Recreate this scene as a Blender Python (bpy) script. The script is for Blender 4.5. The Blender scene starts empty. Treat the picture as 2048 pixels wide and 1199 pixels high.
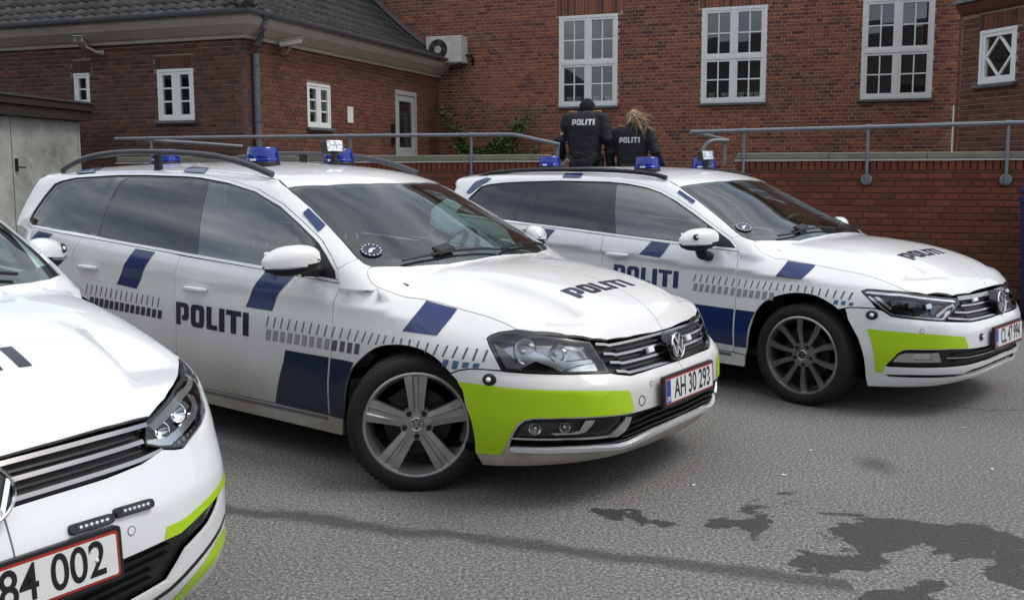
import bpy, bmesh, math, random
import numpy as np
from mathutils import Vector, Matrix
from mathutils.geometry import delaunay_2d_cdt
random.seed(7); np.random.seed(7)
scene = bpy.context.scene
R = math.radians
# ---------------------------------------------------------------- camera
CAM_H, PITCH, ROLL, FPX, CY = 1.472, .11194, .00214, 1950.3, 554.3
cd = bpy.data.cameras.new('camera'); cam = bpy.data.objects.new('camera', cd); scene.collection.objects.link(cam)
cam.location = (0, 0, CAM_H)
cam.rotation_euler = (Matrix.Rotation(math.pi/2-PITCH, 3, 'X') @ Matrix.Rotation(-ROLL, 3, 'Z')).to_euler()
cd.sensor_width = 36; cd.lens = FPX/2048*36; cd.shift_y = -(599.5-CY)/2048; cd.clip_start = .05; cd.clip_end = 600
scene.camera = cam
# ---------------------------------------------------------------- light
SUN_EL, SUN_AZ = R(58), R(100)      # azimuth clockwise from +Y: high on the right
w = bpy.data.worlds.new('World'); scene.world = w; w.use_nodes = True
nt = w.node_tree; nt.nodes.clear()
def wn(t, **k):
    n = nt.nodes.new(t)
    for a, b in k.items(): setattr(n, a, b)
    return n
out = wn('ShaderNodeOutputWorld'); bg = wn('ShaderNodeBackground'); bg.inputs[1].default_value = .15
sky = wn('ShaderNodeTexSky', sky_type='NISHITA', sun_disc=False, sun_elevation=SUN_EL, sun_rotation=SUN_AZ, air_density=1., dust_density=2.5)
tc = wn('ShaderNodeTexCoord'); mp = wn('ShaderNodeMapping'); mp.inputs['Scale'].default_value = (1.0, 1.0, 2.6)
nz = wn('ShaderNodeTexNoise'); nz.inputs['Scale'].default_value = 2.1; nz.inputs['Detail'].default_value = 7; nz.inputs['Roughness'].default_value = .55
cr = wn('ShaderNodeValToRGB'); cr.color_ramp.elements[0].position = .40; cr.color_ramp.elements[1].position = .60
cr.color_ramp.elements[0].color = (.40, .40, .40, 1); cr.color_ramp.elements[1].color = (1, 1, 1, 1)
nz2 = wn('ShaderNodeTexNoise'); nz2.inputs['Scale'].default_value = 3.2; nz2.inputs['Detail'].default_value = 6
cr2 = wn('ShaderNodeValToRGB'); cr2.color_ramp.elements[0].color = (3.0, 3.3, 3.8, 1); cr2.color_ramp.elements[1].color = (8.4, 8.5, 8.7, 1)
cr2.color_ramp.elements[0].position = .34; cr2.color_ramp.elements[1].position = .66
mx = wn('ShaderNodeMix', data_type='RGBA')
L = nt.links.new
L(tc.outputs['Generated'], mp.inputs[0]); L(mp.outputs[0], nz.inputs[0]); L(mp.outputs[0], nz2.inputs[0])
L(nz.outputs[0], cr.inputs[0]); L(nz2.outputs[0], cr2.inputs[0])
L(cr.outputs[0], mx.inputs[0]); L(sky.outputs[0], mx.inputs[6]); L(cr2.outputs[0], mx.inputs[7]); L(mx.outputs[2], bg.inputs[0]); L(bg.outputs[0], out.inputs[0])
sl = bpy.data.lights.new('sun', 'SUN'); sl.energy = 1.2; sl.angle = R(24); sl.color = (1, .97, .92)
so = bpy.data.objects.new('sun', sl); scene.collection.objects.link(so)
sd = Vector((math.sin(SUN_AZ)*math.cos(SUN_EL), math.cos(SUN_AZ)*math.cos(SUN_EL), math.sin(SUN_EL)))
so.rotation_euler = sd.to_track_quat('Z', 'Y').to_euler(); so.location = sd*30
scene.view_settings.view_transform = 'Standard'; scene.view_settings.look = 'None'; scene.view_settings.exposure = .34; scene.view_settings.gamma = 1
scene.render.engine = 'CYCLES'
scene.cycles.max_bounces = 8; scene.cycles.transparent_max_bounces = 12; scene.cycles.caustics_reflective = False; scene.cycles.caustics_refractive = False
# ---------------------------------------------------------------- materials
MATS = {}
def srgb(r, g, b):
    f = lambda c: (c/255/12.92 if c <= 10 else ((c/255+.055)/1.055)**2.4)
    return (f(r), f(g), f(b), 1)
class NT:
    def __init__(s, name):
        s.m = bpy.data.materials.new(name); s.m.use_nodes = True; s.t = s.m.node_tree; s.t.nodes.clear()
        s.out = s.n('ShaderNodeOutputMaterial'); MATS[name] = s.m
    def n(s, t, ins=None, **k):
        x = s.t.nodes.new(t)
        for a, b in k.items(): setattr(x, a, b)
        for a, b in (ins or {}).items():
            if isinstance(b, (bpy.types.NodeSocket,)): s.t.links.new(b, x.inputs[a])
            else: x.inputs[a].default_value = b
        return x
    def l(s, a, b): s.t.links.new(a, b)
    def noise(s, vec, scale, detail=4, rough=.55, dist=0.):
        return s.n('ShaderNodeTexNoise', {'Vector': vec, 'Scale': scale, 'Detail': detail, 'Roughness': rough, 'Distortion': dist}).outputs[0]
    def ramp(s, fac, *els):
        r = s.n('ShaderNodeValToRGB', {0: fac}); e = r.color_ramp.elements
        while len(e) < len(els): e.new(.5)
        for x, (p, c) in zip(e, els):
            x.position = p; x.color = c if len(c) == 4 else (*c, 1)
        return r.outputs[0]
    def math(s, op, a, b=0., c=0., clamp=False):
        return s.n('ShaderNodeMath', {0: a, 1: b, 2: c}, operation=op, use_clamp=clamp).outputs[0]
    def mix(s, fac, a, b, bt='MIX'):
        return s.n('ShaderNodeMix', {0: fac, 6: a, 7: b}, data_type='RGBA', blend_type=bt).outputs[2]
    def bump(s, hgt, strength, dist=.01):
        return s.n('ShaderNodeBump', {'Height': hgt, 'Strength': strength, 'Distance': dist}).outputs[0]
    def bsdf(s, **k):
        ins = {a.replace('_', ' '): b for a, b in k.items()}
        b = s.n('ShaderNodeBsdfPrincipled', ins); s.l(b.outputs[0], s.out.inputs[0]); return b
def g(v): return (v, v, v, 1)
def simple(name, col, rough=.5, metal=0., coat=0., spec=.5):
    t = NT(name); t.bsdf(Base_Color=col, Roughness=rough, Metallic=metal, Coat_Weight=coat, Coat_Roughness=.03, Specular_IOR_Level=spec); return t.m
def worn(name, col, rough=.5, amp=.25, scale=18., metal=0., bumpv=.0):
    t = NT(name); p = t.n('ShaderNodeTexCoord').outputs['Object']
    n = t.noise(p, scale, 6, .6); c = t.mix(t.math('MULTIPLY', n, 1.), tuple(x*(1-amp) for x in col[:3])+(1,), tuple(min(1, x*(1+amp)) for x in col[:3])+(1,))
    b = t.bsdf(Base_Color=c, Roughness=rough, Metallic=metal)
    if bumpv: t.l(t.bump(n, bumpv), b.inputs['Normal'])
    return t.m
def paint(name, dirt, tint=(.80, .81, .81)):
    """white car paint: clear coat over white, road film and mud spray low on the sides"""
    t = NT(name); p = t.n('ShaderNodeNewGeometry').outputs['Position']
    z = t.n('ShaderNodeSeparateXYZ', {0: p}).outputs[2]
    n1 = t.noise(p, 3.2, 7, .62); n2 = t.noise(p, 26., 6, .65)
    h = t.math('MULTIPLY_ADD', z, -1.55, 1.42)                         # 1 low on the sill, 0 near the belt line
    h = t.math('MAXIMUM', h, 0.); h = t.math('MULTIPLY', t.math('MULTIPLY', h, h), t.math('MULTIPLY_ADD', n1, .9, .35))
    h = t.math('MULTIPLY', h, dirt, clamp=True)
    film = t.math('MULTIPLY', t.math('MULTIPLY', n2, n1), .16*min(1, dirt+.15))
    f = t.math('ADD', h, film, clamp=True)
    col = t.mix(f, (*tint, 1), (.33, .29, .235, 1))
    vor = t.n('ShaderNodeTexVoronoi', {'Vector': p, 'Scale': 26., 'Randomness': 1.}).outputs['Distance']
    spk = t.math('LESS_THAN', vor, .055); spk = t.math('MULTIPLY', spk, t.math('GREATER_THAN', t.noise(p, 9., 2), .56)); spk = t.math('MULTIPLY', spk, t.math('MULTIPLY', h, 1.2, clamp=True))
    col = t.mix(spk, col, (.05, .045, .04, 1))
    b = t.bsdf(Base_Color=col, Roughness=t.math('MULTIPLY_ADD', f, .35, .32, clamp=True), Coat_Weight=t.math('SUBTRACT', .95, t.math('MULTIPLY', f, 1.0), clamp=True), Coat_Roughness=t.math('MULTIPLY_ADD', f, .3, .03), Specular_IOR_Level=.4)
    return t.m
def glass(name, tint, refl=.07, dust=.0):
    """a thin pane: tinted see-through plus sky reflections that grow towards grazing angles"""
    t = NT(name); fac = t.n('ShaderNodeLayerWeight', {'Blend': .5}).outputs['Facing']
    f = t.math('POWER', fac, 4.2); f = t.math('MULTIPLY_ADD', f, .93-refl, refl)
    a = t.n('ShaderNodeBsdfTransparent', {0: tint}); gl = t.n('ShaderNodeBsdfGlossy', {0: (.93, .97, .97, 1), 1: .015})
    m = t.n('ShaderNodeMixShader', {0: f, 1: a.outputs[0], 2: gl.outputs[0]})
    if dust:
        p = t.n('ShaderNodeTexCoord').outputs['Object']; d = t.n('ShaderNodeBsdfDiffuse', {0: (.5, .49, .46, 1)})
        m = t.n('ShaderNodeMixShader', {0: t.math('MULTIPLY', t.noise(p, 7., 5), dust), 1: m.outputs[0], 2: d.outputs[0]})
    t.l(m.outputs[0], t.out.inputs[0]); return t.m
paint('paint_road', .95, (.80, .80, .785)); paint('paint_clean', .16); paint('paint_near', .22, (.79, .81, .825))
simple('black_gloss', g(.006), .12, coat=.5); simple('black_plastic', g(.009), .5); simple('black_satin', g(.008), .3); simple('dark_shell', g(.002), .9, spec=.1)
simple('chrome', g(.78), .12, 1.); simple('chrome_smoked', (.42, .40, .39, 1), .16, 1.); simple('chrome_soft', g(.62), .25, 1.); simple('chrome_strip', (.80, .81, .82, 1), .25, .35)
simple('navy', srgb(24, 44, 96), .28, coat=.5); simple('navy_dark', srgb(13, 30, 58), .3, coat=.4); simple('ink', srgb(24, 26, 52), .35, coat=.3)
simple('grey_print', srgb(150, 150, 148), .4); simple('grey_dark_print', srgb(86, 86, 84), .4); simple('blue_print', srgb(70, 96, 134), .4)
t = NT('lime'); p = t.n('ShaderNodeTexCoord').outputs['Object']
hx = t.n('ShaderNodeTexVoronoi', {'Vector': p, 'Scale': 190., 'Randomness': .25}).outputs['Distance']
sp = t.n('ShaderNodeTexVoronoi', {'Vector': p, 'Scale': 34.}).outputs['Distance']; sp = t.math('MULTIPLY', t.math('LESS_THAN', sp, .09), t.math('GREATER_THAN', t.noise(p, 12., 2), .55))
c = t.mix(t.math('MULTIPLY', hx, .55), (.46, .72, .0, 1), (.36, .60, .0, 1)); c = t.mix(t.math('MULTIPLY', t.noise(p, 6., 6, .65), .22), c, (.28, .30, .03, 1)); c = t.mix(sp, c, (.10, .13, .02, 1))
b = t.bsdf(Base_Color=c, Roughness=.42, Coat_Weight=.25); t.l(t.bump(hx, .15, .002), b.inputs['Normal'])
glass('glass_screen', (.66, .80, .76, 1), .10, .02); glass('glass_privacy', (.02, .023, .026, 1), .085); glass('glass_side', (.40, .56, .52, 1), .17, .01)
glass('lens', (.95, .96, .97, 1), .06)
simple('interior', g(.010), .75); simple('seat', g(.013), .9); simple('headliner', (.30, .30, .27, 1), .9); simple('trim_grey', (.13, .13, .125, 1), .7)
simple('white_print', g(.75), .5); simple('plate_white', (.74, .75, .74, 1), .35, coat=.3); simple('plate_red', (.36, .025, .02, 1), .4); simple('plate_blue', (.01, .06, .36, 1), .4); simple('plate_ink', g(.008), .4)
t = NT('blue_dome'); b = t.bsdf(Base_Color=(.004, .025, .30, 1), Roughness=.12, Transmission_Weight=.25, IOR=1.45, Coat_Weight=.5)
w_ = t.n('ShaderNodeTexWave', {'Vector': t.n('ShaderNodeTexCoord').outputs['Object'], 'Scale': 26., 'Distortion': .0}, wave_type='RINGS', rings_direction='Z').outputs[1]
t.l(t.bump(w_, .12, .003), b.inputs['Normal'])
simple('lamp_white', (.8, .81, .8, 1), .25, coat=.5); simple('red_lens', (.30, .01, .01, 1), .15, coat=.6); simple('bulb', (.85, .85, .8, 1), .2)
simple('amber', (.5, .2, .02, 1), .2)
t = NT('tyre'); p = t.n('ShaderNodeTexCoord').outputs['Object']; n = t.noise(p, 30., 5)
b = t.bsdf(Base_Color=t.mix(n, (.005, .005, .005, 1), (.013, .012, .011, 1)), Roughness=.8)
worn('alloy_silver', (.46, .45, .43, 1), .36, .30, 22., .85); worn('alloy_grey', (.40, .405, .415, 1), .28, .3, 22., .95); simple('alloy_bright', (.62, .62, .61, 1), .22, 1.)
worn('brake_steel', (.05, .045, .04, 1), .5, .4, 30., .9); simple('under', g(.003), .95, spec=.1)
simple('rail_grey', (.075, .078, .085, 1), .42, .3)
#BODY-BEGIN
class Crv:
    """monotone cubic through points, sampled to a table"""
    def __init__(s, *pts):
        p = sorted(pts); x = np.array([a for a, b in p], float); y = np.array([b for a, b in p], float)
        h = np.diff(x); d = np.diff(y)/h; m = np.zeros(len(x)); m[0] = d[0]; m[-1] = d[-1]
        for i in range(1, len(x)-1):
            if d[i-1]*d[i] > 0:
                w1 = 2*h[i]+h[i-1]; w2 = h[i]+2*h[i-1]; m[i] = (w1+w2)/(w1/d[i-1]+w2/d[i])
        s.X = np.unique(np.concatenate([np.linspace(x[0], x[-1], 500), x]))
        k = np.clip(np.searchsorted(x, s.X, side='right')-1, 0, len(x)-2); t = (s.X-x[k])/h[k]
        s.Y = ((2*t**3-3*t**2+1)*y[k]+(t**3-2*t**2+t)*h[k]*m[k]+(-2*t**3+3*t**2)*y[k+1]+(t**3-t**2)*h[k]*m[k+1])
    def __call__(s, v): return np.interp(v, s.X, s.Y)
def smax(a, b, k): return .5*(a+b+np.sqrt((a-b)**2+k*k))-0.0
class Body:
    """half car body as an implicit surface: x forward from the front axle, Y = |y|, z up"""
    def __init__(s, **k): s.__dict__.update(k)
    def yside(s, x, z):
        zs, zc, zt = s.sill(x), s.crease(x), s.top(x)
        n = np.where(z < zc, (z-zs)/(zc-zs), 1+(z-zc)/np.maximum(zt-zc, .03))
        return s.plan(x)-s.inset(np.minimum(n, 1.))-np.where(n > 1, s.shoulder(np.minimum(n-1, 2.5))*s.topin(x), 0)
    def lower(s, x, Y, z):
        fs = Y-s.yside(x, z)
        w = np.clip((x-s.xcowl)/.12+.5, 0, 1); w = w*w*(3-2*w)
        zc = w*(s.hoodc(x)-s.hoodcr(x)*(Y/.75)**3+s.hoodrib(x, Y))+(1-w)*(s.top(x)+.03)
        fh = (z-zc)*.95
        ff = (x-(s.front(z)-s.bow(Y)))*.95
        fr = (s.rear(z)-s.rbow(Y)*-1-x)
        a = smax(fs, fh, .012+w*(s.kfh-.012))
        a = smax(a, smax(ff, fh, s.kgh), .012+w*(s.kcor-.012))
        a = smax(a, fr, .10)
        return np.maximum(a, s.floor+s.lipup*np.clip(1-(Y/.65)**2, 0, 1)*np.clip((x-.2)/.3, 0, 1)-z)
    def ygl(s, x, z):
        hh = z-s.top(x)
        return s.gbelt(x)-s.tum1*hh-s.tum2*hh*np.abs(hh)
    def ztop(s, x, Y):
        return s.ctop(x+s.wbow*Y*Y)-s.crown(x)*(Y/.63)**2
    def green(s, x, Y, z):
        g = smax(Y-s.ygl(x, z), (z-s.ztop(x, Y))*s.tslope(x), s.kroof)
        g = smax(g, (s.rearg(z)+.6*s.rbow(Y)-x)*.9, .05)
        return np.maximum(np.maximum(g, s.top(x)-.03-z), x+.06)
    def f(s, x, Y, z): return np.minimum(s.lower(x, Y, z), s.green(x, Y, z))
    def normal(s, P, e=.004):
        x, Y, z = P[:, 0], P[:, 1], P[:, 2]
        g = np.stack([s.f(x+e, Y, z)-s.f(x-e, Y, z), s.f(x, Y+e, z)-s.f(x, Y-e, z), s.f(x, Y, z+e)-s.f(x, Y, z-e)], -1)
        g[:, 1] = np.where(np.abs(Y) < .003, 0, g[:, 1])
        return g/np.maximum(np.linalg.norm(g, axis=1, keepdims=True), 1e-9)
    def cast(s, O, D, L=2.2, n=90, fn=None):
        fn = fn or s.f
        t = np.linspace(0, L, n); hit = np.full(len(O), np.nan); lo = np.zeros(len(O)); found = np.zeros(len(O), bool)
        prev = fn(O[:, 0], np.abs(O[:, 1]), O[:, 2])
        for k in range(1, n):
            P = O+D*t[k]; v = fn(P[:, 0], np.abs(P[:, 1]), P[:, 2])
            new = (~found) & (prev > 0) & (v <= 0)
            lo[new] = t[k-1]; found |= new; prev = v
            if found.all(): break
        hi = lo+(t[1]-t[0])
        for k in range(22):
            m = .5*(lo+hi); P = O+D*m[:, None]; v = fn(P[:, 0], np.abs(P[:, 1]), P[:, 2]); out = v > 0
            lo = np.where(out, m, lo); hi = np.where(out, hi, m)
        P = O+D*(.5*(lo+hi))[:, None]; P[~found] = np.nan
        return P
XC, RC = -.6, 1.15   # axis and nominal radius of the cylindrical map used for nose parts
def unproj(body, kind, q, fn=None):
    """2d panel coordinates -> points on the body (half, Y>=0)"""
    q = np.asarray(q, float); n = len(q); z0 = np.zeros(n)
    if kind == 'side': O = np.stack([q[:, 0], z0+1.3, q[:, 1]], -1); D = np.tile([0., -1, 0], (n, 1))
    elif kind == 'top': O = np.stack([q[:, 0], q[:, 1], z0+2.1], -1); D = np.tile([0., 0, -1], (n, 1))
    elif kind == 'front': O = np.stack([z0+1.6, q[:, 0], q[:, 1]], -1); D = np.tile([-1., 0, 0], (n, 1))
    else:
        a = q[:, 0]/RC; D = np.stack([-np.cos(a), -np.sin(a), z0], -1)
        O = np.stack([XC-D[:, 0]*2., -D[:, 1]*2., q[:, 1]], -1)
    P = body.cast(O, D, fn=fn); 
    return P
def proj2(kind, P):
    P = np.asarray(P, float); Y = np.abs(P[:, 1])
    if kind == 'side': return np.stack([P[:, 0], P[:, 2]], -1)
    if kind == 'top': return np.stack([P[:, 0], Y], -1)
    if kind == 'front': return np.stack([Y, P[:, 2]], -1)
    return np.stack([np.arctan2(Y, P[:, 0]-XC)*RC, P[:, 2]], -1)
K = lambda v: (lambda x: v+0*x)
BODY = {}
BODY['A'] = Body(
    sill=Crv((-4, .26), (-3, .2), (-1.6, .187), (-.43, .172), (.4, .17), (1, .17)),
    crease=Crv((-4, .99), (-2.81, .941), (-1.73, .891), (-.48, .832), (0, .797), (.43, .757), (.9, .715)),
    top=Crv((-4, 1.14), (-3.33, 1.10), (-2.7, 1.055), (-1.82, 1.005), (-1.06, .962), (-.49, .93), (-.3, .915), (.0, .875), (.15, .848), (.39, .81), (.48, .785), (.9, .74)),
    plan=Crv((-3.9, .76), (-3.6, .84), (-3.2, .885), (-2.7, .91), (-1.6, .91), (-.5, .905), (0, .91), (.35, .895), (.55, .86), (.75, .80), (.95, .70)),
    inset=Crv((-.3, .10), (0, .052), (.12, .042), (.2, .03), (.42, .008), (.6, .004), (.8, .0), (.93, .007), (1, .004)),
    shoulder=Crv((0, 0), (.5, .36), (1, 1), (1.8, 3.0)),
    topin=Crv((-4, .035), (-.6, .035), (-.4, .07), (-.2, .12), (.2, .135), (.6, .12)),
    front=Crv((.1, .72), (.17, .79), (.22, .86), (.3, .91), (.42, .925), (.52, .925), (.575, .89), (.60, .865), (.66, .85), (.74, .825), (.85, .77)),
    bow=Crv((0, 0), (.25, .014), (.45, .045), (.6, .105), (.75, .235), (.85, .38), (.95, .6)),
    hoodc=Crv((-.6, 1.075), (-.25, 1.055), (0, 1.045), (.25, 1.015), (.5, .957), (.68, .878), (.80, .765), (.9, .65)),
    hoodcr=Crv((-.4, .05), (-.1, .11), (.2, .155), (.5, .15), (.9, .10)),
    hoodrib=lambda x, Y: .006*np.exp(-((Y-.50-.10*np.clip(.5-x, 0, 1))/.07)**2)*np.clip((.6-x)/.6, 0, 1),
    xcowl=-.52, kfh=.05, kgh=.035, kcor=.10, floor=.165,
    rear=Crv((.2, -3.74), (.45, -3.83), (.7, -3.83), (1.0, -3.80), (1.2, -3.74)), rbow=Crv((0, 0), (.5, .06), (.75, .16), (.9, .3)),
    gbelt=Crv((-3.9, .75), (-3.4, .815), (-2.7, .855), (-1.8, .868), (-.9, .872), (-.45, .868), (0, .82)), tum1=.36, tum2=.42,
    ctop=Crv((.3, .78), (-.1, .965), (-.20, 1.025), (-.55, 1.215), (-.85, 1.365), (-1.0, 1.428), (-1.15, 1.462), (-1.4, 1.488), (-2.0, 1.515), (-2.7, 1.51), (-3.3, 1.495), (-3.7, 1.47), (-4, 1.44)),
    crown=Crv((-3.8, .05), (-1.5, .055), (-.9, .045), (-.4, .015)), wbow=.32, tslope=Crv((-4, 1), (-1.2, 1), (-1., .9), (-.3, .9)), kroof=.035, lipup=.035,
    rearg=Crv((.9, -3.90), (1.1, -3.86), (1.40, -3.74), (1.46, -3.78)))
BODY['B'] = Body(
    sill=Crv((-4, .26), (-3, .2), (-1.6, .185), (-.4, .178), (.4, .175), (1, .175)),
    crease=Crv((-4, .96), (-2.8, .935), (-1.34, .868), (-.92, .835), (-.45, .812), (-.25, .80), (.4, .775), (.9, .75)),
    top=Crv((-4, 1.12), (-3.3, 1.085), (-2.46, 1.039), (-1.56, .989), (-.9, .957), (-.46, .93), (-.3, .925), (0, .90), (.2, .87), (.4, .83), (.55, .79), (.9, .74)),
    plan=Crv((-3.9, .76), (-3.6, .84), (-3.2, .885), (-2.7, .915), (-1.6, .915), (-.5, .912), (0, .915), (.3, .895), (.5, .86), (.7, .80), (.9, .70)),
    inset=Crv((-.3, .10), (0, .052), (.12, .042), (.2, .03), (.42, .01), (.6, .012), (.8, .016), (.94, .02), (1, .0)),
    shoulder=Crv((0, 0), (.5, .36), (1, 1), (1.8, 3.0)),
    topin=Crv((-4, .04), (-.6, .04), (-.4, .07), (-.2, .11), (.2, .125), (.6, .12)),
    front=Crv((.1, .76), (.17, .83), (.22, .89), (.3, .92), (.42, .925), (.50, .925), (.56, .91), (.59, .888), (.64, .87), (.70, .855), (.8, .80)),
    bow=Crv((0, 0), (.25, .014), (.45, .045), (.6, .105), (.75, .235), (.85, .38), (.95, .6)),
    hoodc=Crv((-.6, 1.07), (-.25, 1.05), (0, 1.04), (.25, 1.015), (.5, .96), (.68, .885), (.80, .785), (.9, .66)),
    hoodcr=Crv((-.4, .05), (-.1, .10), (.2, .14), (.5, .14), (.9, .09)),
    hoodrib=lambda x, Y: .006*np.exp(-((Y-.50-.10*np.clip(.5-x, 0, 1))/.07)**2)*np.clip((.6-x)/.6, 0, 1),
    xcowl=-.52, kfh=.045, kgh=.03, kcor=.09, floor=.16,
    rear=Crv((.2, -3.72), (.45, -3.80), (.7, -3.80), (1.0, -3.78), (1.2, -3.72)), rbow=Crv((0, 0), (.5, .06), (.75, .16), (.9, .3)),
    gbelt=Crv((-3.9, .75), (-3.4, .81), (-2.7, .855), (-1.8, .872), (-.9, .872), (-.45, .862), (0, .8)), tum1=.38, tum2=.50,
    ctop=Crv((.3, .76), (-.1, .955), (-.20, 1.02), (-.55, 1.195), (-.85, 1.34), (-1.0, 1.402), (-1.15, 1.436), (-1.4, 1.462), (-1.9, 1.48), (-2.6, 1.475), (-3.2, 1.445), (-3.6, 1.40), (-4, 1.36)),
    crown=Crv((-3.8, .05), (-1.5, .055), (-.9, .045), (-.4, .015)), wbow=.32, tslope=Crv((-4, 1), (-1.2, 1), (-1., .9), (-.3, .9)), kroof=.035, lipup=.025,
    rearg=Crv((.9, -3.8), (1.1, -3.68), (1.3, -3.42), (1.37, -3.5)))
_yc = Crv((-.4, .95), (-.1, .86), (0, .822), (.22, .731), (.33, .695), (.45, .649), (.63, .544), (.71, .495), (.9, .40))
BODY['C'] = Body(
    sill=Crv((-4, .28), (-3, .22), (-1.6, .2), (-.4, .19), (.4, .19), (1, .19)),
    crease=Crv((-4, 1.0), (-2.8, .97), (-1.3, .92), (-.45, .88), (0, .86), (.4, .80), (.9, .75)),
    top=Crv((-4, 1.18), (-2.4, 1.12), (-1.5, 1.09), (-.9, 1.06), (-.46, 1.045), (-.25, 1.035), (0, .99), (.25, .91), (.45, .825), (.9, .74)),
    plan=Crv((-3.7, .78), (-3.4, .85), (-3.0, .89), (-2.7, .92), (-1.6, .925), (-.5, .93), (0, .935), (.3, .925), (.5, .89), (.65, .855), (.85, .77)),
    inset=Crv((-.3, .10), (0, .052), (.12, .042), (.2, .03), (.42, .01), (.6, .005), (.8, .005), (.94, .008), (1, .0)),
    shoulder=Crv((0, 0), (.5, .36), (1, 1), (1.8, 3.0)),
    topin=Crv((-4, .04), (-.6, .045), (-.4, .07), (-.2, .10), (.2, .11), (.6, .10)),
    front=Crv((.1, .76), (.17, .81), (.22, .85), (.3, .885), (.42, .89), (.52, .885), (.59, .865), (.63, .85), (.68, .835), (.76, .80), (.86, .73)),
    bow=Crv((0, 0), (.25, .014), (.45, .045), (.6, .09), (.75, .17), (.85, .29), (.95, .5)),
    hoodc=Crv((-.6, 1.15), (-.25, 1.12), (0, 1.09), (.25, 1.045), (.45, .99), (.6, .925), (.72, .845), (.82, .74)),
    hoodcr=Crv((-.4, .03), (.2, .035), (.5, .045), (.9, .05)),
    hoodrib=lambda x, Y: -.10*(lambda d: d+np.sqrt(d*d+.002))(Y-_yc(x)),
    xcowl=-.45, kfh=.06, kgh=.04, kcor=.07, floor=.18,
    rear=Crv((.2, -3.52), (.45, -3.64), (.7, -3.64), (1.0, -3.62), (1.3, -3.5)), rbow=Crv((0, 0), (.5, .06), (.75, .16), (.9, .3)),
    gbelt=Crv((-3.7, .78), (-3.2, .84), (-2.7, .88), (-1.8, .90), (-.9, .905), (-.45, .90), (0, .86)), tum1=.26, tum2=.30,
    ctop=Crv((.3, .87), (.0, 1.06), (-.10, 1.125), (-.5, 1.365), (-.75, 1.50), (-.9, 1.57), (-1.05, 1.60), (-1.4, 1.64), (-1.9, 1.66), (-2.6, 1.65), (-3.2, 1.61), (-3.6, 1.56)),
    crown=Crv((-3.8, .05), (-1.5, .055), (-.9, .045), (-.4, .015)), wbow=.34, tslope=Crv((-4, 1), (-1.1, 1), (-.9, .88), (-.3, .88)), kroof=.035, lipup=.0,
    rearg=Crv((.9, -3.64), (1.1, -3.6), (1.5, -3.45), (1.55, -3.45)))
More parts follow.
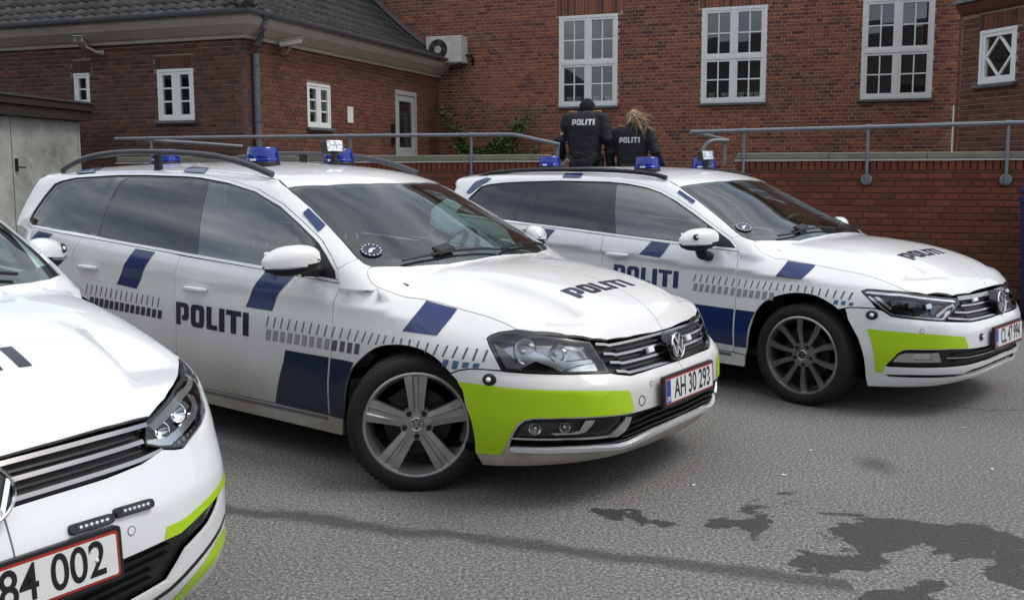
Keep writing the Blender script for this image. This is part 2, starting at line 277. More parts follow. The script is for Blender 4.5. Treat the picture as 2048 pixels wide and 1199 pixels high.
#BODY-END
# ---------------------------------------------------------------- mesh helpers
COL = scene.collection
def tag(o, label, cat, group=None):
    o['label'] = label; o['category'] = cat
    if group: o['group'] = group
    return o
def empty(name, loc=(0, 0, 0), rz=0., parent=None):
    o = bpy.data.objects.new(name, None); COL.objects.link(o); o.location = loc; o.rotation_euler = (0, 0, rz); o.empty_display_size = .2; o.parent = parent
    return o
def obj(name, mesh, mat=None, parent=None):
    o = bpy.data.objects.new(name, mesh); COL.objects.link(o); o.parent = parent
    if mat is not None and not mesh.materials: mesh.materials.append(MATS[mat])
    return o
def frame(o, x, z):
    """matrix with given x axis and z axis at o"""
    z = Vector(z).normalized(); x = Vector(x); x = (x-z*x.dot(z)).normalized(); y = z.cross(x)
    m = Matrix((x, y, z)).transposed().to_4x4(); m.translation = Vector(o); return m
class MB:
    def __init__(s): s.v = []; s.f = []
    def add(s, V, F, M=None):
        o = len(s.v); s.v += [tuple(M @ Vector(p)) if M is not None else tuple(p) for p in V]; s.f += [tuple(i+o for i in q) for q in F]; return s
    def box(s, lo, hi, M=None, bev=0.):
        x0, y0, z0 = lo; x1, y1, z1 = hi
        if bev:
            b = bev; V = []; 
            for z in (z0, z0+b, z1-b, z1):
                e = b if z in (z0, z1) else 0
                a0, a1, b0, b1 = x0+e, x1-e, y0+e, y1-e
                V += [(a0+b-e if 0 else a0, b0, z), (a1, b0, z), (a1, b1, z), (a0, b1, z)]
            F = [(3, 2, 1, 0), (12, 13, 14, 15)]
            for k in range(3):
                for i in range(4): F.append((4*k+i, 4*k+(i+1) % 4, 4*k+4+(i+1) % 4, 4*k+4+i))
            return s.add(V, F, M)
        V = [(x0, y0, z0), (x1, y0, z0), (x1, y1, z0), (x0, y1, z0), (x0, y0, z1), (x1, y0, z1), (x1, y1, z1), (x0, y1, z1)]
        return s.add(V, [(3, 2, 1, 0), (4, 5, 6, 7), (0, 1, 5, 4), (1, 2, 6, 5), (2, 3, 7, 6), (3, 0, 4, 7)], M)
    def prism(s, poly, z0, z1, M=None, taper=0.):
        n = len(poly); a = sum(poly[i][0]*poly[(i+1) % n][1]-poly[(i+1) % n][0]*poly[i][1] for i in range(n))
        if a < 0: poly = poly[::-1]
        top = inset(poly, taper) if taper else poly
        V = [(x, y, z0) for x, y in poly]+[(x, y, z1) for x, y in top]
        return s.add(V, [tuple(range(n-1, -1, -1)), tuple(range(n, 2*n))]+[(i, (i+1) % n, n+(i+1) % n, n+i) for i in range(n)], M)
    def lathe(s, prof, n=32, M=None, a0=0., a1=2*math.pi, cap=False):
        """profile of (r, h), turned round local z"""
        full = abs(a1-a0-2*math.pi) < 1e-6; m = n if full else n+1; k = len(prof); V = []
        for i in range(m):
            a = a0+(a1-a0)*i/n; c, q = math.cos(a), math.sin(a)
            V += [(r*c, r*q, h) for r, h in prof]
        F = []
        for i in range(n):
            j = (i+1) % m
            for t in range(k-1): F.append((i*k+t, j*k+t, j*k+t+1, i*k+t+1))
        return s.add(V, F, M)
    def tube(s, pts, r, n=8, sx=1., cap=True, up=(0, 0, 1)):
        pts = [Vector(p) for p in pts]; k = len(pts); V = []; rr = r if hasattr(r, '__len__') else [r]*k
        for i, p in enumerate(pts):
            d = (pts[min(i+1, k-1)]-pts[max(i-1, 0)]).normalized(); u = Vector(up)
            if abs(d.dot(u)) > .95: u = Vector((1, 0, 0))
            a = d.cross(u).normalized(); b = a.cross(d)
            V += [p+a*(rr[i]*sx*math.cos(2*math.pi*j/n))+b*(rr[i]*math.sin(2*math.pi*j/n)) for j in range(n)]
        F = [(i*n+j, i*n+(j+1) % n, (i+1)*n+(j+1) % n, (i+1)*n+j) for i in range(k-1) for j in range(n)]
        if cap: F += [tuple(range(n-1, -1, -1)), tuple(range((k-1)*n, k*n))]
        return s.add(V, F)
    def ball(s, c, r, nu=16, nv=10, M=None, pw=1.):
        rx, ry, rz = r if hasattr(r, '__len__') else (r, r, r); V = []; sp = lambda x: math.copysign(abs(x)**pw, x)
        for i in range(nv+1):
            t = -math.pi/2+math.pi*i/nv
            for j in range(nu):
                a = 2*math.pi*j/nu; V.append((c[0]+rx*sp(math.cos(t))*sp(math.cos(a)), c[1]+ry*sp(math.cos(t))*sp(math.sin(a)), c[2]+rz*sp(math.sin(t))))
        return s.add(V, [(i*nu+j, i*nu+(j+1) % nu, (i+1)*nu+(j+1) % nu, (i+1)*nu+j) for i in range(nv) for j in range(nu)], M)
    def mesh(s, name, smooth=None):
        m = bpy.data.meshes.new(name); m.from_pydata(s.v, [], s.f); m.validate(); m.update()
        if smooth is not None:
            m.shade_smooth(); m.set_sharp_from_angle(angle=R(smooth))
        return m
    def build(s, name, mat, parent=None, smooth=None): return obj(name, s.mesh(name, smooth), mat, parent)
def area2(P): return sum(P[i-1][0]*P[i][1]-P[i][0]*P[i-1][1] for i in range(len(P)))
def inset(P, d):
    """move a closed polygon inwards by d"""
    Q = [tuple(p) for i, p in enumerate(P) if math.dist(p, P[i-1]) > 1e-6]; sg = 1 if area2(Q) > 0 else -1; n = len(Q); O = []
    for i in range(n):
        a, b, c = Q[i-1], Q[i], Q[(i+1) % n]
        d1 = (b[0]-a[0], b[1]-a[1]); d2 = (c[0]-b[0], c[1]-b[1]); l1 = math.hypot(*d1); l2 = math.hypot(*d2)
        n1 = (-d1[1]/l1*sg, d1[0]/l1*sg); n2 = (-d2[1]/l2*sg, d2[0]/l2*sg)
        m = (n1[0]+n2[0], n1[1]+n2[1]); k = min(2/max(m[0]*m[0]+m[1]*m[1], 1e-6), 2.)
        O.append((b[0]+m[0]*d*k, b[1]+m[1]*d*k))
    return O
def sm(P, n=4):
    """smooth open polyline through the points"""
    P = [np.array(p, float) for p in P]; out = []
    for i in range(len(P)-1):
        a, b, c, d = P[max(i-1, 0)], P[i], P[i+1], P[min(i+2, len(P)-1)]
        for k in range(n):
            t = k/n; out.append(tuple(.5*((2*b)+(-a+c)*t+(2*a-5*b+4*c-d)*t*t+(-a+3*b-3*c+d)*t**3)))
    return out+[tuple(P[-1])]
def arc(cx, cz, r, a0, a1, n=18): return [(cx+r*math.cos(R(a0+(a1-a0)*i/n)), cz+r*math.sin(R(a0+(a1-a0)*i/n))) for i in range(n+1)]
def ellipse(cx, cz, rx, rz, n=20): return [(cx+rx*math.cos(2*math.pi*i/n), cz+rz*math.sin(2*math.pi*i/n)) for i in range(n)]
def inside(P, Q):
    x, y = Q[:, 0], Q[:, 1]; c = np.zeros(len(Q), bool); P = np.asarray(P)
    for i in range(len(P)):
        (x1, y1), (x2, y2) = P[i-1], P[i]
        if y1 == y2: continue
        c ^= ((y1 > y) != (y2 > y)) & (x < (x2-x1)*(y-y1)/(y2-y1)+x1)
    return c
def resample(P, res):
    out = []
    for i in range(len(P)):
        a, b = P[i], P[(i+1) % len(P)]; n = max(1, int(math.dist(a, b)/res))
        out += [(a[0]+(b[0]-a[0])*k/n, a[1]+(b[1]-a[1])*k/n) for k in range(n)]
    return out
def cdt(poly, holes, res):
    loops = [resample(poly, res)]+[resample(h, res) for h in holes]
    pts = []; ed = []
    for lp in loops:
        o = len(pts); pts += lp; ed += [(o+i, o+(i+1) % len(lp)) for i in range(len(lp))]
    A = np.array(poly); lo, hi = A.min(0), A.max(0)
    gx, gy = np.meshgrid(np.arange(lo[0]+res*.5, hi[0], res), np.arange(lo[1]+res*.5, hi[1], res)); G = np.stack([gx.ravel(), gy.ravel()], -1)
    if len(G):
        k = inside(poly, G)
        for h in holes: k &= ~inside(h, G)
        G = G[k]
        if len(G):
            B = np.array(pts); d = np.full(len(G), 9.)
            for i in range(0, len(G), 400): d[i:i+400] = np.sqrt(((G[i:i+400, None]-B[None])**2).sum(-1)).min(1)
            G = G[d > res*.55]
            pts = pts+[tuple(p) for p in G]
    V, E, F, *_ = delaunay_2d_cdt([Vector(p) for p in pts], ed, [], 0, 1e-7)
    V = np.array([tuple(v) for v in V]); F = np.array([f for f in F if len(f) == 3])
    C = V[F].mean(1); k = inside(poly, C)
    for h in holes: k &= ~inside(h, C)
    return V, F[k]
class Car:
    def __init__(s, key, loc, rz, name, label, white):
        s.b = BODY[key]; s.root = empty(name, loc, rz); tag(s.root, label, 'police car', 'police cars parked in the yard'); s.white = white; s.fn = {}
    def conv(s, k1, P, k2): return [tuple(p) for p in proj2(k2, unproj(s.b, k1, P))]
    def at(s, kind, q, off=0., side=-1):
        """point and outward normal on the body"""
        P = unproj(s.b, kind, [(q[0], q[1])]); N_ = s.b.normal(P); p = P[0]+N_[0]*off; sg = np.array([1, side, 1]); return Vector(p*sg), Vector(N_[0]*sg)
    def panel(s, name, kind, poly, mat, parent=None, side=-1, off=0., thick=.014, holes=(), res=.04, gap=.002, both=False, fn=None, signed=False):
        """a piece of skin cut to a 2d outline and laid on the body surface"""
        if gap: poly = inset(poly, gap); 
        V2, F = cdt(list(poly), [list(h) for h in holes], res)
        sgn = np.ones(len(V2)); q = V2.copy()
        if signed:
            ci = 0 if kind in ('front', 'cyl') else 1; sgn = np.where(q[:, ci] < 0, -1., 1.); q[:, ci] = np.abs(q[:, ci])
        P = unproj(s.b, kind, q, fn=fn); bad = np.isnan(P[:, 0])
        if bad.any(): F = F[~bad[F].any(1)]; P[bad] = 0
        use = np.unique(F); rm = -np.ones(len(P), int); rm[use] = np.arange(len(use)); P = P[use]; q = q[use]; sgn = sgn[use]; F = rm[F]
        Nn = s.b.normal(P) if fn is None else s.b.normal(P)
        cent = P[:, 1] < 1e-4
        P = P+Nn*off
        lists = []
        sides = (1, -1) if both else (side,)
        Vs, Fs, Ns = [], [], []; o = 0
        for sd_ in sides:
            S = np.stack([np.ones(len(P)), sgn if signed else np.full(len(P), float(sd_)), np.ones(len(P))], -1)
            Pv = P*S; Nv = Nn*S; T = F.copy()
            fnn = np.cross(Pv[T[:, 1]]-Pv[T[:, 0]], Pv[T[:, 2]]-Pv[T[:, 0]]); flip = (fnn*Nv[T].mean(1)).sum(1) < 0
            T[flip] = T[flip][:, ::-1]
            Vs.append(Pv); Fs += [tuple(int(i)+o for i in t) for t in T]; Ns += [tuple(Nv[i]) for t in T for i in t]
            n0 = o; o += len(Pv)
            if thick:
                cnt = {}
                for t in T:
                    for a, b in ((t[0], t[1]), (t[1], t[2]), (t[2], t[0])): cnt[(a, b)] = 1
                rim = [(a, b) for a, b in cnt if (b, a) not in cnt and not (both and cent[a] and cent[b])]
                W = []
                for a, b in rim:
                    i = o+len(W); qv = [Pv[a], Pv[b], Pv[b]-Nv[b]*thick, Pv[a]-Nv[a]*thick]; W += qv
                    Fs.append((i+1, i, i+3, i+2)); fn_ = np.cross(qv[0]-qv[1], qv[3]-qv[1]); l = np.linalg.norm(fn_); fn_ = fn_/l if l > 1e-12 else Nv[a]
                    Ns += [tuple(fn_)]*4
                if W: Vs.append(np.array(W)); o += len(W)
        m = bpy.data.meshes.new(name); m.from_pydata(np.concatenate(Vs).tolist(), [], Fs); m.update(); m.shade_smooth()
        if len(m.loops) == len(Ns): m.normals_split_custom_set(Ns)
        return obj(name, m, mat, parent if parent is not None else s.root)
    def pair(s, *a, **k): return [s.panel(*a, side=sd_, **k) for sd_ in (-1, 1)]
# letters of the marking, each in a unit box, with their place along the word
LET = [((0, .185), [(0, 0), (0, 1), (.75, 1), (.92, .95), (1, .82), (1, .40), (.93, .27), (.78, .22), (.46, .22), (.46, .44), (.58, .44), (.63, .5), (.63, .74), (.57, .8), (.41, .8), (.36, .75), (.36, 0)], None),
       ((.215, .405), [(.22, 0), (.06, .06), (0, .22), (0, .78), (.06, .94), (.22, 1), (.78, 1), (.94, .94), (1, .78), (1, .22), (.94, .06), (.78, 0)], [(.36, .28), (.42, .22), (.58, .22), (.64, .28), (.64, .72), (.58, .78), (.42, .78), (.36, .72)]),
       ((.437, .585), [(0, 0), (0, 1), (.46, 1), (.46, .22), (1, .22), (1, 0)], None),
       ((.61, .683), [(0, 0), (0, 1), (1, 1), (1, 0)], None),
       ((.703, .902), [(.32, 0), (.32, .78), (0, .78), (0, 1), (1, 1), (1, .78), (.68, .78), (.68, 0)], None),
       ((.926, 1.), [(0, 0), (0, 1), (1, 1), (1, 0)], None)]
def word_polys(quad, letters=LET):
    TL, TR, BR, BL = [np.array(p) for p in quad]; out = []
    def mp_(u, v): return tuple((1-v)*((1-u)*BL+u*BR)+v*((1-u)*TL+u*TR))
    for (a, b), P, H in letters: out.append(([mp_(a+(b-a)*x, y) for x, y in P], [[mp_(a+(b-a)*x, y) for x, y in H]] if H else []))
    return out
def join(name, objs, parent):
    """merge small printed pieces of one marking into one part"""
    bm = bmesh.new(); NS = []
    for o in objs: bm.from_mesh(o.data)
    m = bpy.data.meshes.new(name); bm.to_mesh(m); bm.free()
    m.materials.append(objs[0].data.materials[0])
    for o in objs:
        d = o.data; bpy.data.objects.remove(o); bpy.data.meshes.remove(d)
    return obj(name, m, None, parent)
def word(car, quad, kind, mat, parent, signed=False, side=-1, res=.06):
    if side == 1 and not signed:        # the word reads left to right on the other flank too
        TL, TR, BR, BL = quad; quad = (TR, TL, BL, BR)
    return join('lettering', [car.panel('lettering', kind, P, mat, parent, side=side, off=.0022, thick=0, holes=H, gap=0, res=.022, signed=signed) for P, H in word_polys(quad)], parent)
def text_mesh(body, size, ext=.0008, sx=1.):
    c = bpy.data.curves.new('text', 'FONT'); c.body = body; c.size = size; c.extrude = ext; c.align_x = 'CENTER'; c.align_y = 'CENTER'; c.offset = size*.012
    o = bpy.data.objects.new('text', c); COL.objects.link(o)
    bpy.context.view_layer.update(); m = bpy.data.meshes.new_from_object(o.evaluated_get(bpy.context.evaluated_depsgraph_get()))
    bpy.data.objects.remove(o); bpy.data.curves.remove(c); m.transform(Matrix.Diagonal((sx, 1, 1, 1))); return m
def strip(pts, w):
    """closed band of width w round an open polyline in 2d"""
    A = []; B = []
    for i, p in enumerate(pts):
        a, b = pts[max(i-1, 0)], pts[min(i+1, len(pts)-1)]; d = (b[0]-a[0], b[1]-a[1]); l = math.hypot(*d) or 1; n = (-d[1]/l*w/2, d[0]/l*w/2)
        A.append((p[0]+n[0], p[1]+n[1])); B.append((p[0]-n[0], p[1]-n[1]))
    return A+B[::-1]
# ---------------------------------------------------------------- car sub-assemblies
def wheel(car, x, side, style, steer=0., Rt=.318, Rr=.2425, zc=.312, yc=.872, spin=0.):
    root = empty('wheel', (x, side*yc, zc), 0, car.root)
    M = Matrix.Rotation(steer, 4, 'Z') @ (Matrix.Rotation(-math.pi/2, 4, 'X') if side > 0 else Matrix.Rotation(math.pi/2, 4, 'X')) @ Matrix.Rotation(spin, 4, 'Z')
    mb = MB(); w = .225
    prof = [(Rr-.004, -.002), (Rr+.008, .008), (Rr+.022, .014), (Rt-.032, .012), (Rt-.014, .004), (Rt-.006, -.008), (Rt, -.022)]
    for g0 in (.062, .098, .134, .170): prof += [(Rt, -g0+.006), (Rt-.007, -g0+.004), (Rt-.007, -g0-.004), (Rt, -g0-.006)]
    prof += [(Rt, -w+.03), (Rt-.012, -w+.008), (Rt-.04, -w), (Rr, -w+.01)]
    mb.lathe(prof, 72, M)
    for k in range(72):                                # tread blocks on the shoulder
        a = 2*math.pi*(k+.5)/72
        mb.box((Rt-.012, -.010, -.052), (Rt+.002, .0055, -.012), M @ Matrix.Rotation(a, 4, 'Z') @ Matrix.Rotation(.25, 4, 'X'))
    mb.build('tyre', 'tyre', root, 40)
    met = {'five': 'alloy_silver', 'ten': 'alloy_grey'}[style]
    mb = MB()
    mb.lathe([(Rr-.002, -.002), (Rr+.002, .004), (Rr-.004, .0065), (Rr-.012, .004), (Rr-.016, -.006), (Rr-.03, -.03), (Rr-.034, -.12), (Rr-.012, -.19), (Rr+.0, -.2)], 64, M)
    hub_z = -.022
    mb.lathe([(.0, hub_z+.004), (.034, hub_z+.004), (.036, hub_z), (.075, hub_z-.004), (.085, hub_z-.022), (.0, hub_z-.04)], 40, M)
    r1 = Rr-.008
    if style == 'five':
        for k in range(5):
            A = M @ Matrix.Rotation(2*math.pi*k/5+math.pi/2, 4, 'Z')
            # wide spoke: two raised flanks with a groove, thicker to the hub
            sec = lambda r, wd, zt: [(r, -wd, zt-.020), (r, -wd*.92, zt-.003), (r, -wd*.30, zt+.002), (r, -wd*.16, zt-.007), (r, wd*.16, zt-.007), (r, wd*.30, zt+.002), (r, wd*.92, zt-.003), (r, wd, zt-.020)]
            st = [sec(.055, .036, hub_z), sec(.10, .040, hub_z+.006), sec(.16, .048, hub_z+.014), sec(r1-.012, .058, .000), sec(r1+.004, .061, -.004)]
            V = [p for q in st for p in q]; F = [(i*8+j, (i+1)*8+j, (i+1)*8+j+1, i*8+j+1) for i in range(4) for j in range(7)]+[(i*8+7, (i+1)*8+7, (i+1)*8, i*8) for i in range(4)]
            mb.add(V, F, A)
    else:
        for k in range(10):
            tw = .13*(1 if k % 2 else -1); A = M @ Matrix.Rotation(2*math.pi*k/10+math.pi/2+tw*.35, 4, 'Z')
            sec = lambda r, y, wd, zt: [(r, y-wd, zt-.018), (r, y-wd*.85, zt), (r, y+wd*.85, zt), (r, y+wd, zt-.018)]
            st = [sec(.05, 0, .013, hub_z), sec(.11, -tw*.05, .0155, hub_z+.008), sec(.17, -tw*.08, .0195, hub_z+.016), sec(r1+.003, -tw*.02, .024, -.002)]
            V = [p for q in st for p in q]; F = [(i*4+j, (i+1)*4+j, (i+1)*4+j+1, i*4+j+1) for i in range(3) for j in range(3)]+[(i*4+3, (i+1)*4+3, (i+1)*4, i*4) for i in range(3)]
            mb.add(V, F, A)
    mb.build('rim', met, root, 28)
    mb = MB()
    for k in range(5):
        a = 2*math.pi*(k+.5)/5+math.pi/2; mb.lathe([(.0, hub_z-.001), (.012, hub_z-.001), (.0125, hub_z-.012)], 14, M @ Matrix.Translation((.058*math.cos(a), .058*math.sin(a), .0085)))
    mb.build('wheel_bolts', 'black_plastic', root, 30)
    e = emblem(root, M @ Matrix.Translation((0, 0, hub_z+.005)), .031, 'hub_cap', thin=True)
    mb = MB(); mb.lathe([(.0, -.075), (.155, -.075), (.158, -.08), (.158, -.10), (.0, -.10)], 48, M); mb.box((-.05, .09, -.11), (.05, .165, -.06), M @ Matrix.Rotation(.6, 4, 'Z')); mb.build('brake_disc', 'brake_steel', root, 30)
    return root
def emblem(parent, M, r, name='emblem', thin=False):
    """round badge: a V over a W inside a ring"""
    mb = MB(); t = r*.10
    mb.lathe([(r*.86, -.0), (r*.87, t*.9), (r*.93, t*1.3), (r*.99, t*.8), (r, -.002)], 40, M)
    def bar(a, b, w):
        d = Vector((b[0]-a[0], b[1]-a[1])); l = d.length; n = Vector((-d.y, d.x))/l*w/2; P = [(a[0]+n.x, a[1]+n.y), (a[0]-n.x, a[1]-n.y), (b[0]-n.x, b[1]-n.y), (b[0]+n.x, b[1]+n.y)]
        mb.prism([(x*r, y*r) for x, y in P], -.001, t*.9, M)
    for sx in (-1, 1):
        bar((sx*.40, .78), (sx*.0, .06), .17); bar((sx*.80, .36), (sx*.40, -.74), .17); bar((sx*.40, -.74), (0, -.04), .17)
    o = mb.build(name, 'chrome' if not thin else 'alloy_bright', parent, 35)
    mb = MB(); mb.lathe([(0, -.001), (r*.9, -.001), (r*.95, -.01 if not thin else -.002)], 32, M); mb.build('backing', 'black_gloss', o, 30)
    return o
def beacon(car, x, y, r=.098):
    p, n = car.at('top', (x, abs(y)), .0, -1); z = p.z
    root = empty('blue_beacon', (x, y, z-.012), 0, car.root)
    MB().lathe([(0, .012), (r*1.0, .012), (r*1.02, .0), (r*1.02, .026), (r*.96, .034), (0, .034)][1:], 40).build('base', 'black_plastic', root, 35)
    MB().lathe([(r*1.0, .032), (r*1.0, .044), (r*.965, .048), (r*.955, .06), (r*.88, .108), (r*.82, .115), (r*.45, .119), (0, .1195)], 40).build('dome', 'blue_dome', root, 35)
    MB().box((r*.98*.9, -.02, .036), (r*1.012, .02, .048), Matrix.Rotation(R(-75), 4, 'Z')).build('type_label', 'white_print', root)
    return root
def flood(car, x, y):
    p, n = car.at('top', (x, abs(y)), 0, -1); root = empty('search_light', (x, y, p.z-.006), 0, car.root)
    MB().lathe([(.042, 0), (.042, .02), (.024, .03), (.02, .06), (.028, .075), (0, .078)], 20).build('mount', 'black_plastic', root, 30)
    M = Matrix.Translation((0, 0, .115)) @ Matrix.Rotation(R(-14), 4, 'Z') @ Matrix.Rotation(R(-12), 4, 'Y')
    MB().box((-.045, -.062, -.042), (.012, .062, .042), M, .012).build('housing', 'black_plastic', root, 30)
    mb = MB(); 
    for i in range(5):
        for j in range(7):
            y0 = -.052+.104*j/7; z0 = -.033+.066*i/5; mb.add([(.0125, y0, z0), (.0125, y0+.0149, z0), (.0125, y0+.0149, z0+.0132), (.0125, y0, z0+.0132), (.0125+random.uniform(.001, .007), y0+.0074, z0+.0066)], [(0, 1, 4), (1, 2, 4), (2, 3, 4), (3, 0, 4)], M)
    mb.build('reflector', 'chrome', root); MB().box((.0205, -.056, -.036), (.0225, .056, .036), M).build('lens', 'lens', root)
def mirror(car, c, side, ln=.245, hgt=.145, dep=.15, style='A'):
    """door mirror: painted cap, dark lower shell, turn signal strip, arm"""
    cx, cy, cz = c; root = empty('door_mirror', (cx, side*cy, cz), 0, car.root)
    V = []; F = []; nu, nv = 28, 14
    def pt(a, t):           # egg whose blunt front faces forward and which narrows outwards
        x = math.cos(t)*math.cos(a); y = math.cos(t)*math.sin(a); z = math.sin(t)
        k = lambda q, p: math.copysign(abs(q)**p, q)
        X = k(x, .8)*dep*(.55 if x > 0 else .42); Y = k(y, .75)*ln/2; Z = k(z, .8)*hgt/2
        nar = 1-.34*max(0, (Y/(ln/2)))**2; Z *= nar; X *= nar; X -= .05*(Y/(ln/2))*1.0; Z += .012*(-Y/(ln/2))
        return (X, side*Y, Z)
    def shell(t0, t1, name, mat, sc=1.):
        V = [tuple(q*sc for q in pt(2*math.pi*j/nu, t0+(t1-t0)*i/nv)) for i in range(nv+1) for j in range(nu)]
        F = [(i*nu+j, i*nu+(j+1) % nu, (i+1)*nu+(j+1) % nu, (i+1)*nu+j) if side > 0 else (i*nu+(j+1) % nu, i*nu+j, (i+1)*nu+j, (i+1)*nu+(j+1) % nu) for i in range(nv) for j in range(nu)]
        return MB().add(V, F).build(name, mat, root, 60)
    shell(-.16, math.pi/2, 'cap', car.white); shell(-math.pi/2, -.34, 'lower_shell', 'black_plastic', .98); shell(-.34, -.16, 'trim_band', 'black_plastic', .985)
    A = [pt(a, -.25) for a in np.linspace(-.15, 1.45, 14)]; mb = MB()
    mb.tube([tuple(1.005*q for q in p) for p in A], .009, 6); mb.build('turn_signal', 'lens', root, 60); MB().tube([tuple(.99*q for q in p) for p in A], .006, 6).build('signal_insert', 'chrome_soft', root, 60)
    mb = MB(); mb.box((-.062, -ln*.42, -.05), (-.058, ln*.42, .045)); mb.build('mirror_glass', 'chrome', root)
    mb = MB()
    if style == 'A': mb.tube([(.01, -side*ln*.30, -.045), (.02, -side*ln*.6, -.055), (.02, -side*(cy-.83), -.06)], [.036, .034, .03], 10, 1.)
    else: mb.tube([(0, -side*ln*.12, -.05), (.0, -side*ln*.25, -.10), (.01, -side*(cy-.86), -.125)], [.034, .036, .032], 10, 1.2)
    mb.build('arm', 'black_plastic', root, 60)
    p = Vector(pt(.35 if style == 'A' else .5, .12 if style == 'A' else .35)) if style != 'A' else Vector(pt(-.75, .0)); n = Vector((1, side*.3 if style != 'A' else -side*.1, .2)).normalized()
    M = frame(p, (0, 1, 0), n); rb = .010 if style == 'A' else .020
    MB().lathe([(0, .008), (rb*.6, .007), (rb, .003), (rb*1.02, -.01)], 18, M).build('marker_lamp', 'chrome_soft' if style == 'A' else 'black_plastic', root, 40)
    if style != 'A': MB().lathe([(0, .013), (.007, .011), (.009, .004)], 12, M).build('marker_lens', 'lamp_white', root, 40)
    return root
def handle(car, door, x, z, side, proud=True):
    p, n = car.at('side', (x, z), 0, side)
    MB().ball((0, 0, 0), (.052, .004, .030), 20, 8, frame(p-n*.001, (1, 0, 0), Vector((0, 0, 1)))).build('handle_bowl', car.white, door, 60)
    mb = MB(); k = .030
    for i, (dx, dy, dz) in enumerate(((-.085, .004, 0), (-.075, .022, 0), (-.02, k, 0), (.045, k-.002, 0), (.085, .02, 0), (.095, .003, 0))): pass
    P = [p+Vector((dx, side*dy, dz)) for dx, dy, dz in ((-.098, .002, 0), (-.086, .020, .001), (-.04, .031, .002), (.02, .033, .002), (.07, .024, .001), (.095, .002, 0))]
    mb.tube(P, [.011, .0145, .0155, .0155, .0145, .010], 10, .62, up=(0, 0, 1)); mb.build('handle', car.white, door, 60)
def plate(car, x, z, txt, tilt, w=.504, h=.12, blue=True, y=0.):
    root = empty('licence_plate', (x, y, z), 0, car.root); M = Matrix.Rotation(tilt, 4, 'Y') @ Matrix(((0, 0, 1, 0), (1, 0, 0, 0), (0, 1, 0, 0), (0, 0, 0, 1)))   # local x -> car y, local y -> up, local z -> forward
    rr = lambda w_, h_, r: [(sx*(w_/2-r)+r*math.cos(a), sy*(h_/2-r)+r*math.sin(a)) for sx, sy, a0 in ((1, 1, 0), (-1, 1, 90), (-1, -1, 180), (1, -1, 270)) for a in (R(a0), R(a0+45), R(a0+90))]
    MB().prism(rr(w+.02, h+.02, .01), -.016, .002, M).build('plate_frame', 'black_plastic', root)
    MB().prism(rr(w, h, .009), .002, .0042, M).build('border', 'plate_red', root)
    MB().prism(rr(w-.014, h-.014, .006), .0042, .0050, M).build('field', 'plate_white', root)
    if blue:
        MB().prism([(-w/2+.008, -h/2+.008), (-w/2+.05, -h/2+.008), (-w/2+.05, h/2-.008), (-w/2+.008, h/2-.008)], .0050, .0056, M).build('country_band', 'plate_blue', root)
        m = text_mesh('DK', .03, .0003, .85); m.transform(M @ Matrix.Translation((-w/2+.029, -h/2+.026, .0060))); obj('country_code', m, 'plate_white', root)
    m = text_mesh(txt, .128, .0004, .66 if blue else .78); m.transform(M @ Matrix.Translation(((.026 if blue else .075), -.001, .0056))); obj('registration', m, 'plate_ink', root)
    MB().ball((w/2-.05 if blue else .187, .0, .006), (.006, .006, .003), 10, 6, M).build('plate_screw', 'plate_white', root, 60)
    return root
def lamp_stud(car, q, r, kind='cyl', side=-1, dome='lamp_white', name='marker_lamp', wide=1.25):
    p, n = car.at(kind, q, 0, side); M = frame(p, (n.y, -n.x, 0), n) @ Matrix.Diagonal((wide, 1, 1, 1))
    o = MB().lathe([(0, .010), (r*.6, .010), (r*.92, .006), (r, .0), (r, -.004)], 22, M).build(name, 'black_plastic', car.root, 40)
    MB().ball((0, 0, .009), (r*.45/wide, r*.45, r*.5), 12, 8, M).build('dome', dome, o, 60); return o
def sensor(car, q, side=-1, r=.011, mat=None):
    p, n = car.at('cyl', q, 0, side); M = frame(p, (n.y, -n.x, 0), n)
    o = MB().lathe([(r, .0005), (r*1.18, .0012), (r*1.25, -.001)], 18, M).build('parking_sensor', 'trim_grey', car.root, 40)
    MB().lathe([(0, .0012), (r*.95, .0010), (r*1.0, 0)], 18, M).build('sensor_face', mat or car.white, o, 40); return o
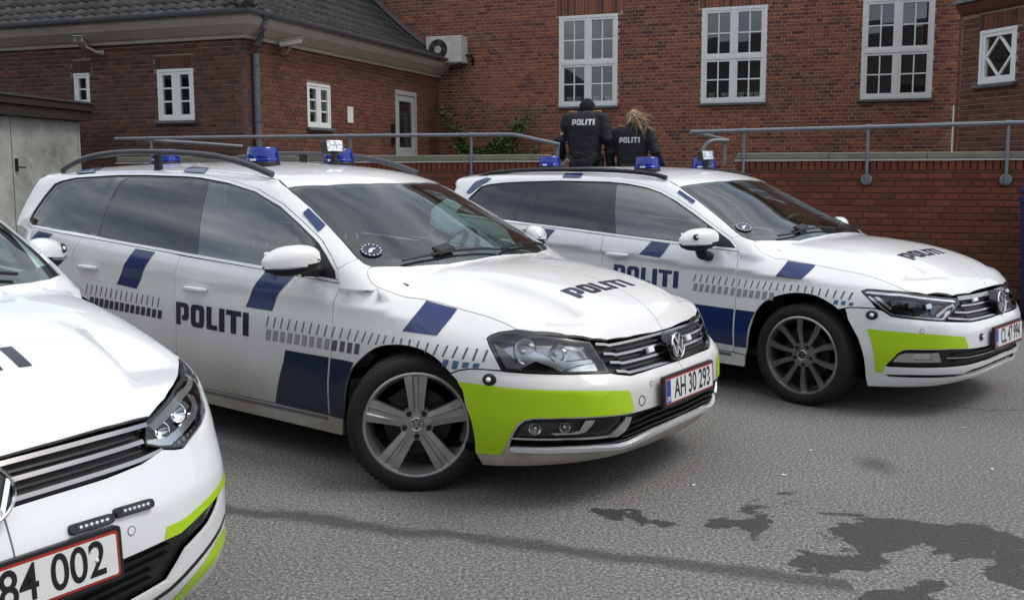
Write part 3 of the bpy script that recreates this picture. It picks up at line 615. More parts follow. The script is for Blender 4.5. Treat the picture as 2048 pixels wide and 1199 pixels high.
def interior(car, dash_x=-.62, belt=.98, roof=1.44, wheel_side=1, xs=(-1.45, -2.35)):
    def seat(name, x, y, w):
        root = empty(name, (x, y, 0), 0, car.root)
        MB().box((-.05, -w/2, .30), (.46, w/2, .50), None, .05).build('cushion', 'seat', root, 40)
        M = Matrix.Translation((-.03, 0, .44)) @ Matrix.Rotation(R(-16), 4, 'Y')
        MB().box((-.10, -w/2+.01, .0), (.05, w/2-.01, .60), M, .045).build('backrest', 'seat', root, 40)
        for yy in ((0,) if w < .8 else (-.4, 0, .4)):
            MB().box((-.06, yy-.13, .64), (.03, yy+.13, .82), M, .035).build('headrest', 'seat', root, 40)
            mb = MB(); mb.tube([(-.015, yy-.05, .58), (-.015, yy-.05, .66)], .007, 6); mb.tube([(-.015, yy+.05, .58), (-.015, yy+.05, .66)], .007, 6); mb.v = [tuple(M @ Vector(v)) for v in mb.v]; mb.build('headrest_post', 'chrome_soft', root, 60)
    for y in (-.37, .37): seat('front_seat', xs[0], y, .52)
    seat('rear_bench', xs[1], 0, 1.30)
    P = [(dash_x+.42, belt-.06), (dash_x+.22, belt+.01), (dash_x+.05, belt-.0), (dash_x-.03, belt-.05), (dash_x-.04, belt-.2), (dash_x+.1, belt-.4), (dash_x+.4, belt-.45)]
    MB().prism(P, -.70, .70, Matrix(((1, 0, 0, 0), (0, 0, -1, 0), (0, 1, 0, 0), (0, 0, 0, 1)))).build('dashboard', 'interior', car.root, 50)
    c = Vector((dash_x-.17, wheel_side*.37, belt-.03)); M = frame(c, (0, 1, 0), (-.88, 0, .47))
    mb = MB(); mb.lathe([(.185+.016*math.cos(2*math.pi*i/10), .016*math.sin(2*math.pi*i/10)) for i in range(11)], 36, M); mb.lathe([(0, .005), (.06, .0), (.07, -.03), (0, -.05)], 24, M)
    for a in (0, 180, 270): mb.box((.05, -.018, -.02), (.18, .018, -.006), M @ Matrix.Rotation(R(a), 4, 'Z'))
    st = mb.build('steering_wheel', 'black_satin', car.root, 40)
    MB().box((-3.35, -.78, .25), (dash_x+.3, .78, .29)).build('cabin_floor', 'interior', car.root)
    MB().box((dash_x+.02, -.10, belt-.005), (dash_x+.04, .10, belt+.11), Matrix.Translation((0, -.06, 0))).build('screen', 'black_gloss', car.root)
    p, n = car.at('top', (dash_x-.26, 0), -.10); MB().box((-.02, -.12, -.035), (.01, .12, .035), Matrix.Translation(p), .01).build('rear_view_mirror', 'black_plastic', car.root, 30)
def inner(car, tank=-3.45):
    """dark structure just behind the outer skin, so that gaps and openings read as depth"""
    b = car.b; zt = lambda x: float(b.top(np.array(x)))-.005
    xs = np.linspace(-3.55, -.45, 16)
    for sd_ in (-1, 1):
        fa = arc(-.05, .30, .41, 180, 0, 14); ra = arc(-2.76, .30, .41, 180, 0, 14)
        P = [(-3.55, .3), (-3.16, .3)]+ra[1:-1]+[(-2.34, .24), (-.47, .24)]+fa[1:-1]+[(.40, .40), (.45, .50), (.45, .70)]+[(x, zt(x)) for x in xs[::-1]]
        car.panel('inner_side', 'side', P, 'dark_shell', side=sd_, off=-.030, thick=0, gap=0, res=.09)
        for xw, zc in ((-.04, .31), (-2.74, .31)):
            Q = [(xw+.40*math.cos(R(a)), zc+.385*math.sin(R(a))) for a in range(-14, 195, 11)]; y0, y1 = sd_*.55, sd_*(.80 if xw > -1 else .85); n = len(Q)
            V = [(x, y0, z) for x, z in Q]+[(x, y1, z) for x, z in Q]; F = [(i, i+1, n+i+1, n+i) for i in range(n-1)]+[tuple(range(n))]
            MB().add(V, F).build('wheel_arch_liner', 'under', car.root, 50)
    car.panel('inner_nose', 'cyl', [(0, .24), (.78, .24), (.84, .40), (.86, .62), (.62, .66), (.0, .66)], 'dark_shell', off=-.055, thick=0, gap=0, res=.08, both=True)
    MB().box((-3.4, -.74, .20), (.50, .74, .23)).build('underbody', 'under', car.root)
def bars2(car, name, quads, kind, mat, parent, side):
    for q in quads: car.panel(name, kind, q, mat, parent, side=side, off=.0022, thick=0, gap=0, res=.03)
# ---------------------------------------------------------------- setting materials
def brick_mat(name, cols, rough=.85, moss=None):
    """fired brick: each brick its own tone, fine grain; cols from dark to light"""
    t = NT(name); p = t.n('ShaderNodeNewGeometry').outputs['Position']
    rnd = t.math('FRACT', t.math('ADD', t.n('ShaderNodeObjectInfo').outputs['Random'], t.n('ShaderNodeAttribute', attribute_name='tone').outputs['Fac']))
    n = len(cols); c = t.ramp(rnd, *[(i/(n-1), col) for i, col in enumerate(cols)])
    nz = t.noise(p, 38., 5, .65); big = t.noise(p, .9, 4, .6)
    c = t.mix(t.math('MULTIPLY', nz, .34), c, (.06, .028, .02, 1)); c = t.mix(t.ramp(big, (.48, (0, 0, 0)), (.75, (.35, .35, .35))), c, (.09, .05, .038, 1))
    if moss:
        z = t.n('ShaderNodeSeparateXYZ', {0: p}).outputs[2]; f = t.math('MULTIPLY', t.math('MULTIPLY_ADD', z, -1.1, moss, clamp=True), t.noise(p, 2.2, 5, .6)); c = t.mix(f, c, (.055, .048, .025, 1))
    b = t.bsdf(Base_Color=c, Roughness=rough); t.l(t.bump(nz, .35, .004), b.inputs['Normal']); return t.m
brick_mat('brick_main', [(.085, .034, .028), (.165, .055, .038), (.215, .070, .045), (.245, .077, .046), (.28, .098, .055), (.36, .115, .050)])
brick_mat('brick_wing', [(.045, .024, .019), (.075, .036, .026), (.098, .044, .030), (.122, .052, .034), (.165, .063, .037)])
brick_mat('brick_wing_red', [(.085, .031, .022), (.13, .045, .029), (.16, .052, .031), (.20, .062, .034)])
brick_mat('brick_parapet', [(.13, .032, .018), (.175, .042, .021), (.20, .048, .023), (.23, .058, .026), (.16, .045, .026)], moss=1.25)
brick_mat('brick_bay', [(.075, .028, .022), (.12, .042, .03), (.15, .05, .034), (.18, .06, .036)])
def mortar(name, col, dark):
    t = NT(name); p = t.n('ShaderNodeNewGeometry').outputs['Position']; n = t.noise(p, 60., 5, .7); big = t.noise(p, .8, 4, .6)
    c = t.mix(n, dark, col); c = t.mix(t.ramp(big, (.45, (0, 0, 0)), (.75, (.6, .6, .6))), c, dark); t.bsdf(Base_Color=c, Roughness=.95)
mortar('mortar_main', (.66, .46, .37, 1), (.42, .28, .22, 1)); mortar('mortar_wing', (.36, .27, .21, 1), (.14, .10, .08, 1)); mortar('mortar_parapet', (.20, .10, .07, 1), (.09, .05, .035, 1)); mortar('mortar_bay', (.40, .30, .23, 1), (.2, .14, .10, 1))
worn('window_white', (.76, .77, .76, 1), .5, .14, 14., 0, .05); worn('zinc', (.125, .14, .16, 1), .45, .25, 9., .4); worn('pipe_grey', (.10, .112, .13, 1), .5, .3, 8.); worn('coping_stone', (.21, .20, .155, 1), .95, .45, 9., 0, .3); worn('white_drip', (.42, .41, .38, 1), .7, .25, 12.)
worn('fascia_paint', (.37, .335, .285, 1), .7, .22, 3.5); worn('sill_slate', (.10, .105, .115, 1), .7, .35, 20.); worn('tube_steel', (.20, .215, .24, 1), .5, .28, 16., .25); worn('concrete', (.25, .24, .22, 1), .9, .3, 6., 0, .2)
worn('door_grey', (.36, .36, .36, 1), .6, .12, 6.); worn('ac_white', (.52, .52, .47, 1), .6, .35, 9.); worn('camera_beige', (.45, .42, .36, 1), .5, .2, 12.); simple('dark_wood', (.022, .017, .013, 1), .7); worn('shed_roof', (.05, .045, .04, 1), .8, .4, 12.)
t = NT('shed_metal'); p = t.n('ShaderNodeNewGeometry').outputs['Position']; n = t.noise(p, 1.6, 6, .65); n2 = t.noise(p, 9., 5, .6)
t.bsdf(Base_Color=t.mix(t.ramp(t.math('MULTIPLY_ADD', n2, .3, t.math('MULTIPLY', n, .8)), (.40, (0, 0, 0)), (.72, (1, 1, 1))), (.47, .49, .46, 1), (.20, .21, .18, 1)), Roughness=.55)
t = NT('pane_dark'); p = t.n('ShaderNodeNewGeometry').outputs['Position']; n = t.noise(p, 2.2, 3); b = t.bsdf(Base_Color=t.mix(t.ramp(t.noise(p, 4.5, 7, .7), (.42, (0, 0, 0)), (.6, (1, 1, 1))), (.012, .013, .013, 1), (.055, .058, .055, 1)), Roughness=.03, Specular_IOR_Level=.75); t.l(t.bump(n, .05, .03), b.inputs['Normal'])
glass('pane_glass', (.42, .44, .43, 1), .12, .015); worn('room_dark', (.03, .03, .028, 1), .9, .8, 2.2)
t = NT('roof_tile'); p = t.n('ShaderNodeNewGeometry').outputs['Position']; rnd = t.math('FRACT', t.math('ADD', t.n('ShaderNodeObjectInfo').outputs['Random'], t.n('ShaderNodeAttribute', attribute_name='tone').outputs['Fac']))
n = t.noise(p, 22., 6, .65); c = t.mix(rnd, (.020, .021, .020, 1), (.045, .046, .043, 1)); li = t.ramp(t.noise(p, 13., 6, .7), (.60, (0, 0, 0)), (.72, (1, 1, 1))); c = t.mix(t.math('MULTIPLY', li, .55), c, (.14, .145, .12, 1)); t.bsdf(Base_Color=c, Roughness=.75)
t = NT('asphalt'); p = t.n('ShaderNodeNewGeometry').outputs['Position']; xyz = t.n('ShaderNodeSeparateXYZ', {0: p}); X, Y = xyz.outputs[0], xyz.outputs[1]
fine = t.noise(p, 75., 5, .8); mid = t.noise(p, 45., 5, .7); big = t.noise(p, .55, 6, .6); vor = t.n('ShaderNodeTexVoronoi', {'Vector': p, 'Scale': 95.}).outputs['Distance']
c = t.ramp(fine, (.36, (.040, .038, .035)), (.50, (.165, .157, .147)), (.62, (.42, .405, .38)))
c = t.mix(t.math('MULTIPLY', t.ramp(vor, (.0, (1, 1, 1)), (.28, (0, 0, 0))), .5), c, (.30, .285, .265, 1)); c = t.mix(t.ramp(mid, (.45, (0, 0, 0)), (.75, (.5, .5, .5))), c, (.055, .052, .048, 1))
c = t.mix(t.ramp(big, (.35, (0, 0, 0)), (.7, (.32, .32, .32))), c, (.055, .053, .05, 1))
nd = t.n('ShaderNodeTexNoise', {'Vector': t.n('ShaderNodeMapping', {0: p, 3: (1., 1.3, 1.)}).outputs[0], 'Scale': 2.2, 'Detail': 7., 'Roughness': .56, 'Distortion': .35}).outputs[0]; nd2 = t.noise(p, 9., 5, .6)
ex = t.math('MULTIPLY', t.math('SUBTRACT', X, 1.75), .80); ey = t.math('MULTIPLY', t.math('SUBTRACT', t.math('MULTIPLY_ADD', X, .12, Y), 3.80), 1.9)
win = t.math('SUBTRACT', 1.0, t.math('ADD', t.math('MULTIPLY', ex, ex), t.math('MULTIPLY', ey, ey)))
wet = t.math('ADD', t.math('MULTIPLY', win, .42), t.math('MULTIPLY', t.math('SUBTRACT', nd, .53), 3.6)); wet = t.ramp(t.math('ADD', wet, t.math('MULTIPLY', t.math('SUBTRACT', nd2, .5), .5)), (.14, (0, 0, 0)), (.19, (1, 1, 1)))
ln = t.math('ABSOLUTE', t.math('ADD', t.math('SUBTRACT', Y, t.math('MULTIPLY_ADD', X, -.325, 3.70)), t.math('MULTIPLY', t.math('SUBTRACT', t.noise(p, 3.1, 5), .5), .22)))
lm = t.math('MULTIPLY', t.ramp(ln, (.03, (1, 1, 1)), (.085, (0, 0, 0))), t.math('MULTIPLY', t.math('LESS_THAN', X, 1.2), t.math('GREATER_THAN', X, -1.5)))
sx_, sy_ = t.math('SUBTRACT', X, 1.81), t.math('MULTIPLY', t.math('SUBTRACT', Y, 4.72), .62)
sp = t.ramp(t.math('ADD', t.math('SQRT', t.math('ADD', t.math('MULTIPLY', sx_, sx_), t.math('MULTIPLY', sy_, sy_))), t.math('MULTIPLY', t.math('SUBTRACT', nd2, .5), .12)), (.03, (.7, .7, .7)), (.12, (0, 0, 0)))
oil = t.ramp(t.math('ADD', t.math('SQRT', t.math('ADD', t.math('POWER', t.math('ADD', X, .2), 2.), t.math('POWER', t.math('SUBTRACT', Y, 4.05), 2.))), t.math('MULTIPLY', nd, .5)), (.25, (.35, .35, .35)), (.75, (0, 0, 0)))
wm = t.math('MAXIMUM', t.math('MAXIMUM', wet, t.math('MULTIPLY', lm, .8)), t.math('MAXIMUM', sp, oil)); c = t.mix(t.math('MULTIPLY', wm, .82), c, (.020, .019, .018, 1))
crk = t.math('ABSOLUTE', t.math('ADD', t.math('SUBTRACT', Y, t.math('MULTIPLY_ADD', X, -.35, 6.85)), t.math('MULTIPLY', t.math('SUBTRACT', t.noise(p, 4., 6, .7), .5), .35)))
c = t.mix(t.math('MULTIPLY', t.math('LESS_THAN', crk, .008), .8), c, (.012, .011, .010, 1))
b = t.bsdf(Base_Color=c, Roughness=t.math('MULTIPLY_ADD', wm, -.35, .92)); t.l(t.bump(t.math('ADD', fine, t.math('MULTIPLY', vor, .6)), .55, .006), b.inputs['Normal'])
worn('bin_blue', (.012, .035, .13, 1), .45, .2, 10.); simple('uniform', (.0075, .0085, .014, 1), .8); simple('uniform_trousers', (.006, .0065, .009, 1), .85); simple('skin', (.42, .25, .18, 1), .6); simple('knit', (.006, .006, .008, 1), .95); simple('silver_print', (.55, .56, .58, 1), .45); simple('gold_braid', (.30, .20, .06, 1), .5)
t = NT('hair_blond'); p = t.n('ShaderNodeTexCoord').outputs['Object']; n = t.n('ShaderNodeTexNoise', {'Vector': t.n('ShaderNodeMapping', {0: p, 3: (60, 60, 9)}).outputs[0], 'Scale': 1., 'Detail': 4}).outputs[0]; t.bsdf(Base_Color=t.ramp(n, (.3, (.16, .10, .05)), (.7, (.52, .38, .22))), Roughness=.5)
t = NT('leaf'); rnd = t.n('ShaderNodeObjectInfo').outputs['Random']; n = t.noise(t.n('ShaderNodeNewGeometry').outputs['Position'], 9., 4, .6); b = t.bsdf(Base_Color=t.ramp(n, (.3, (.03, .055, .014)), (.55, (.07, .115, .026)), (.75, (.12, .16, .045))), Roughness=.55)
worn('bark', (.06, .042, .03, 1), .9, .3, 30.)
worn('opposite_wall', (.06, .045, .04, 1), .85, .25, 1.2)
# ---------------------------------------------------------------- ground
TH = R(20); UV = Vector((math.cos(TH), -math.sin(TH), 0)); NV = Vector((math.sin(TH), math.cos(TH), 0))
def bw(u, n, z=0.): return UV*u+NV*n+Vector((0, 0, z))
mb = MB(); mb.add([(-150, -150, 0), (150, -150, 0), (150, 150, 0), (-150, 150, 0)], [(0, 1, 2, 3)]); gnd = mb.build('asphalt_yard', 'asphalt'); gnd['kind'] = 'structure'
# ---------------------------------------------------------------- brickwork
def brick_mesh(w, h, name='brick', d=.011, ch=.004):
    V = [(-w/2, 0, -h/2), (w/2, 0, -h/2), (w/2, 0, h/2), (-w/2, 0, h/2), (-w/2, -d+ch, -h/2), (w/2, -d+ch, -h/2), (w/2, -d+ch, h/2), (-w/2, -d+ch, h/2), (-w/2+ch, -d, -h/2+ch), (w/2-ch, -d, -h/2+ch), (w/2-ch, -d, h/2-ch), (-w/2+ch, -d, h/2-ch)]
    F = [(i, (i+1) % 4, 4+(i+1) % 4, 4+i) for i in range(4)]+[(4+i, 4+(i+1) % 4, 8+(i+1) % 4, 8+i) for i in range(4)]+[(8, 9, 10, 11)]
    return V, F
SHARE = {}
def brick_face(root, M, L_, z0, z1, holes, mat, mort, singles, pref, course=.0667, pitch=.24, bh=.054, seed=1, bond='english', soldier=(), tonefn=None):
    """a brick face in local x/z of M, facing local -y; the bricks nearest pref become parts of their own"""
    rnd = random.Random(seed); R_ = []
    k = 0; z = z0
    while z+bh < z1+.001:
        hd = (k % 2 == 1) if bond == 'english' else False; pt = pitch/2 if hd else pitch; x = -(pt*.5 if hd else (.12 if k % 4 == 2 else 0))-rnd.uniform(0, .01)
        while x < L_:
            a, b = max(x, 0), min(x+pt-.0115, L_)
            segs = [(a, b)]
            for (hx0, hx1, hz0, hz1) in list(holes)+[(q0-.004, q1+.004, q2, q3) for q0, q1, q2, q3, _ in soldier]:
                if z+bh > hz0 and z < hz1:
                    ns = []
                    for s0, s1 in segs:
                        if s1 <= hx0 or s0 >= hx1: ns.append((s0, s1)); continue
                        if s0 < hx0-.02: ns.append((s0, hx0-.004))
                        if s1 > hx1+.02: ns.append((hx1+.004, s1))
                    segs = ns
            for s0, s1 in segs:
                if s1-s0 > .025: R_.append((s0, s1, z, z+bh))
            x += pt
        z += course; k += 1
    for (x0, x1, zb, zt, n_) in soldier:                 # flat arches over openings: bricks on end
        w_ = (x1-x0)/n_
        for i in range(n_): R_.append((x0+i*w_+.005, x0+(i+1)*w_-.005, zb+.004, zt-.006))
    # mortar sheet with the openings cut out
    P = [(0, z0-.02), (L_, z0-.02), (L_, z1), (0, z1)]; V2, F2 = cdt(P, [[(a, c_), (b, c_), (b, d_), (a, d_)] for a, b, c_, d_ in holes], 5.)
    m = bpy.data.meshes.new('mortar'); m.from_pydata([tuple(M @ Vector((x, 0, z_))) for x, z_ in V2], [], F2.tolist()); m.update()
    if m.polygons and (m.polygons[0].normal.dot(M.to_3x3() @ Vector((0, -1, 0))) < 0): m.flip_normals()
    obj('mortar', m, mort, root)
    R_.sort(key=lambda r: (r[1]-r[0] < .2, math.dist(((r[0]+r[1])/2, (r[2]+r[3])/2), pref)))
    single = R_[:singles]; rest = R_[singles:]; V = []; F = []; tone = []
    q = M.to_quaternion()
    for (x0, x1, a, b) in single:
        key = (round(x1-x0, 3), round(b-a, 3), mat)
        if key not in SHARE:
            vv, ff = brick_mesh(x1-x0, b-a); me = bpy.data.meshes.new('brick'); me.from_pydata(vv, [], ff); me.materials.append(MATS[mat]); SHARE[key] = me
        o = bpy.data.objects.new('brick', SHARE[key]); COL.objects.link(o); o.parent = root; o.rotation_mode = 'QUATERNION'; o.rotation_quaternion = q
        o.location = M @ Vector(((x0+x1)/2, rnd.uniform(-.0015, .002), (a+b)/2+rnd.uniform(-.001, .001)))
    for (x0, x1, a, b) in rest:
        vv, ff = brick_mesh(x1-x0, b-a); o = len(V); dx, dy, dz = (x0+x1)/2, rnd.uniform(-.0015, .002), (a+b)/2+rnd.uniform(-.001, .001)
        V += [tuple(M @ Vector((v[0]+dx, v[1]+dy, v[2]+dz))) for v in vv]; F += [tuple(i+o for i in f) for f in ff]; tn = tonefn((x0+x1)/2, a) if tonefn else None
        tone += [rnd.random() if tn is None else tn]*len(ff)
    if F:
        m = bpy.data.meshes.new('brickwork'); m.from_pydata(V, [], F); m.update(); at = m.attributes.new('tone', 'FLOAT', 'FACE'); at.data.foreach_set('value', tone)
        o = obj('brickwork', m, mat, root); o['kind'] = 'stuff'
def LM(u, n, z=0., ang=0.): return Matrix.Translation((u, n, z)) @ Matrix.Rotation(ang, 4, 'Z')
def window(root, M, w, h, cols, rows, sub, sill=True, name='window', diamond=False, frame_w=.055, mid=None):
    """casement window: frame, sashes with glazing bars, one object per pane; local x/z of M, facing -y"""
    win = empty('window', (0, 0, 0), 0, root); win.name = name
    fr = MB(); D0, D1 = -.01, .06
    def bar(x0, x1, z0, z1, y0=D0, y1=D1, t=fr): t.box((x0, y0, z0), (x1, y1, z1), M)
    fw = frame_w
    bar(0, fw, 0, h); bar(w-fw, w, 0, h); bar(fw, w-fw, 0, fw); bar(fw, w-fw, h-fw, h)
    xs = [fw+(w-2*fw)*i/cols for i in range(cols+1)]; zs = [fw, h-fw] if not mid else [fw, mid, h-fw]
    for x in xs[1:-1]: bar(x-.028, x+.028, fw, h-fw, D0+.002)
    for z in zs[1:-1]: bar(fw, w-fw, z-.03, z+.03, D0-.004)
    fr.build('frame', 'window_white', win)
    for i in range(cols):
        for j in range(len(zs)-1):
            a, b = xs[i]+(.028 if i else 0), xs[i+1]-(.028 if i < cols-1 else 0); c_, d_ = zs[j]+(.03 if j else 0), zs[j+1]-(.03 if j < len(zs)-2 else 0)
            sh = MB(); s = .045
            for q in ((a, a+s, c_, d_), (b-s, b, c_, d_), (a+s, b-s, c_, c_+s), (a+s, b-s, d_-s, d_)): bar(*q, y0=D0+.010, y1=.05, t=sh)
            A0, A1, C0, C1 = a+s, b-s, c_+s, d_-s; nx, nz_ = sub; gx = [A0+(A1-A0)*k/nx for k in range(nx+1)]; gz = [C0+(C1-C0)*k/nz_ for k in range(nz_+1)]
            if diamond:
                cx, cz, hw = (A0+A1)/2, (C0+C1)/2, .013; pts = [(cx, C1), (A1, cz), (cx, C0), (A0, cz)]
                for k in range(4):
                    p0, p1 = Vector(pts[k]), Vector(pts[(k+1) % 4]); d = (p1-p0).normalized(); nn = Vector((-d.y, d.x))*hw
                    P = [p0+nn, p0-nn, p1-nn, p1+nn]; sh.add([(v.x, y, v.y) for y in (.012, .04) for v in P], [(0, 1, 2, 3), (7, 6, 5, 4), (0, 4, 5, 1), (1, 5, 6, 2), (2, 6, 7, 3), (3, 7, 4, 0)], M)
            else:
                for x in gx[1:-1]: bar(x-.012, x+.012, C0, C1, .012, .045, sh)
                for z in gz[1:-1]: bar(A0, A1, z-.012, z+.012, .014, .043, sh)
            sh.build('sash', 'window_white', win)
            for ix in range(nx):
                for iz in range(nz_):
                    e = lambda k, n_, v: v
                    x0 = gx[ix]+(.012 if ix else 0); x1 = gx[ix+1]-(.012 if ix < nx-1 else 0); z0 = gz[iz]+(.012 if iz else 0); z1 = gz[iz+1]-(.012 if iz < nz_-1 else 0)
                    ry = random.uniform(-.006, .006); rz = random.uniform(-.006, .006); y = .03
                    m = bpy.data.meshes.new('pane'); m.from_pydata([tuple(M @ Vector((xx, y+ry*(xx-x0)+rz*(zz-z0), zz))) for xx, zz in ((x0, z0), (x1, z0), (x1, z1), (x0, z1))], [], [(0, 1, 2, 3)]); obj('pane', m, 'pane_glass', win)
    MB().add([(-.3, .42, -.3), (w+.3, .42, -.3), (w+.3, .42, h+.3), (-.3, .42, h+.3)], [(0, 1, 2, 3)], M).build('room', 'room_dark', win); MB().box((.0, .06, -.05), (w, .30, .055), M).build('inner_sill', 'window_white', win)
    if sill: MB().box((-.04, -.075, -.055), (w+.04, .03, -.004), M, .012).build('sill', 'sill_slate', win)
    return win
# ---- main building
NM, UW, NW, NP = 18.65, -8.39, 11.96, 10.85
def bldroot(name, u, n, label, cat='building'):
    o = empty(name, bw(u, n), -TH); tag(o, label, cat); return o
mbd = bldroot('station_building', UW, NM, 'large red brick building with tall white paned windows behind the terrace')
UM = UW-5.; L_ = 2.2-UM; h0 = .65
W3 = [(-5.795, 1.178), (-3.012, 1.178), (-.195, 1.170)]
holes = [(u-UM, u-UM+w_, 2.66, 4.40) for u, w_ in W3]
brick_face(mbd, LM(-5., 0), L_, h0, 5.4, holes, 'brick_main', 'mortar_main', 300, (9.6, 3.4), seed=3, soldier=[(a-.06, b+.06, 4.40, 4.74, 19) for a, b, *_ in holes])
for u, w_ in W3: window(mbd, LM(u-UW, 0, 2.66), w_, 1.74, 2, 2, (2, 2), mid=.83)
UH = [(u-UM-.0, u-UM+w_, 6.1, 7.84) for u, w_ in W3]+[(-8.6-UM, -7.42-UM, 6.1, 7.84), (-11.4-UM, -10.22-UM, 6.1, 7.84)]
brick_face(mbd, LM(-5., 0), L_, 5.402, 8.6, UH, 'brick_main', 'mortar_main', 0, (0, 0), seed=4, soldier=[(a-.06, b+.06, 7.84, 8.18, 19) for a, b, *_ in UH])
for a, b, c_, d_ in UH: window(mbd, LM(a-5., 0, 6.1), b-a, 1.74, 2, 2, (2, 2), mid=.83)
MB().add([(-5.4, -.5, 8.6), (L_-4.6, -.5, 8.6), (L_-4.6, 5.5, 13.2), (-5.4, 5.5, 13.2), (-5.4, -.5, 8.5), (L_-4.6, -.5, 8.5), (L_-4.6, .2, 8.5), (-5.4, .2, 8.5)], [(0, 1, 2, 3), (4, 5, 1, 0), (4, 7, 6, 5)]).build('roof', 'roof_tile', mbd)
for k, (u, w_) in enumerate(W3[:2]):                      # flower pots on the inside sills
    for x in ((.20, .36, .72, .95) if k == 0 else (.18, .42, .72, .88, 1.02)):
        MB().lathe([(.045, 0), (.065, .11), (.07, .11), (.07, .13), (.06, .13)], 16, LM(u-UW+x, .13, 2.72)).build('flower_pot', 'window_white', mbd, 40)
# ---- wing on the left with its tiled roof
wng = bldroot('station_wing', UW, NW, 'low dark brick wing with tiled roof and grey eaves on the left')
LW = 5.6; MW = LM(-LW, 0); hl_ = [(UW*0+LW-(UW- -11.47)*-1*-1 if False else LW-(-UW-11.47)*-1, 0, 0, 0)]
wl = [(-11.473+8.39+LW, -11.175+8.39+LW, 2.436, 2.912), (-9.913+8.39+LW, -9.272+8.39+LW, 2.172, 2.916)]
brick_face(wng, MW, LW-.14, h0-.65, 3.34, wl, 'brick_wing', 'mortar_wing', 150, (4.6, 2.4), seed=5, soldier=[(a-.03, b+.03, d_, d_+.19, max(4, int((b-a)/.075))) for a, b, c_, d_ in wl])
wr = [(13.585-NW, 14.30-NW, 2.12, 2.815), (16.66-NW, 17.575-NW, .66, 2.93)]
brick_face(wng, LM(0, .14, 0, math.pi/2), NM-NW-.14, h0-.65, 3.34, [(a-.14, b-.14, c_, d_) for a, b, c_, d_ in wr], 'brick_wing_red', 'mortar_wing', 150, (2., 2.4), seed=6)
V = []; F = []; rnd = random.Random(4); tone = []                 # rounded corner of the wing: short curved bricks
for k in range(50):
    for j in range(3):
        a0 = math.pi*1.5+math.pi/2*j/3+.02; a1 = math.pi*1.5+math.pi/2*(j+1)/3-.02; r = .15; z = k*.0667; o = len(V)
        for a in (a0, (a0+a1)/2, a1):
            for zz in (z, z+.054): V.append((-.14+r*math.cos(a), .14+r*math.sin(a), zz))
        F += [(o, o+2, o+3, o+1), (o+2, o+4, o+5, o+3)]; tone += [rnd.random()]*2
m = bpy.data.meshes.new('corner_bricks'); m.from_pydata(V, [], F); at = m.attributes.new('tone', 'FLOAT', 'FACE'); at.data.foreach_set('value', tone); obj('corner_bricks', m, 'brick_wing', wng)['kind'] = 'stuff'
MB().lathe([(.14, -.02), (.14, 3.34)], 10, Matrix.Translation((-.14, .14, 0)), math.pi*1.5, math.pi*2).build('corner_mortar', 'mortar_wing', wng, 60)
window(wng, LM(-LW+wl[0][0], 0, 2.436), .298, .476, 1, 1, (1, 2), frame_w=.03); window(wng, LM(-LW+wl[1][0], 0, 2.172), .641, .744, 2, 1, (1, 3), frame_w=.04)
window(wng, LM(0, wr[0][0], 2.12, math.pi/2), .715, .695, 2, 1, (1, 3), frame_w=.04)
dr = empty('door', (0, 0, 0), 0, wng); MD = LM(0, wr[1][0], .66, math.pi/2)
mb = MB(); mb.box((0, -.01, 0), (.07, .08, 2.27), MD); mb.box((.845, -.01, 0), (.915, .08, 2.27), MD); mb.box((.07, -.01, 2.19), (.845, .08, 2.27), MD); mb.build('frame', 'door_grey', dr)
mb = MB(); mb.box((.07, .01, 0), (.19, .05, 2.19), MD); mb.box((.725, .01, 0), (.845, .05, 2.19), MD); mb.box((.19, .01, 2.07), (.725, .05, 2.19), MD); mb.box((.19, .012, 0), (.725, .05, 1.20), MD); mb.build('leaf', 'door_grey', dr)
mb = MB(); mb.box((.19, .03, 1.20), (.725, .035, 2.07), MD); mb.build('pane', 'pane_dark', dr); MB().box((-.20, -.05, 1.25), (-.10, -.005, 1.62), MD).build('code_lock', 'black_plastic', dr)
MB().box((15.03-NW-.19, -.02, 2.24), (15.03-NW, -.011, 2.51), LM(0, 0, 0, math.pi/2)).build('notice_sheet', 'plate_white', wng)
# eaves
prof = [(0, 3.30), (-.05, 3.30), (-.06, 3.345), (-.10, 3.36), (-.24, 3.47), (-.29, 3.56), (-.29, 3.63), (0, 3.63)]
def extr(prof, x0, x1, M, s0=0., s1=0.):
    n = len(prof); V = [(x0+s0*-y, y, z) for y, z in prof]+[(x1+s1*-y, y, z) for y, z in prof]
    return MB().add(V, [tuple(range(n)), tuple(range(2*n-1, n-1, -1))]+[((i+1) % n, i, n+i, n+(i+1) % n) for i in range(n)], M)
extr(prof, -LW, 0, Matrix.Identity(4), 0, 1.).build('eaves_board', 'fascia_paint', wng); extr(prof, 0, NM-NW-.02, LM(0, 0, 0, math.pi/2), -1., 0).build('eaves_board', 'fascia_paint', wng)
gu = [(-.29+(-.055+.055*math.cos(R(a))), 3.645+.055*math.sin(R(a))) for a in range(180, 361, 20)]
for a_ in ((-LW, 0, Matrix.Identity(4), 0, 1.), (0, NM-NW-.3, LM(0, 0, 0, math.pi/2), -1., 0)):
    x0, x1, M, s0, s1 = a_; n = len(gu); V = [(x0+s0*-y, y, z) for y, z in gu]+[(x1+s1*-y, y, z) for y, z in gu]; MB().add(V, [(i, i+1, n+i+1, n+i) for i in range(n-1)], M).build('gutter', 'zinc', wng, 50)
mb = MB(); mb.tube([(.26, .10, 3.60), (.26, .12, 3.44), (.20, .14, 3.34), (.10, .17, 3.22), (.07, .18, 3.10), (.07, .18, .66)], .048, 12); mb.box((.19, .03, 3.56), (.34, .18, 3.70)); mb.build('downpipe', 'pipe_grey', wng, 50)
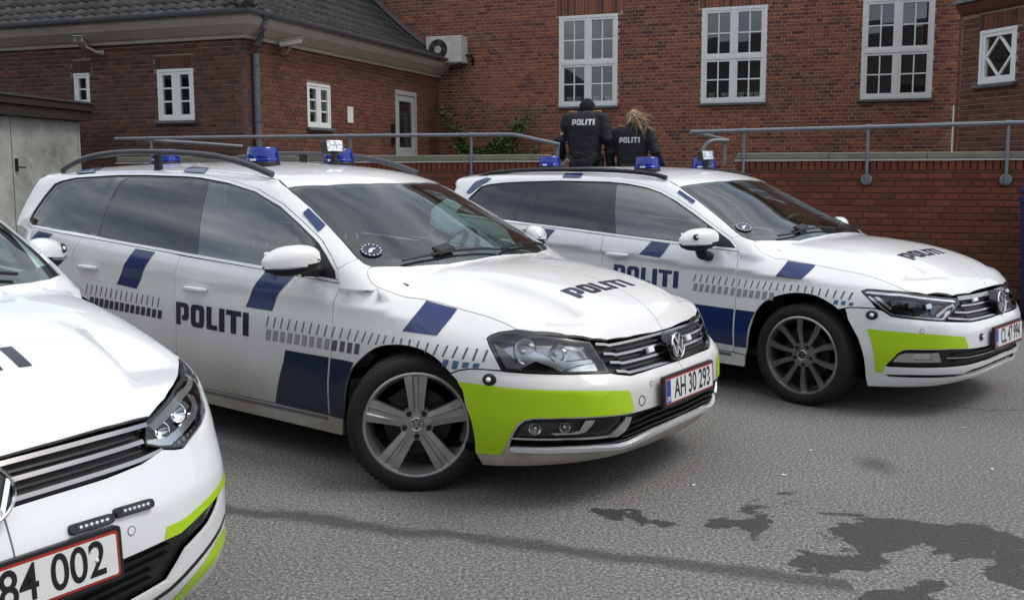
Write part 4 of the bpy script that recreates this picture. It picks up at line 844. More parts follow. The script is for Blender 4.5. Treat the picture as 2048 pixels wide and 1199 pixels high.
for z in (2.95, 2.15, 1.45): MB().lathe([(.05, -.012), (.056, -.012), (.056, .012), (.05, .012)], 14, Matrix.Translation((.07, .18, z))).build('pipe_clip', 'pipe_grey', wng, 40)
for (px, M) in ((-2.55, LM(-2.50, -.012, 3.20)), (.55, LM(.012, .95, 3.20, math.pi/2))):       # security cameras
    cc = empty('security_camera', (0, 0, 0), 0, wng)
    MB().tube([M @ Vector((.0, 0, 0)), M @ Vector((-.03, -.10, .0)), M @ Vector((-.12, -.22, .07))], [.045, .022, .02], 10).build('bracket', 'camera_beige', cc, 50)
    A_ = M @ Matrix.Translation((-.16, -.24, .115)) @ Matrix.Rotation(R(28), 4, 'Z') @ Matrix.Rotation(R(-10), 4, 'X'); MB().box((-.055, -.19, -.04), (.055, .15, .04), A_, .012).build('housing', 'camera_beige', cc, 40); MB().box((-.07, -.22, .042), (.07, .16, .05), A_).build('sun_hood', 'camera_beige', cc); MB().box((-.04, -.196, -.03), (.04, -.190, .03), A_).build('window', 'black_gloss', cc)
# roof tiles: curved eaves profile, pantiles in rows, hip at the corner
RP = Crv((-.05, 3.635), (.3, 3.80), (.6, 3.99), (1.2, 4.47), (1.9, 5.13), (4.2, 7.4))
sl_ = [0.]; dd = np.linspace(-.05, 3.2, 200); zz = RP(dd); ss = np.concatenate([[0], np.cumsum(np.hypot(np.diff(dd), np.diff(zz)))])
TW, TL = .212, .285
tv = []; NX = 7
for j, (yy, dz) in enumerate(((0, .010), (TL*1.12, -.012))):
    for i in range(NX): x = i/(NX-1); tv.append((x*TW*1.06-TW*.53, yy, dz+.024*math.sin(2*math.pi*(x+.12))))
for i in range(NX): x = i/(NX-1); tv.append((x*TW*1.06-TW*.53, 0, -.008+.024*math.sin(2*math.pi*(x+.12))))
tf = [(i, i+1, NX+i+1, NX+i) for i in range(NX-1)]+[(2*NX+i, 2*NX+i+1, i+1, i) for i in range(NX-1)]
tme = bpy.data.meshes.new('roof_tile'); tme.from_pydata(tv, [], tf); tme.shade_smooth(); tme.materials.append(MATS['roof_tile'])
tiles = []
EO = .30     # eaves overhang
for side_, length in ((0, NM-NW+EO), (1, LW+EO)):
    for r_ in range(11 if side_ == 0 else 7):
        s0 = r_*TL; d0, d1 = float(np.interp(s0, ss, dd)), float(np.interp(s0+TL, ss, dd)); z_0, z_1 = float(RP(d0)), float(RP(d1))
        for k in range(int(length/TW)):
            a = (k+.5)*TW
            if a < d0+.10: continue              # beyond the hip
            if side_ == 0:                       # slope facing +u: eave at u=EO, runs along +n
                loc = Vector((EO-d0-.05, a-EO, z_0)); up = Vector((-(d1-d0), 0, z_1-z_0)).normalized(); along = Vector((0, 1, 0))
            else: loc = Vector((EO-a, -EO+d0+.05, z_0)); up = Vector((0, d1-d0, z_1-z_0)).normalized(); along = Vector((1, 0, 0))
            Mx = Matrix((along, up, along.cross(up))).transposed().to_4x4(); Mx.translation = loc; tiles.append((Mx, side_, r_, a))
vis = lambda t_: (t_[1] == 1 and t_[2] > 2, t_[2]*.6+t_[3]*.25)
tiles.sort(key=vis); V = []; F = []; tone = []
for i, (Mx, *_) in enumerate(tiles):
    if i < 300:
        o = bpy.data.objects.new('roof_tile', tme); COL.objects.link(o); o.parent = wng; o.matrix_local = Mx @ Matrix.Rotation(random.uniform(-.012, .012), 4, 'Z')
    else: o_ = len(V); V += [tuple(Mx @ Vector(v)) for v in tv]; F += [tuple(q+o_ for q in f) for f in tf]; tone += [random.random()]*len(tf)
m = bpy.data.meshes.new('roof_tiles'); m.from_pydata(V, [], F); m.shade_smooth(); at = m.attributes.new('tone', 'FLOAT', 'FACE'); at.data.foreach_set('value', tone); obj('roof_tiles', m, 'roof_tile', wng)['kind'] = 'stuff'
n = len(dd[::10]); V = [(EO-d-.05, NM-NW, float(RP(d))-.02) for d in dd[::10]]+[(EO-d-.05, -EO+d+.05, float(RP(d))-.02) for d in dd[::10]]+[(-LW, -EO+d+.05, float(RP(d))-.02) for d in dd[::10]]
MB().add(V, [(i, i+1, n+i+1, n+i) for i in range(n-1)]+[(n+i, n+i+1, 2*n+i+1, 2*n+i) for i in range(n-1)]).build('roof_underlay', 'dark_wood', wng)
for k in range(8):
    s0 = .05+k*.34; d0, d1 = float(np.interp(s0, ss, dd)), float(np.interp(s0+.40, ss, dd)); p0 = Vector((EO-d0-.05, -EO+d0+.05, float(RP(d0))+.02)); p1 = Vector((EO-d1-.05, -EO+d1+.05, float(RP(d1))+.045)); MB().tube([p0, p1], [.105, .085], 12).build('hip_tile', 'roof_tile', wng, 50)
P = [Vector((EO-d-.05, NM-NW-.05, float(RP(d))+.05)) for d in dd[::8]]; mb = MB()
for i in range(len(P)-1): mb.add([P[i]+Vector((0, -.10, 0)), P[i+1]+Vector((0, -.10, 0)), P[i+1]+Vector((0, .045, .05)), P[i]+Vector((0, .045, .05)), P[i]+Vector((0, .045, .19)), P[i+1]+Vector((0, .045, .19))], [(0, 1, 2, 3), (3, 2, 5, 4)])
mb.build('lead_flashing', 'zinc', wng)
# ---- air conditioner on brackets
ac = empty('air_conditioner', bw(-8.08, NM-.02, 3.56), -TH); tag(ac, 'weathered white air conditioning unit with round fan on brick wall', 'air conditioner')
cu = MB(); cu.box((-.40, -.36, 0), (.36, -.02, .53), None, .015); cu.build('casing', 'ac_white', ac, 40)
MB().lathe([(.205, 0), (.205, .006), (.22, .006), (.225, 0)], 32, Matrix.Translation((-.14, -.362, .265)) @ Matrix.Rotation(math.pi/2, 4, 'X')).build('fan_ring', 'ac_white', ac, 40); MB().lathe([(0, .003), (.207, .003)], 32, Matrix.Translation((-.14, -.362, .265)) @ Matrix.Rotation(math.pi/2, 4, 'X')).build('fan_recess', 'dark_wood', ac)
MB().lathe([(.07, .004), (.075, .012), (0, .014)], 20, Matrix.Translation((-.14, -.364, .265)) @ Matrix.Rotation(math.pi/2, 4, 'X')).build('fan_hub', 'camera_beige', ac, 40)
for k in range(5): MB().add([(.06, -.01, .006), (.195, -.07, .004), (.19, .05, .010), (.06, .03, .010)], [(0, 1, 2, 3)], Matrix.Translation((-.14, -.364, .265)) @ Matrix.Rotation(math.pi/2, 4, 'X') @ Matrix.Rotation(R(72*k), 4, 'Z')).build('fan_blade', 'shed_roof', ac)
for x in (-.28, .24): mb = MB(); mb.box((x, -.38, -.035), (x+.03, .02, -.0)); mb.box((x, -.01, -.30), (x+.03, .02, -.035)); mb.build('bracket', 'pipe_grey', ac)
MB().tube([(.36, -.1, .16), (.47, -.1, .15), (.49, -.05, .1), (.47, .01, -.02)], .028, 8).build('coolant_pipe', 'black_plastic', ac, 50)
# ---- round bay on the right
bay = empty('stair_bay', (5.70, 12.6, 0), 0); tag(bay, 'brick bay with small diamond paned window at the right edge', 'building')
bd = Vector((.317, -.948, 0)); BA = math.atan2(bd.y, bd.x); MBY = Matrix.Rotation(BA, 4, 'Z')
hx = [(.31, .88, 2.48, 3.13)]
brick_face(bay, MBY @ Matrix.Translation((.02, 0, 0)), 3.4, .65, 3.37, [(a-.02, b-.02, c_, d_) for a, b, c_, d_ in hx], 'brick_bay', 'mortar_bay', 150, (.9, 2.4), seed=9, soldier=[(.27, .92, 3.13, 3.33, 9)])
brick_face(bay, MBY @ Matrix.Translation((.02, -.05, 0)), 3.4, 3.44, 4.6, [], 'brick_bay', 'mortar_bay', 0, (0, 0), seed=10)
extr([(0, 3.35), (-.05, 3.37), (-.12, 3.45), (-.12, 3.48), (0, 3.50)], 0, 3.4, MBY).build('cornice', 'brick_bay', bay); extr([(0, 3.50), (-.16, 3.485), (-.16, 3.50), (0, 3.58)], -.05, 3.4, MBY).build('lead_flashing', 'zinc', bay)
ret = Vector((1.86, 4.2, 0)); brick_face(bay, Matrix.Translation((0, 0, 0)) @ Matrix.Translation(ret) @ Matrix.Rotation(math.atan2(-ret.y, -ret.x), 4, 'Z'), ret.length, .65, 5.2, [], 'brick_main', 'mortar_main', 0, (0, 0), seed=11)
window(bay, MBY @ Matrix.Translation((.31, 0, 2.48)), .57, .65, 1, 1, (1, 1), diamond=True, frame_w=.04)
MB().tube([(-.05, .02, 2.25), (-.05, .02, 1.6)], .012, 8).build('conduit', 'window_white', bay, 50)
# ---- terrace, steps, parapet with railings
ter = bldroot('terrace_slab', -3.5, NP+1.1, 'x'); del ter['label']; del ter['category']; ter['kind'] = 'structure'; ter.name = 'terrace'
MB().box((-1.3, 0, 0), (8., NM-NP-1.1+.3, .65)).build('paving', 'concrete', ter); MB().box((-14., 0, 0), (-1.3, NM-NP-1.1+.3, .65)).build('paving', 'concrete', ter)
MB().box((-6.5, -.8, 0), (-.02, 0, .65)).build('paving', 'concrete', ter); MB().box((2.08, -.8, 0), (8., 0, .65)).build('paving', 'concrete', ter)
stp = bldroot('stone_steps', -2.45, NP+.05, 'concrete steps rising to the terrace between the two parapets', 'steps')
for k in range(3): MB().box((-1.02, k*.24, 0), (1.02, 1.05, .205*(k+1)-.005), None, .012).build('step', 'concrete', stp)
def parapet(u0, u1, label, seed):
    r = bldroot('parapet_wall', u0, NP, label, 'wall'); L2 = u1-u0
    brick_face(r, LM(0, 0), L2, .005, 1.36, [], 'brick_parapet', 'mortar_parapet', 150, (L2*.55, 1.0), seed=seed)
    brick_face(r, LM(0, -.012), L2, 1.352, 1.43, [], 'brick_parapet', 'mortar_parapet', 0, (0, 0), seed=seed+1)
    brick_face(r, LM(0, -.024), L2, 1.436, 1.44, [], 'brick_parapet', 'mortar_parapet', 40, (L2/2, 1.5), seed=seed+2, soldier=[(0, L2, 1.432, 1.535, int(L2/.067))])
    MB().box((0, .001, 0), (L2, .30, 1.53)).build('core', 'mortar_parapet', r)
    MB().box((-.02, -.052, 1.535), (L2+.02, .33, 1.553), None).build('drip_edge', 'white_drip', r)
    n_ = int(L2/.9)
    for k in range(n_): MB().box((L2*k/n_+.004, -.045, 1.553), (L2*(k+1)/n_-.004, .32, 1.625+random.uniform(-.004, .004)), None, .01).build('coping_slab', 'coping_stone', r)
    return r
pl_ = parapet(-9.7, -3.55, 'red brick parapet left of the steps, behind the middle car', 21); pr_ = parapet(-1.35, 3.4, 'red brick parapet right of the steps, behind the newer estate', 31)
def railing(u0, label, pts, posts, extra=(), base=1.31):
    r = bldroot('handrail', u0, NP-.05, label, 'railing')
    MB().tube([Vector((u-u0, dn, z)) for u, dn, z in pts], .0225, 10).build('top_tube', 'tube_steel', r, 60)
    for e in extra: MB().tube([Vector((u-u0, dn, z)) for u, dn, z in e], .0225, 10).build('tube', 'tube_steel', r, 60)
    for u, zt, zb in posts:
        MB().tube([Vector((u-u0, .0, zt)), Vector((u-u0, -.005, zb))], .0165, 8).build('post', 'tube_steel', r, 60); MB().lathe([(.0225, -.025), (.028, -.025), (.028, .025), (.0225, .025)], 12, Matrix.Translation((u-u0, 0, zt)) @ Matrix.Rotation(math.pi/2, 4, 'Y')).build('collar', 'tube_steel', r, 40)
        MB().lathe([(.056, .0), (.058, .02), (.05, .028), (0, .030)], 22, Matrix.Translation((u-u0, .035, zb+.03)) @ Matrix.Rotation(math.pi/2, 4, 'X')).build('wall_rosette', 'tube_steel', r, 40)
railing(-9.70, 'grey tube handrail above the parapet left of the steps', [(-9.70, 0, 1.873), (-8.35, 0, 1.876), (-5.55, 0, 1.865), (-3.95, 0, 1.855), (-3.86, 0, 1.845), (-3.36, .05, 1.735)], [(-9.1, 1.874, 1.31), (-6.06, 1.866, 1.31), (-4.44, 1.858, 1.31)], [[(-9.35, .0, 1.86), (-8.7, .35, 1.82), (-8.25, .85, 1.775)], [(-3.40, .1, 1.72), (-3.42, .1, 1.40)], [(-3.30, .2, 1.56), (-3.42, .2, 1.46)]])
railing(-1.84, 'grey tube handrail above the parapet right of the steps', [(-1.842, 0, 1.853), (-1.277, 0, 1.861), (-.03, 0, 1.877), (1.267, 0, 1.898), (2.6, 0, 1.92)], [(-1.272, 1.861, 1.31), (-.02, 1.877, 1.31), (1.28, 1.898, 1.31), (2.5, 1.918, 1.31)], [[(-1.842, 0, 1.853), (-1.70, .35, 1.82), (-1.55, .75, 1.775)], [(-1.85, .3, 1.50), (-1.72, .35, 1.74), (-1.69, .38, 1.765), (-1.64, .45, 1.772), (-1.52, .6, 1.772)], [(-1.56, .6, 1.77), (-1.56, .6, 1.50)]])
# ---- shed on the far left
sh = empty('garage', (-6.12, 14.0, 0), 0); tag(sh, 'flat-roofed garage with dull grey metal door beside the brick wing', 'garage')
sdv = Vector((.122, .993, 0)); SA = math.atan2(-sdv.y, -sdv.x)+math.pi; MS = Matrix.Rotation(math.atan2(sdv.y, sdv.x), 4, 'Z')       # local x runs away from the camera, -y faces right
MB().box((-3.6, .02, 0), (.0, 3.0, 2.14), MS).build('carcass', 'shed_metal', sh)
for a, b in ((-3.6, -2.52), (-2.5, -1.62), (-1.60, -.05)): MB().box((a, -.012, .03), (b, .018, 2.12), MS).build('door_leaf', 'shed_metal', sh)
for k, z in enumerate((2.0, 1.85, 1.72, 1.58)): MB().box((-.12, -.03, z), (-.10, -.012, z+.11), MS).build('hinge', 'white_drip', sh)
mb = MB(); mb.box((-1.565, -.035, 1.44), (-1.525, -.012, 1.60), MS); mb.tube([MS @ Vector((-1.545, -.03, 1.49)), MS @ Vector((-1.545, -.07, 1.49)), MS @ Vector((-1.44, -.075, 1.485))], .009, 8); mb.build('door_handle', 'black_plastic', sh, 40)
MB().box((-3.7, -.14, 2.135), (.06, 3.1, 2.27), MS).build('fascia', 'dark_wood', sh); MB().box((-3.7, -.17, 2.275), (.08, 3.12, 2.37), MS).build('fascia_upper', 'dark_wood', sh); MB().box((-3.72, -.19, 2.37), (.09, 3.14, 2.40), MS).build('roof_sheet', 'shed_roof', sh)
# ---- wheelie bin
bn = empty('wheelie_bin', bw(1.68, 10.25), -TH); tag(bn, 'dark blue wheelie bin against the parapet at the right edge', 'bin')
V = [(x*w_, y*w2, z) for z, w_, w2 in ((.06, .235, .27), (1.16, .285, .36)) for x, y in ((-1, -1), (1, -1), (1, 1), (-1, 1))]
MB().add(V, [(3, 2, 1, 0), (4, 5, 6, 7)]+[(i, (i+1) % 4, 4+(i+1) % 4, 4+i) for i in range(4)]).build('body', 'bin_blue', bn); MB().box((-.30, -.375, 1.13), (.30, .375, 1.19), None, .01).build('rim', 'bin_blue', bn)
MB().box((-.295, -.40, 1.195), (.295, .38, 1.29), None, .035).build('lid', 'bin_blue', bn, 40); MB().tube([(-.25, .40, 1.2), (.25, .40, 1.2)], .016, 8).build('handle', 'bin_blue', bn, 60)
for x in (-.25, .25): MB().lathe([(.1, -.025), (.1, .025), (.06, .03), (.0, .03)], 20, Matrix.Translation((x, .2, .1)) @ Matrix.Rotation(math.pi/2, 4, 'Y')).build('bin_wheel', 'tyre', bn, 40)
# ---- building that closes the yard on the left, seen only as a reflection
opp = empty('neighbour_building', (-19, 3, 0), R(4)); tag(opp, 'dark gabled building closing the yard beyond the left edge', 'building')
MB().box((-8, -14, 0), (0, 12, 4.2)).build('wall', 'opposite_wall', opp); MB().add([(.4, -14.4, 4.2), (.4, 12.4, 4.2), (-4, 12.4, 6.8), (-4, -14.4, 6.8), (-8.4, 12.4, 4.2), (-8.4, -14.4, 4.2)], [(0, 1, 2, 3), (3, 2, 4, 5), (1, 4, 2), (0, 3, 5)]).build('roof', 'roof_tile', opp)
for k in range(6): MB().box((0.002, -11+4*k, 1.2), (.05, -9.8+4*k, 2.9)).build('window', 'pane_dark', opp)
bk = empty('added_light_blocker', (2, -15, 0), R(3)); tag(bk, 'unseen dark building added behind the viewpoint to block low light', 'building')  # unseen block added behind the camera to darken the upright car sides
MB().box((-22, -8, 0), (22, 0, 5.2)).build('wall', 'opposite_wall', bk); MB().add([(-22.4, .4, 5.2), (22.4, .4, 5.2), (22.4, -4, 9.2), (-22.4, -4, 9.2), (22.4, -8.4, 5.2), (-22.4, -8.4, 5.2)], [(0, 1, 2, 3), (3, 2, 4, 5), (1, 4, 2), (0, 3, 5)]).build('roof', 'roof_tile', bk)
for k in range(9): MB().box((-19+4.4*k, .002, 1.3), (-17.6+4.4*k, .05, 3.1)).build('window', 'pane_dark', bk)
# ---- wall shrub
shr = empty('wall_shrub', bw(-7.25, NM-.35, .65), -TH); tag(shr, 'sprawling green shrub against the brick wall behind the left parapet', 'shrub')
rnd = random.Random(12); stems = MB(); LV = []; LF = []
tips = [(-.92, 1.96), (-.55, 1.60), (-.30, 1.22), (.98, 1.87), (.42, 1.50), (.15, 1.25), (1.15, 1.15), (.95, 1.02), (-.1, 1.15), (.65, 1.2), (.75, 1.62)]
for tx, tz in tips:
    P = [Vector((rnd.uniform(-.1, .1), rnd.uniform(-.05, .1), 0))]
    for k in range(1, 9): f = k/8; P.append(Vector((tx*f**1.3, -.12*math.sin(3*f)+rnd.uniform(-.03, .03), tz*f**.8+rnd.uniform(-.02, .02))))
    stems.tube(P, [.014*(1-.1*k) for k in range(9)], 5)
    for k in range(420):
        f = rnd.uniform(.25, 1)**.8; i = min(int(f*8), 7); c_ = P[i].lerp(P[i+1], f*8-i)+Vector((rnd.gauss(0, .075), rnd.gauss(0, .06), rnd.gauss(0, .07))); d = Vector((rnd.gauss(0, 1), rnd.gauss(0, 1), rnd.gauss(.5, .6))).normalized(); s_ = d.cross(Vector((rnd.gauss(0, 1), rnd.gauss(0, 1), rnd.gauss(0, 1)))).normalized(); l = rnd.uniform(.03, .062)
        o = len(LV); LV += [tuple(c_-d*l), tuple(c_+s_*l*.42), tuple(c_+d*l), tuple(c_-s_*l*.42)]; LF.append((o, o+1, o+2, o+3))
stems.build('stems', 'bark', shr, 60); MB().add(LV, LF).build('foliage', 'leaf', shr)
# ---- litter on the asphalt
for k, (x, y) in enumerate(((1.55, 4.95), (2.35, 4.62), (1.32, 4.55), (.85, 4.42), (2.55, 5.4))):
    o = MB().add([(0, 0, .004), (.022, .003, .008), (.026, .012, .004), (.005, .015, .006)], [(0, 1, 2, 3)]).build('paper_scrap', 'white_print'); o.location = (x, y, 0); o.rotation_euler = (0, 0, k*1.3)
    tag(o, ['white paper scrap on asphalt below the newer estate', 'white paper scrap furthest right on the bare asphalt', 'white paper scrap on asphalt in front of plate AH 30 293', 'white paper scrap nearest the camera on bare asphalt', 'small white scrap near the newer estate front bumper'][k], 'litter', 'paper scraps on the asphalt')
# ---------------------------------------------------------------- cars
def build_common(c, D):
    W_ = c.white; S = c.panel
    conv = c.conv
    gap_t = sm(D['hood_gap'], 3); dg = D['door_gap']; mg = D['mid_gap']; rg = D['rear_gap']
    # bonnet, roof, screen
    hood = S('bonnet', 'top', gap_t+D['hood_front'][1:]+[(D['cowl'][-1][0], 0)]+D['cowl'][::-1][1:-1], W_, both=True, thick=.02, res=.035, gap=.0025)
    wst = D['ws_top']; ry = D.get('roof_y', .575)
    roof = S('roof', 'top', [wst[0]]+wst[1:]+[(D['roof_end'], 0), (D['roof_end']+.05, ry*.8), (D['roof_end']+.13, ry), (wst[0][0]-.12, ry)], W_, both=True, thick=.012, res=.04)
    S('headliner', 'top', [(wst[0][0]-.02, ry*.98), (wst[-1][0]-.02, 0), (D['roof_end']+.15, 0), (D['roof_end']+.2, ry)], 'headliner', both=True, off=-.04, thick=0, gap=0, res=.12)
    scr = D['ws_side']+[(D['cowl'][-1][0]+.012, 0)] if False else None
    edge = sm(D['ws_side'], 2)+D['cowl'][1:]
    glassP = edge+wst[::-1][:-1]
    green = c.b.green
    S('windscreen', 'top', glassP, 'glass_screen', both=True, off=-.004, thick=0, gap=.002, res=.06, fn=green)
    inn = inset(glassP, .022); inn = [(x, max(y, -.02)) for x, y in inn]
    # dark printed border round the screen: side, top and bottom strips
    c.pair('screen_border', 'top', strip_in(edge[:len(sm(D['ws_side'], 2))], .026, toward=0), 'black_satin', off=-.0055, thick=0, gap=0, res=.05, fn=green)
    S('screen_border', 'top', wst+[(x+.028, y*.985) for x, y in wst[::-1]], 'black_satin', both=True, off=-.0055, thick=0, gap=0, res=.05, fn=green)
    S('screen_border', 'top', D['cowl']+[(x-.055, y*.985) for x, y in D['cowl'][::-1]], 'black_satin', both=True, off=-.0055, thick=0, gap=0, res=.05, fn=green)
    # wipers on the lower edge
    for y0, y1, bend in ((-.60, .02, .03), (.05, .60, .03)):
        P = []
        for k in range(9):
            y = y0+(y1-y0)*k/8; xx = float(np.interp(abs(y), [q[1] for q in D['cowl'][::-1]], [q[0] for q in D['cowl'][::-1]]))-.03-.035*math.sin(math.pi*k/8)
            p, n = c.at('top', (xx, abs(y)), .014, 1 if y > 0 else -1); P.append(p)
        MB().tube(P, [.007]*9, 6).build('wiper', 'black_plastic', c.root, 60)
    p, n = c.at('top', (D['cowl'][0][0]+.09, .33), .012, -1); MB().box((-.03, -.06, -.012), (.03, .06, .014), frame(p, (1, 0, 0), n), .008).build('wiper_arm', 'black_plastic', c.root, 40)
    # flanks
    dlo = D['dlo']
    for sd_ in (-1, 1):
        K = dict(side=sd_)
        f = S('front_wing', 'cyl', conv('top', gap_t, 'cyl')+D['wing_front']+conv('side', D['arch']+dg[::-1]+D['pillar_foot'], 'cyl'), W_, res=.024, **K)
        fd = S('front_door', 'side', dg+[mg[-1]]+mg[::-1][1:]+D['belt_front'], W_, res=.026, **K)
        rd = S('rear_door', 'side', mg+rg+D['belt_rear'], W_, res=.026, **K)
        S('sill', 'side', D['sill'], W_, res=.06, **K)
        S('sill_trim', 'side', [(D['sill'][0][0]-.10, .246), (-2.28, .252), (-2.28, .268), (D['sill'][0][0]-.10, .262)], 'trim_grey', off=.004, thick=.008, gap=0, res=.08, **K)
        roofe = [tuple(q) for q in proj2('side', unproj(c.b, 'top', [(x, ry) for x in np.linspace(wst[0][0]-.12, D['roof_end']+.13, 14)]))]
        P = D['pillar_ws']+roofe+D['tail_side']+D['dlo_outer_back']
        sp = S('side_panel', 'side', P, W_, res=.03, thick=.010, **K)
        S('window_trim_strip', 'side', dlo, 'chrome_strip', off=.003, thick=.006, holes=[inset(dlo, .015)], gap=.001, res=.03, **K)
        S('window_surround', 'side', inset(dlo, .013), 'black_gloss', off=-.006, thick=.004, holes=[D['glass_front'], D['glass_rear'], D['glass_quarter']]+([D['glass_vent']] if 'glass_vent' in D else []), gap=0, res=.05, **K)
        S('front_window', 'side', D['glass_front'], 'glass_side', fd, off=-.007, thick=0, gap=-.004, res=.07, **K)
        S('rear_window', 'side', D['glass_rear'], 'glass_privacy', rd, off=-.007, thick=0, gap=-.004, res=.07, **K)
        S('quarter_window', 'side', D['glass_quarter'], 'glass_privacy', sp, off=-.007, thick=0, gap=-.004, res=.07, **K)
        if 'glass_vent' in D: S('vent_window', 'side', D['glass_vent'], 'glass_privacy', rd, off=-.007, thick=0, gap=-.004, res=.07, **K)
        for x, z, dd in ((D['handles'][0]+(fd,)), (D['handles'][1]+(rd,))): handle(c, dd, x, z, sd_)
        # printed markings
        S('wing_lip', 'top', [(-.56, .78), (-.2, .73), (-.2, .86), (-.5, .868)], W_, f, off=-.008, thick=0, gap=0, res=.03, **K)
        for nm, par in (('st_door', fd), ('st_rdoor', rd), ('st_quarter', sp), ('st_roof1', sp), ('st_roof2', sp), ('st_pillar', sp)):
            if nm in D: S('stripe', 'side', D[nm], 'navy', par, off=.005 if 'roof' in nm or 'pil' in nm else .0022, thick=0, gap=0, res=.02, **K)
        if 'st_wing' in D: S('stripe', 'cyl', D['st_wing'], 'navy', f, off=.0022, thick=0, gap=0, res=.02, **K)
        if 'blk_door' in D:
            S('block_marking', 'side', D['blk_door'], D['blk_mat'], fd, off=.0022, thick=0, gap=0, res=.02, **K); S('block_marking', 'side', D['blk_wing'], D['blk_mat'], f, off=.0022, thick=0, gap=0, res=.02, **K)
        if 'politi' in D: word(c, D['politi'], 'side', 'ink' if D['blk_mat'] == 'navy_dark' else 'navy', fd, side=sd_)
        tw = .0075
        def thin(L): return [[(a[0]-tw/2, a[1]), (a[0]+tw/2, a[1]), (b_[0]+tw/2, b_[1]), (b_[0]-tw/2, b_[1])] for a, b_ in L]
        if 'thin_door' in D:
            bars2(c, 'bar_marking', thin(D['thin_door']), 'side', 'grey_dark_print', fd, sd_); bars2(c, 'bar_marking', D['blocks_door'], 'side', 'grey_print', fd, sd_)
            bars2(c, 'bar_marking', thin(D['thin_wing']), 'cyl', 'grey_dark_print', f, sd_); bars2(c, 'bar_marking', D['blocks_wing'], 'cyl', D.get('blocks_mat', 'grey_dark_print'), f, sd_)
            bars2(c, 'bar_marking', D['blocks_wing2'], 'cyl', 'blue_print', f, sd_)
        if 'thin_rdoor' in D: bars2(c, 'bar_marking', thin(D['thin_rdoor']), 'side', 'grey_dark_print', rd, sd_); bars2(c, 'bar_marking', D['blocks_rdoor'], 'side', 'ink', rd, sd_)
        # rear quarter down to the bumper, tail lamp
        S('tail_lamp', 'side', [(D['tail_x']+.015, .80), (D['tail_x']+.30, .82), (D['tail_x']+.33, .92), (D['tail_x']+.03, .99)], 'red_lens', off=.004, thick=.012, gap=0, res=.05, **K)
        # roof rail
        P = [Vector((x, sd_*ry*1.02, z)) for x, z in sm(D['rail'], 4)]
        MB().tube(P, [D.get('rail_r', .017)]*len(P), 10, .8).build('roof_rail', D.get('rail_mat', 'rail_grey'), c.root, 60)
        if 'rail_foot' in D:
            for x in D['rail_foot']:
                p, n = c.at('top', (x, ry), 0, sd_); zt = float(np.interp(-x, [-q[0] for q in D['rail'][::-1]], [q[1] for q in D['rail'][::-1]]))
                MB().box((-.028, -.012, 0), (.028, .012, max(.02, zt-p.z)), Matrix.Translation((x, p.y, p.z-.01))).build('rail_foot', 'black_plastic', c.root)
        mirror(c, D['mirror'], sd_, style=D['mirror_style'], **D.get('mirror_size', {}))
        if sd_ == -1 or 1:
            sail = D['sail']; S('mirror_sail', 'side', sail, 'black_plastic', fd, off=.001, thick=.01, gap=0, res=.05, **K)
        wheel(c, 0., sd_, D['wheel'], D.get('steer', 0.)*1., spin=D.get('spin', 0.)); wheel(c, D['wheelbase'], sd_, D['wheel'], spin=.4)
    # tail: closed with a hatch and bumper
    for nm, P, mat in (('rear_bumper', [(0, .22), (.74, .22), (.82, .60), (0, .60)], W_), ('tailgate', [(0, .605), (.80, .605), (.74, 1.02), (0, 1.02)], W_), ('rear_screen', [(0, 1.03), (.72, 1.03), (.52, D['tail_top']), (0, D['tail_top'])], 'glass_privacy')):
        S(nm, 'rear', P, mat, both=True, off=-.003, thick=.01, res=.07)
    inner(c); interior(c, **D.get('interior', {}))
    return hood, roof
def strip_in(pts, w, toward=0):
    """band from an edge polyline towards smaller second coordinate"""
    return list(pts)+[(x, y-w) for x, y in pts[::-1]]
_un = unproj
def unproj(body, kind, q, fn=None):
    if kind != 'rear': return _un(body, kind, q, fn)
    q = np.asarray(q, float); n = len(q); return body.cast(np.stack([np.full(n, -4.6), q[:, 0], q[:, 1]], -1), np.tile([1., 0, 0], (n, 1)), fn=fn)
_pj = proj2
def vary(L): return [tuple(p) for p in L]
# ---- middle car: estate with five spoke wheels
A = Car('A', (.080, 5.028, 0), R(-36.26), 'police_car', 'white police estate with silver five-spoke wheels, muddy doors and lime bumper, in the middle', 'paint_road')
glA = dict(glass_front=[(-1.7412, 1.3984), (-1.5774, 1.3861), (-1.3157, 1.3411), (-1.0681, 1.2629), (-.8863, 1.1853), (-.7662, 1.126), (-.7121, 1.0898), (-.6554, .9524), (-1.0965, .9774), (-1.586, 1.0077), (-1.6177, 1.0887), (-1.6923, 1.2668)],
    glass_rear=[(-2.535, 1.4215), (-2.2151, 1.4206), (-1.8823, 1.4085), (-1.8201, 1.2308), (-1.7836, 1.0437), (-2.1808, 1.0564), (-2.5726, 1.0747), (-2.5938, 1.2553), (-2.5781, 1.3849)],
    glass_quarter=[(-2.6617, 1.4208), (-2.9311, 1.4066), (-3.1469, 1.3857), (-3.2647, 1.3652), (-3.3191, 1.3031), (-3.3752, 1.2148), (-3.4124, 1.1362), (-3.3688, 1.1152), (-3.0851, 1.0941), (-2.7061, 1.0783), (-2.6878, 1.2381), (-2.6708, 1.3444)])
topA = [(-.4864, .9325), (-.5197, .9893), (-.6062, 1.0578), (-.6897, 1.1142), (-.7232, 1.1321), (-.875, 1.2052), (-1.0584, 1.286), (-1.3043, 1.3597), (-1.5687, 1.4054), (-1.834, 1.4329), (-1.9617, 1.4394), (-2.3551, 1.4465), (-2.6543, 1.4454), (-3.1081, 1.4276), (-3.2674, 1.404), (-3.3341, 1.384), (-3.3943, 1.2953), (-3.4554, 1.1931), (-3.4788, 1.1339), (-3.4637, 1.1097), (-3.4074, 1.0928)]
botA = [(-2.7139, 1.0576), (-1.8245, 1.0064), (-1.7185, .9985), (-1.0649, .9625), (-.4901, .9265)]
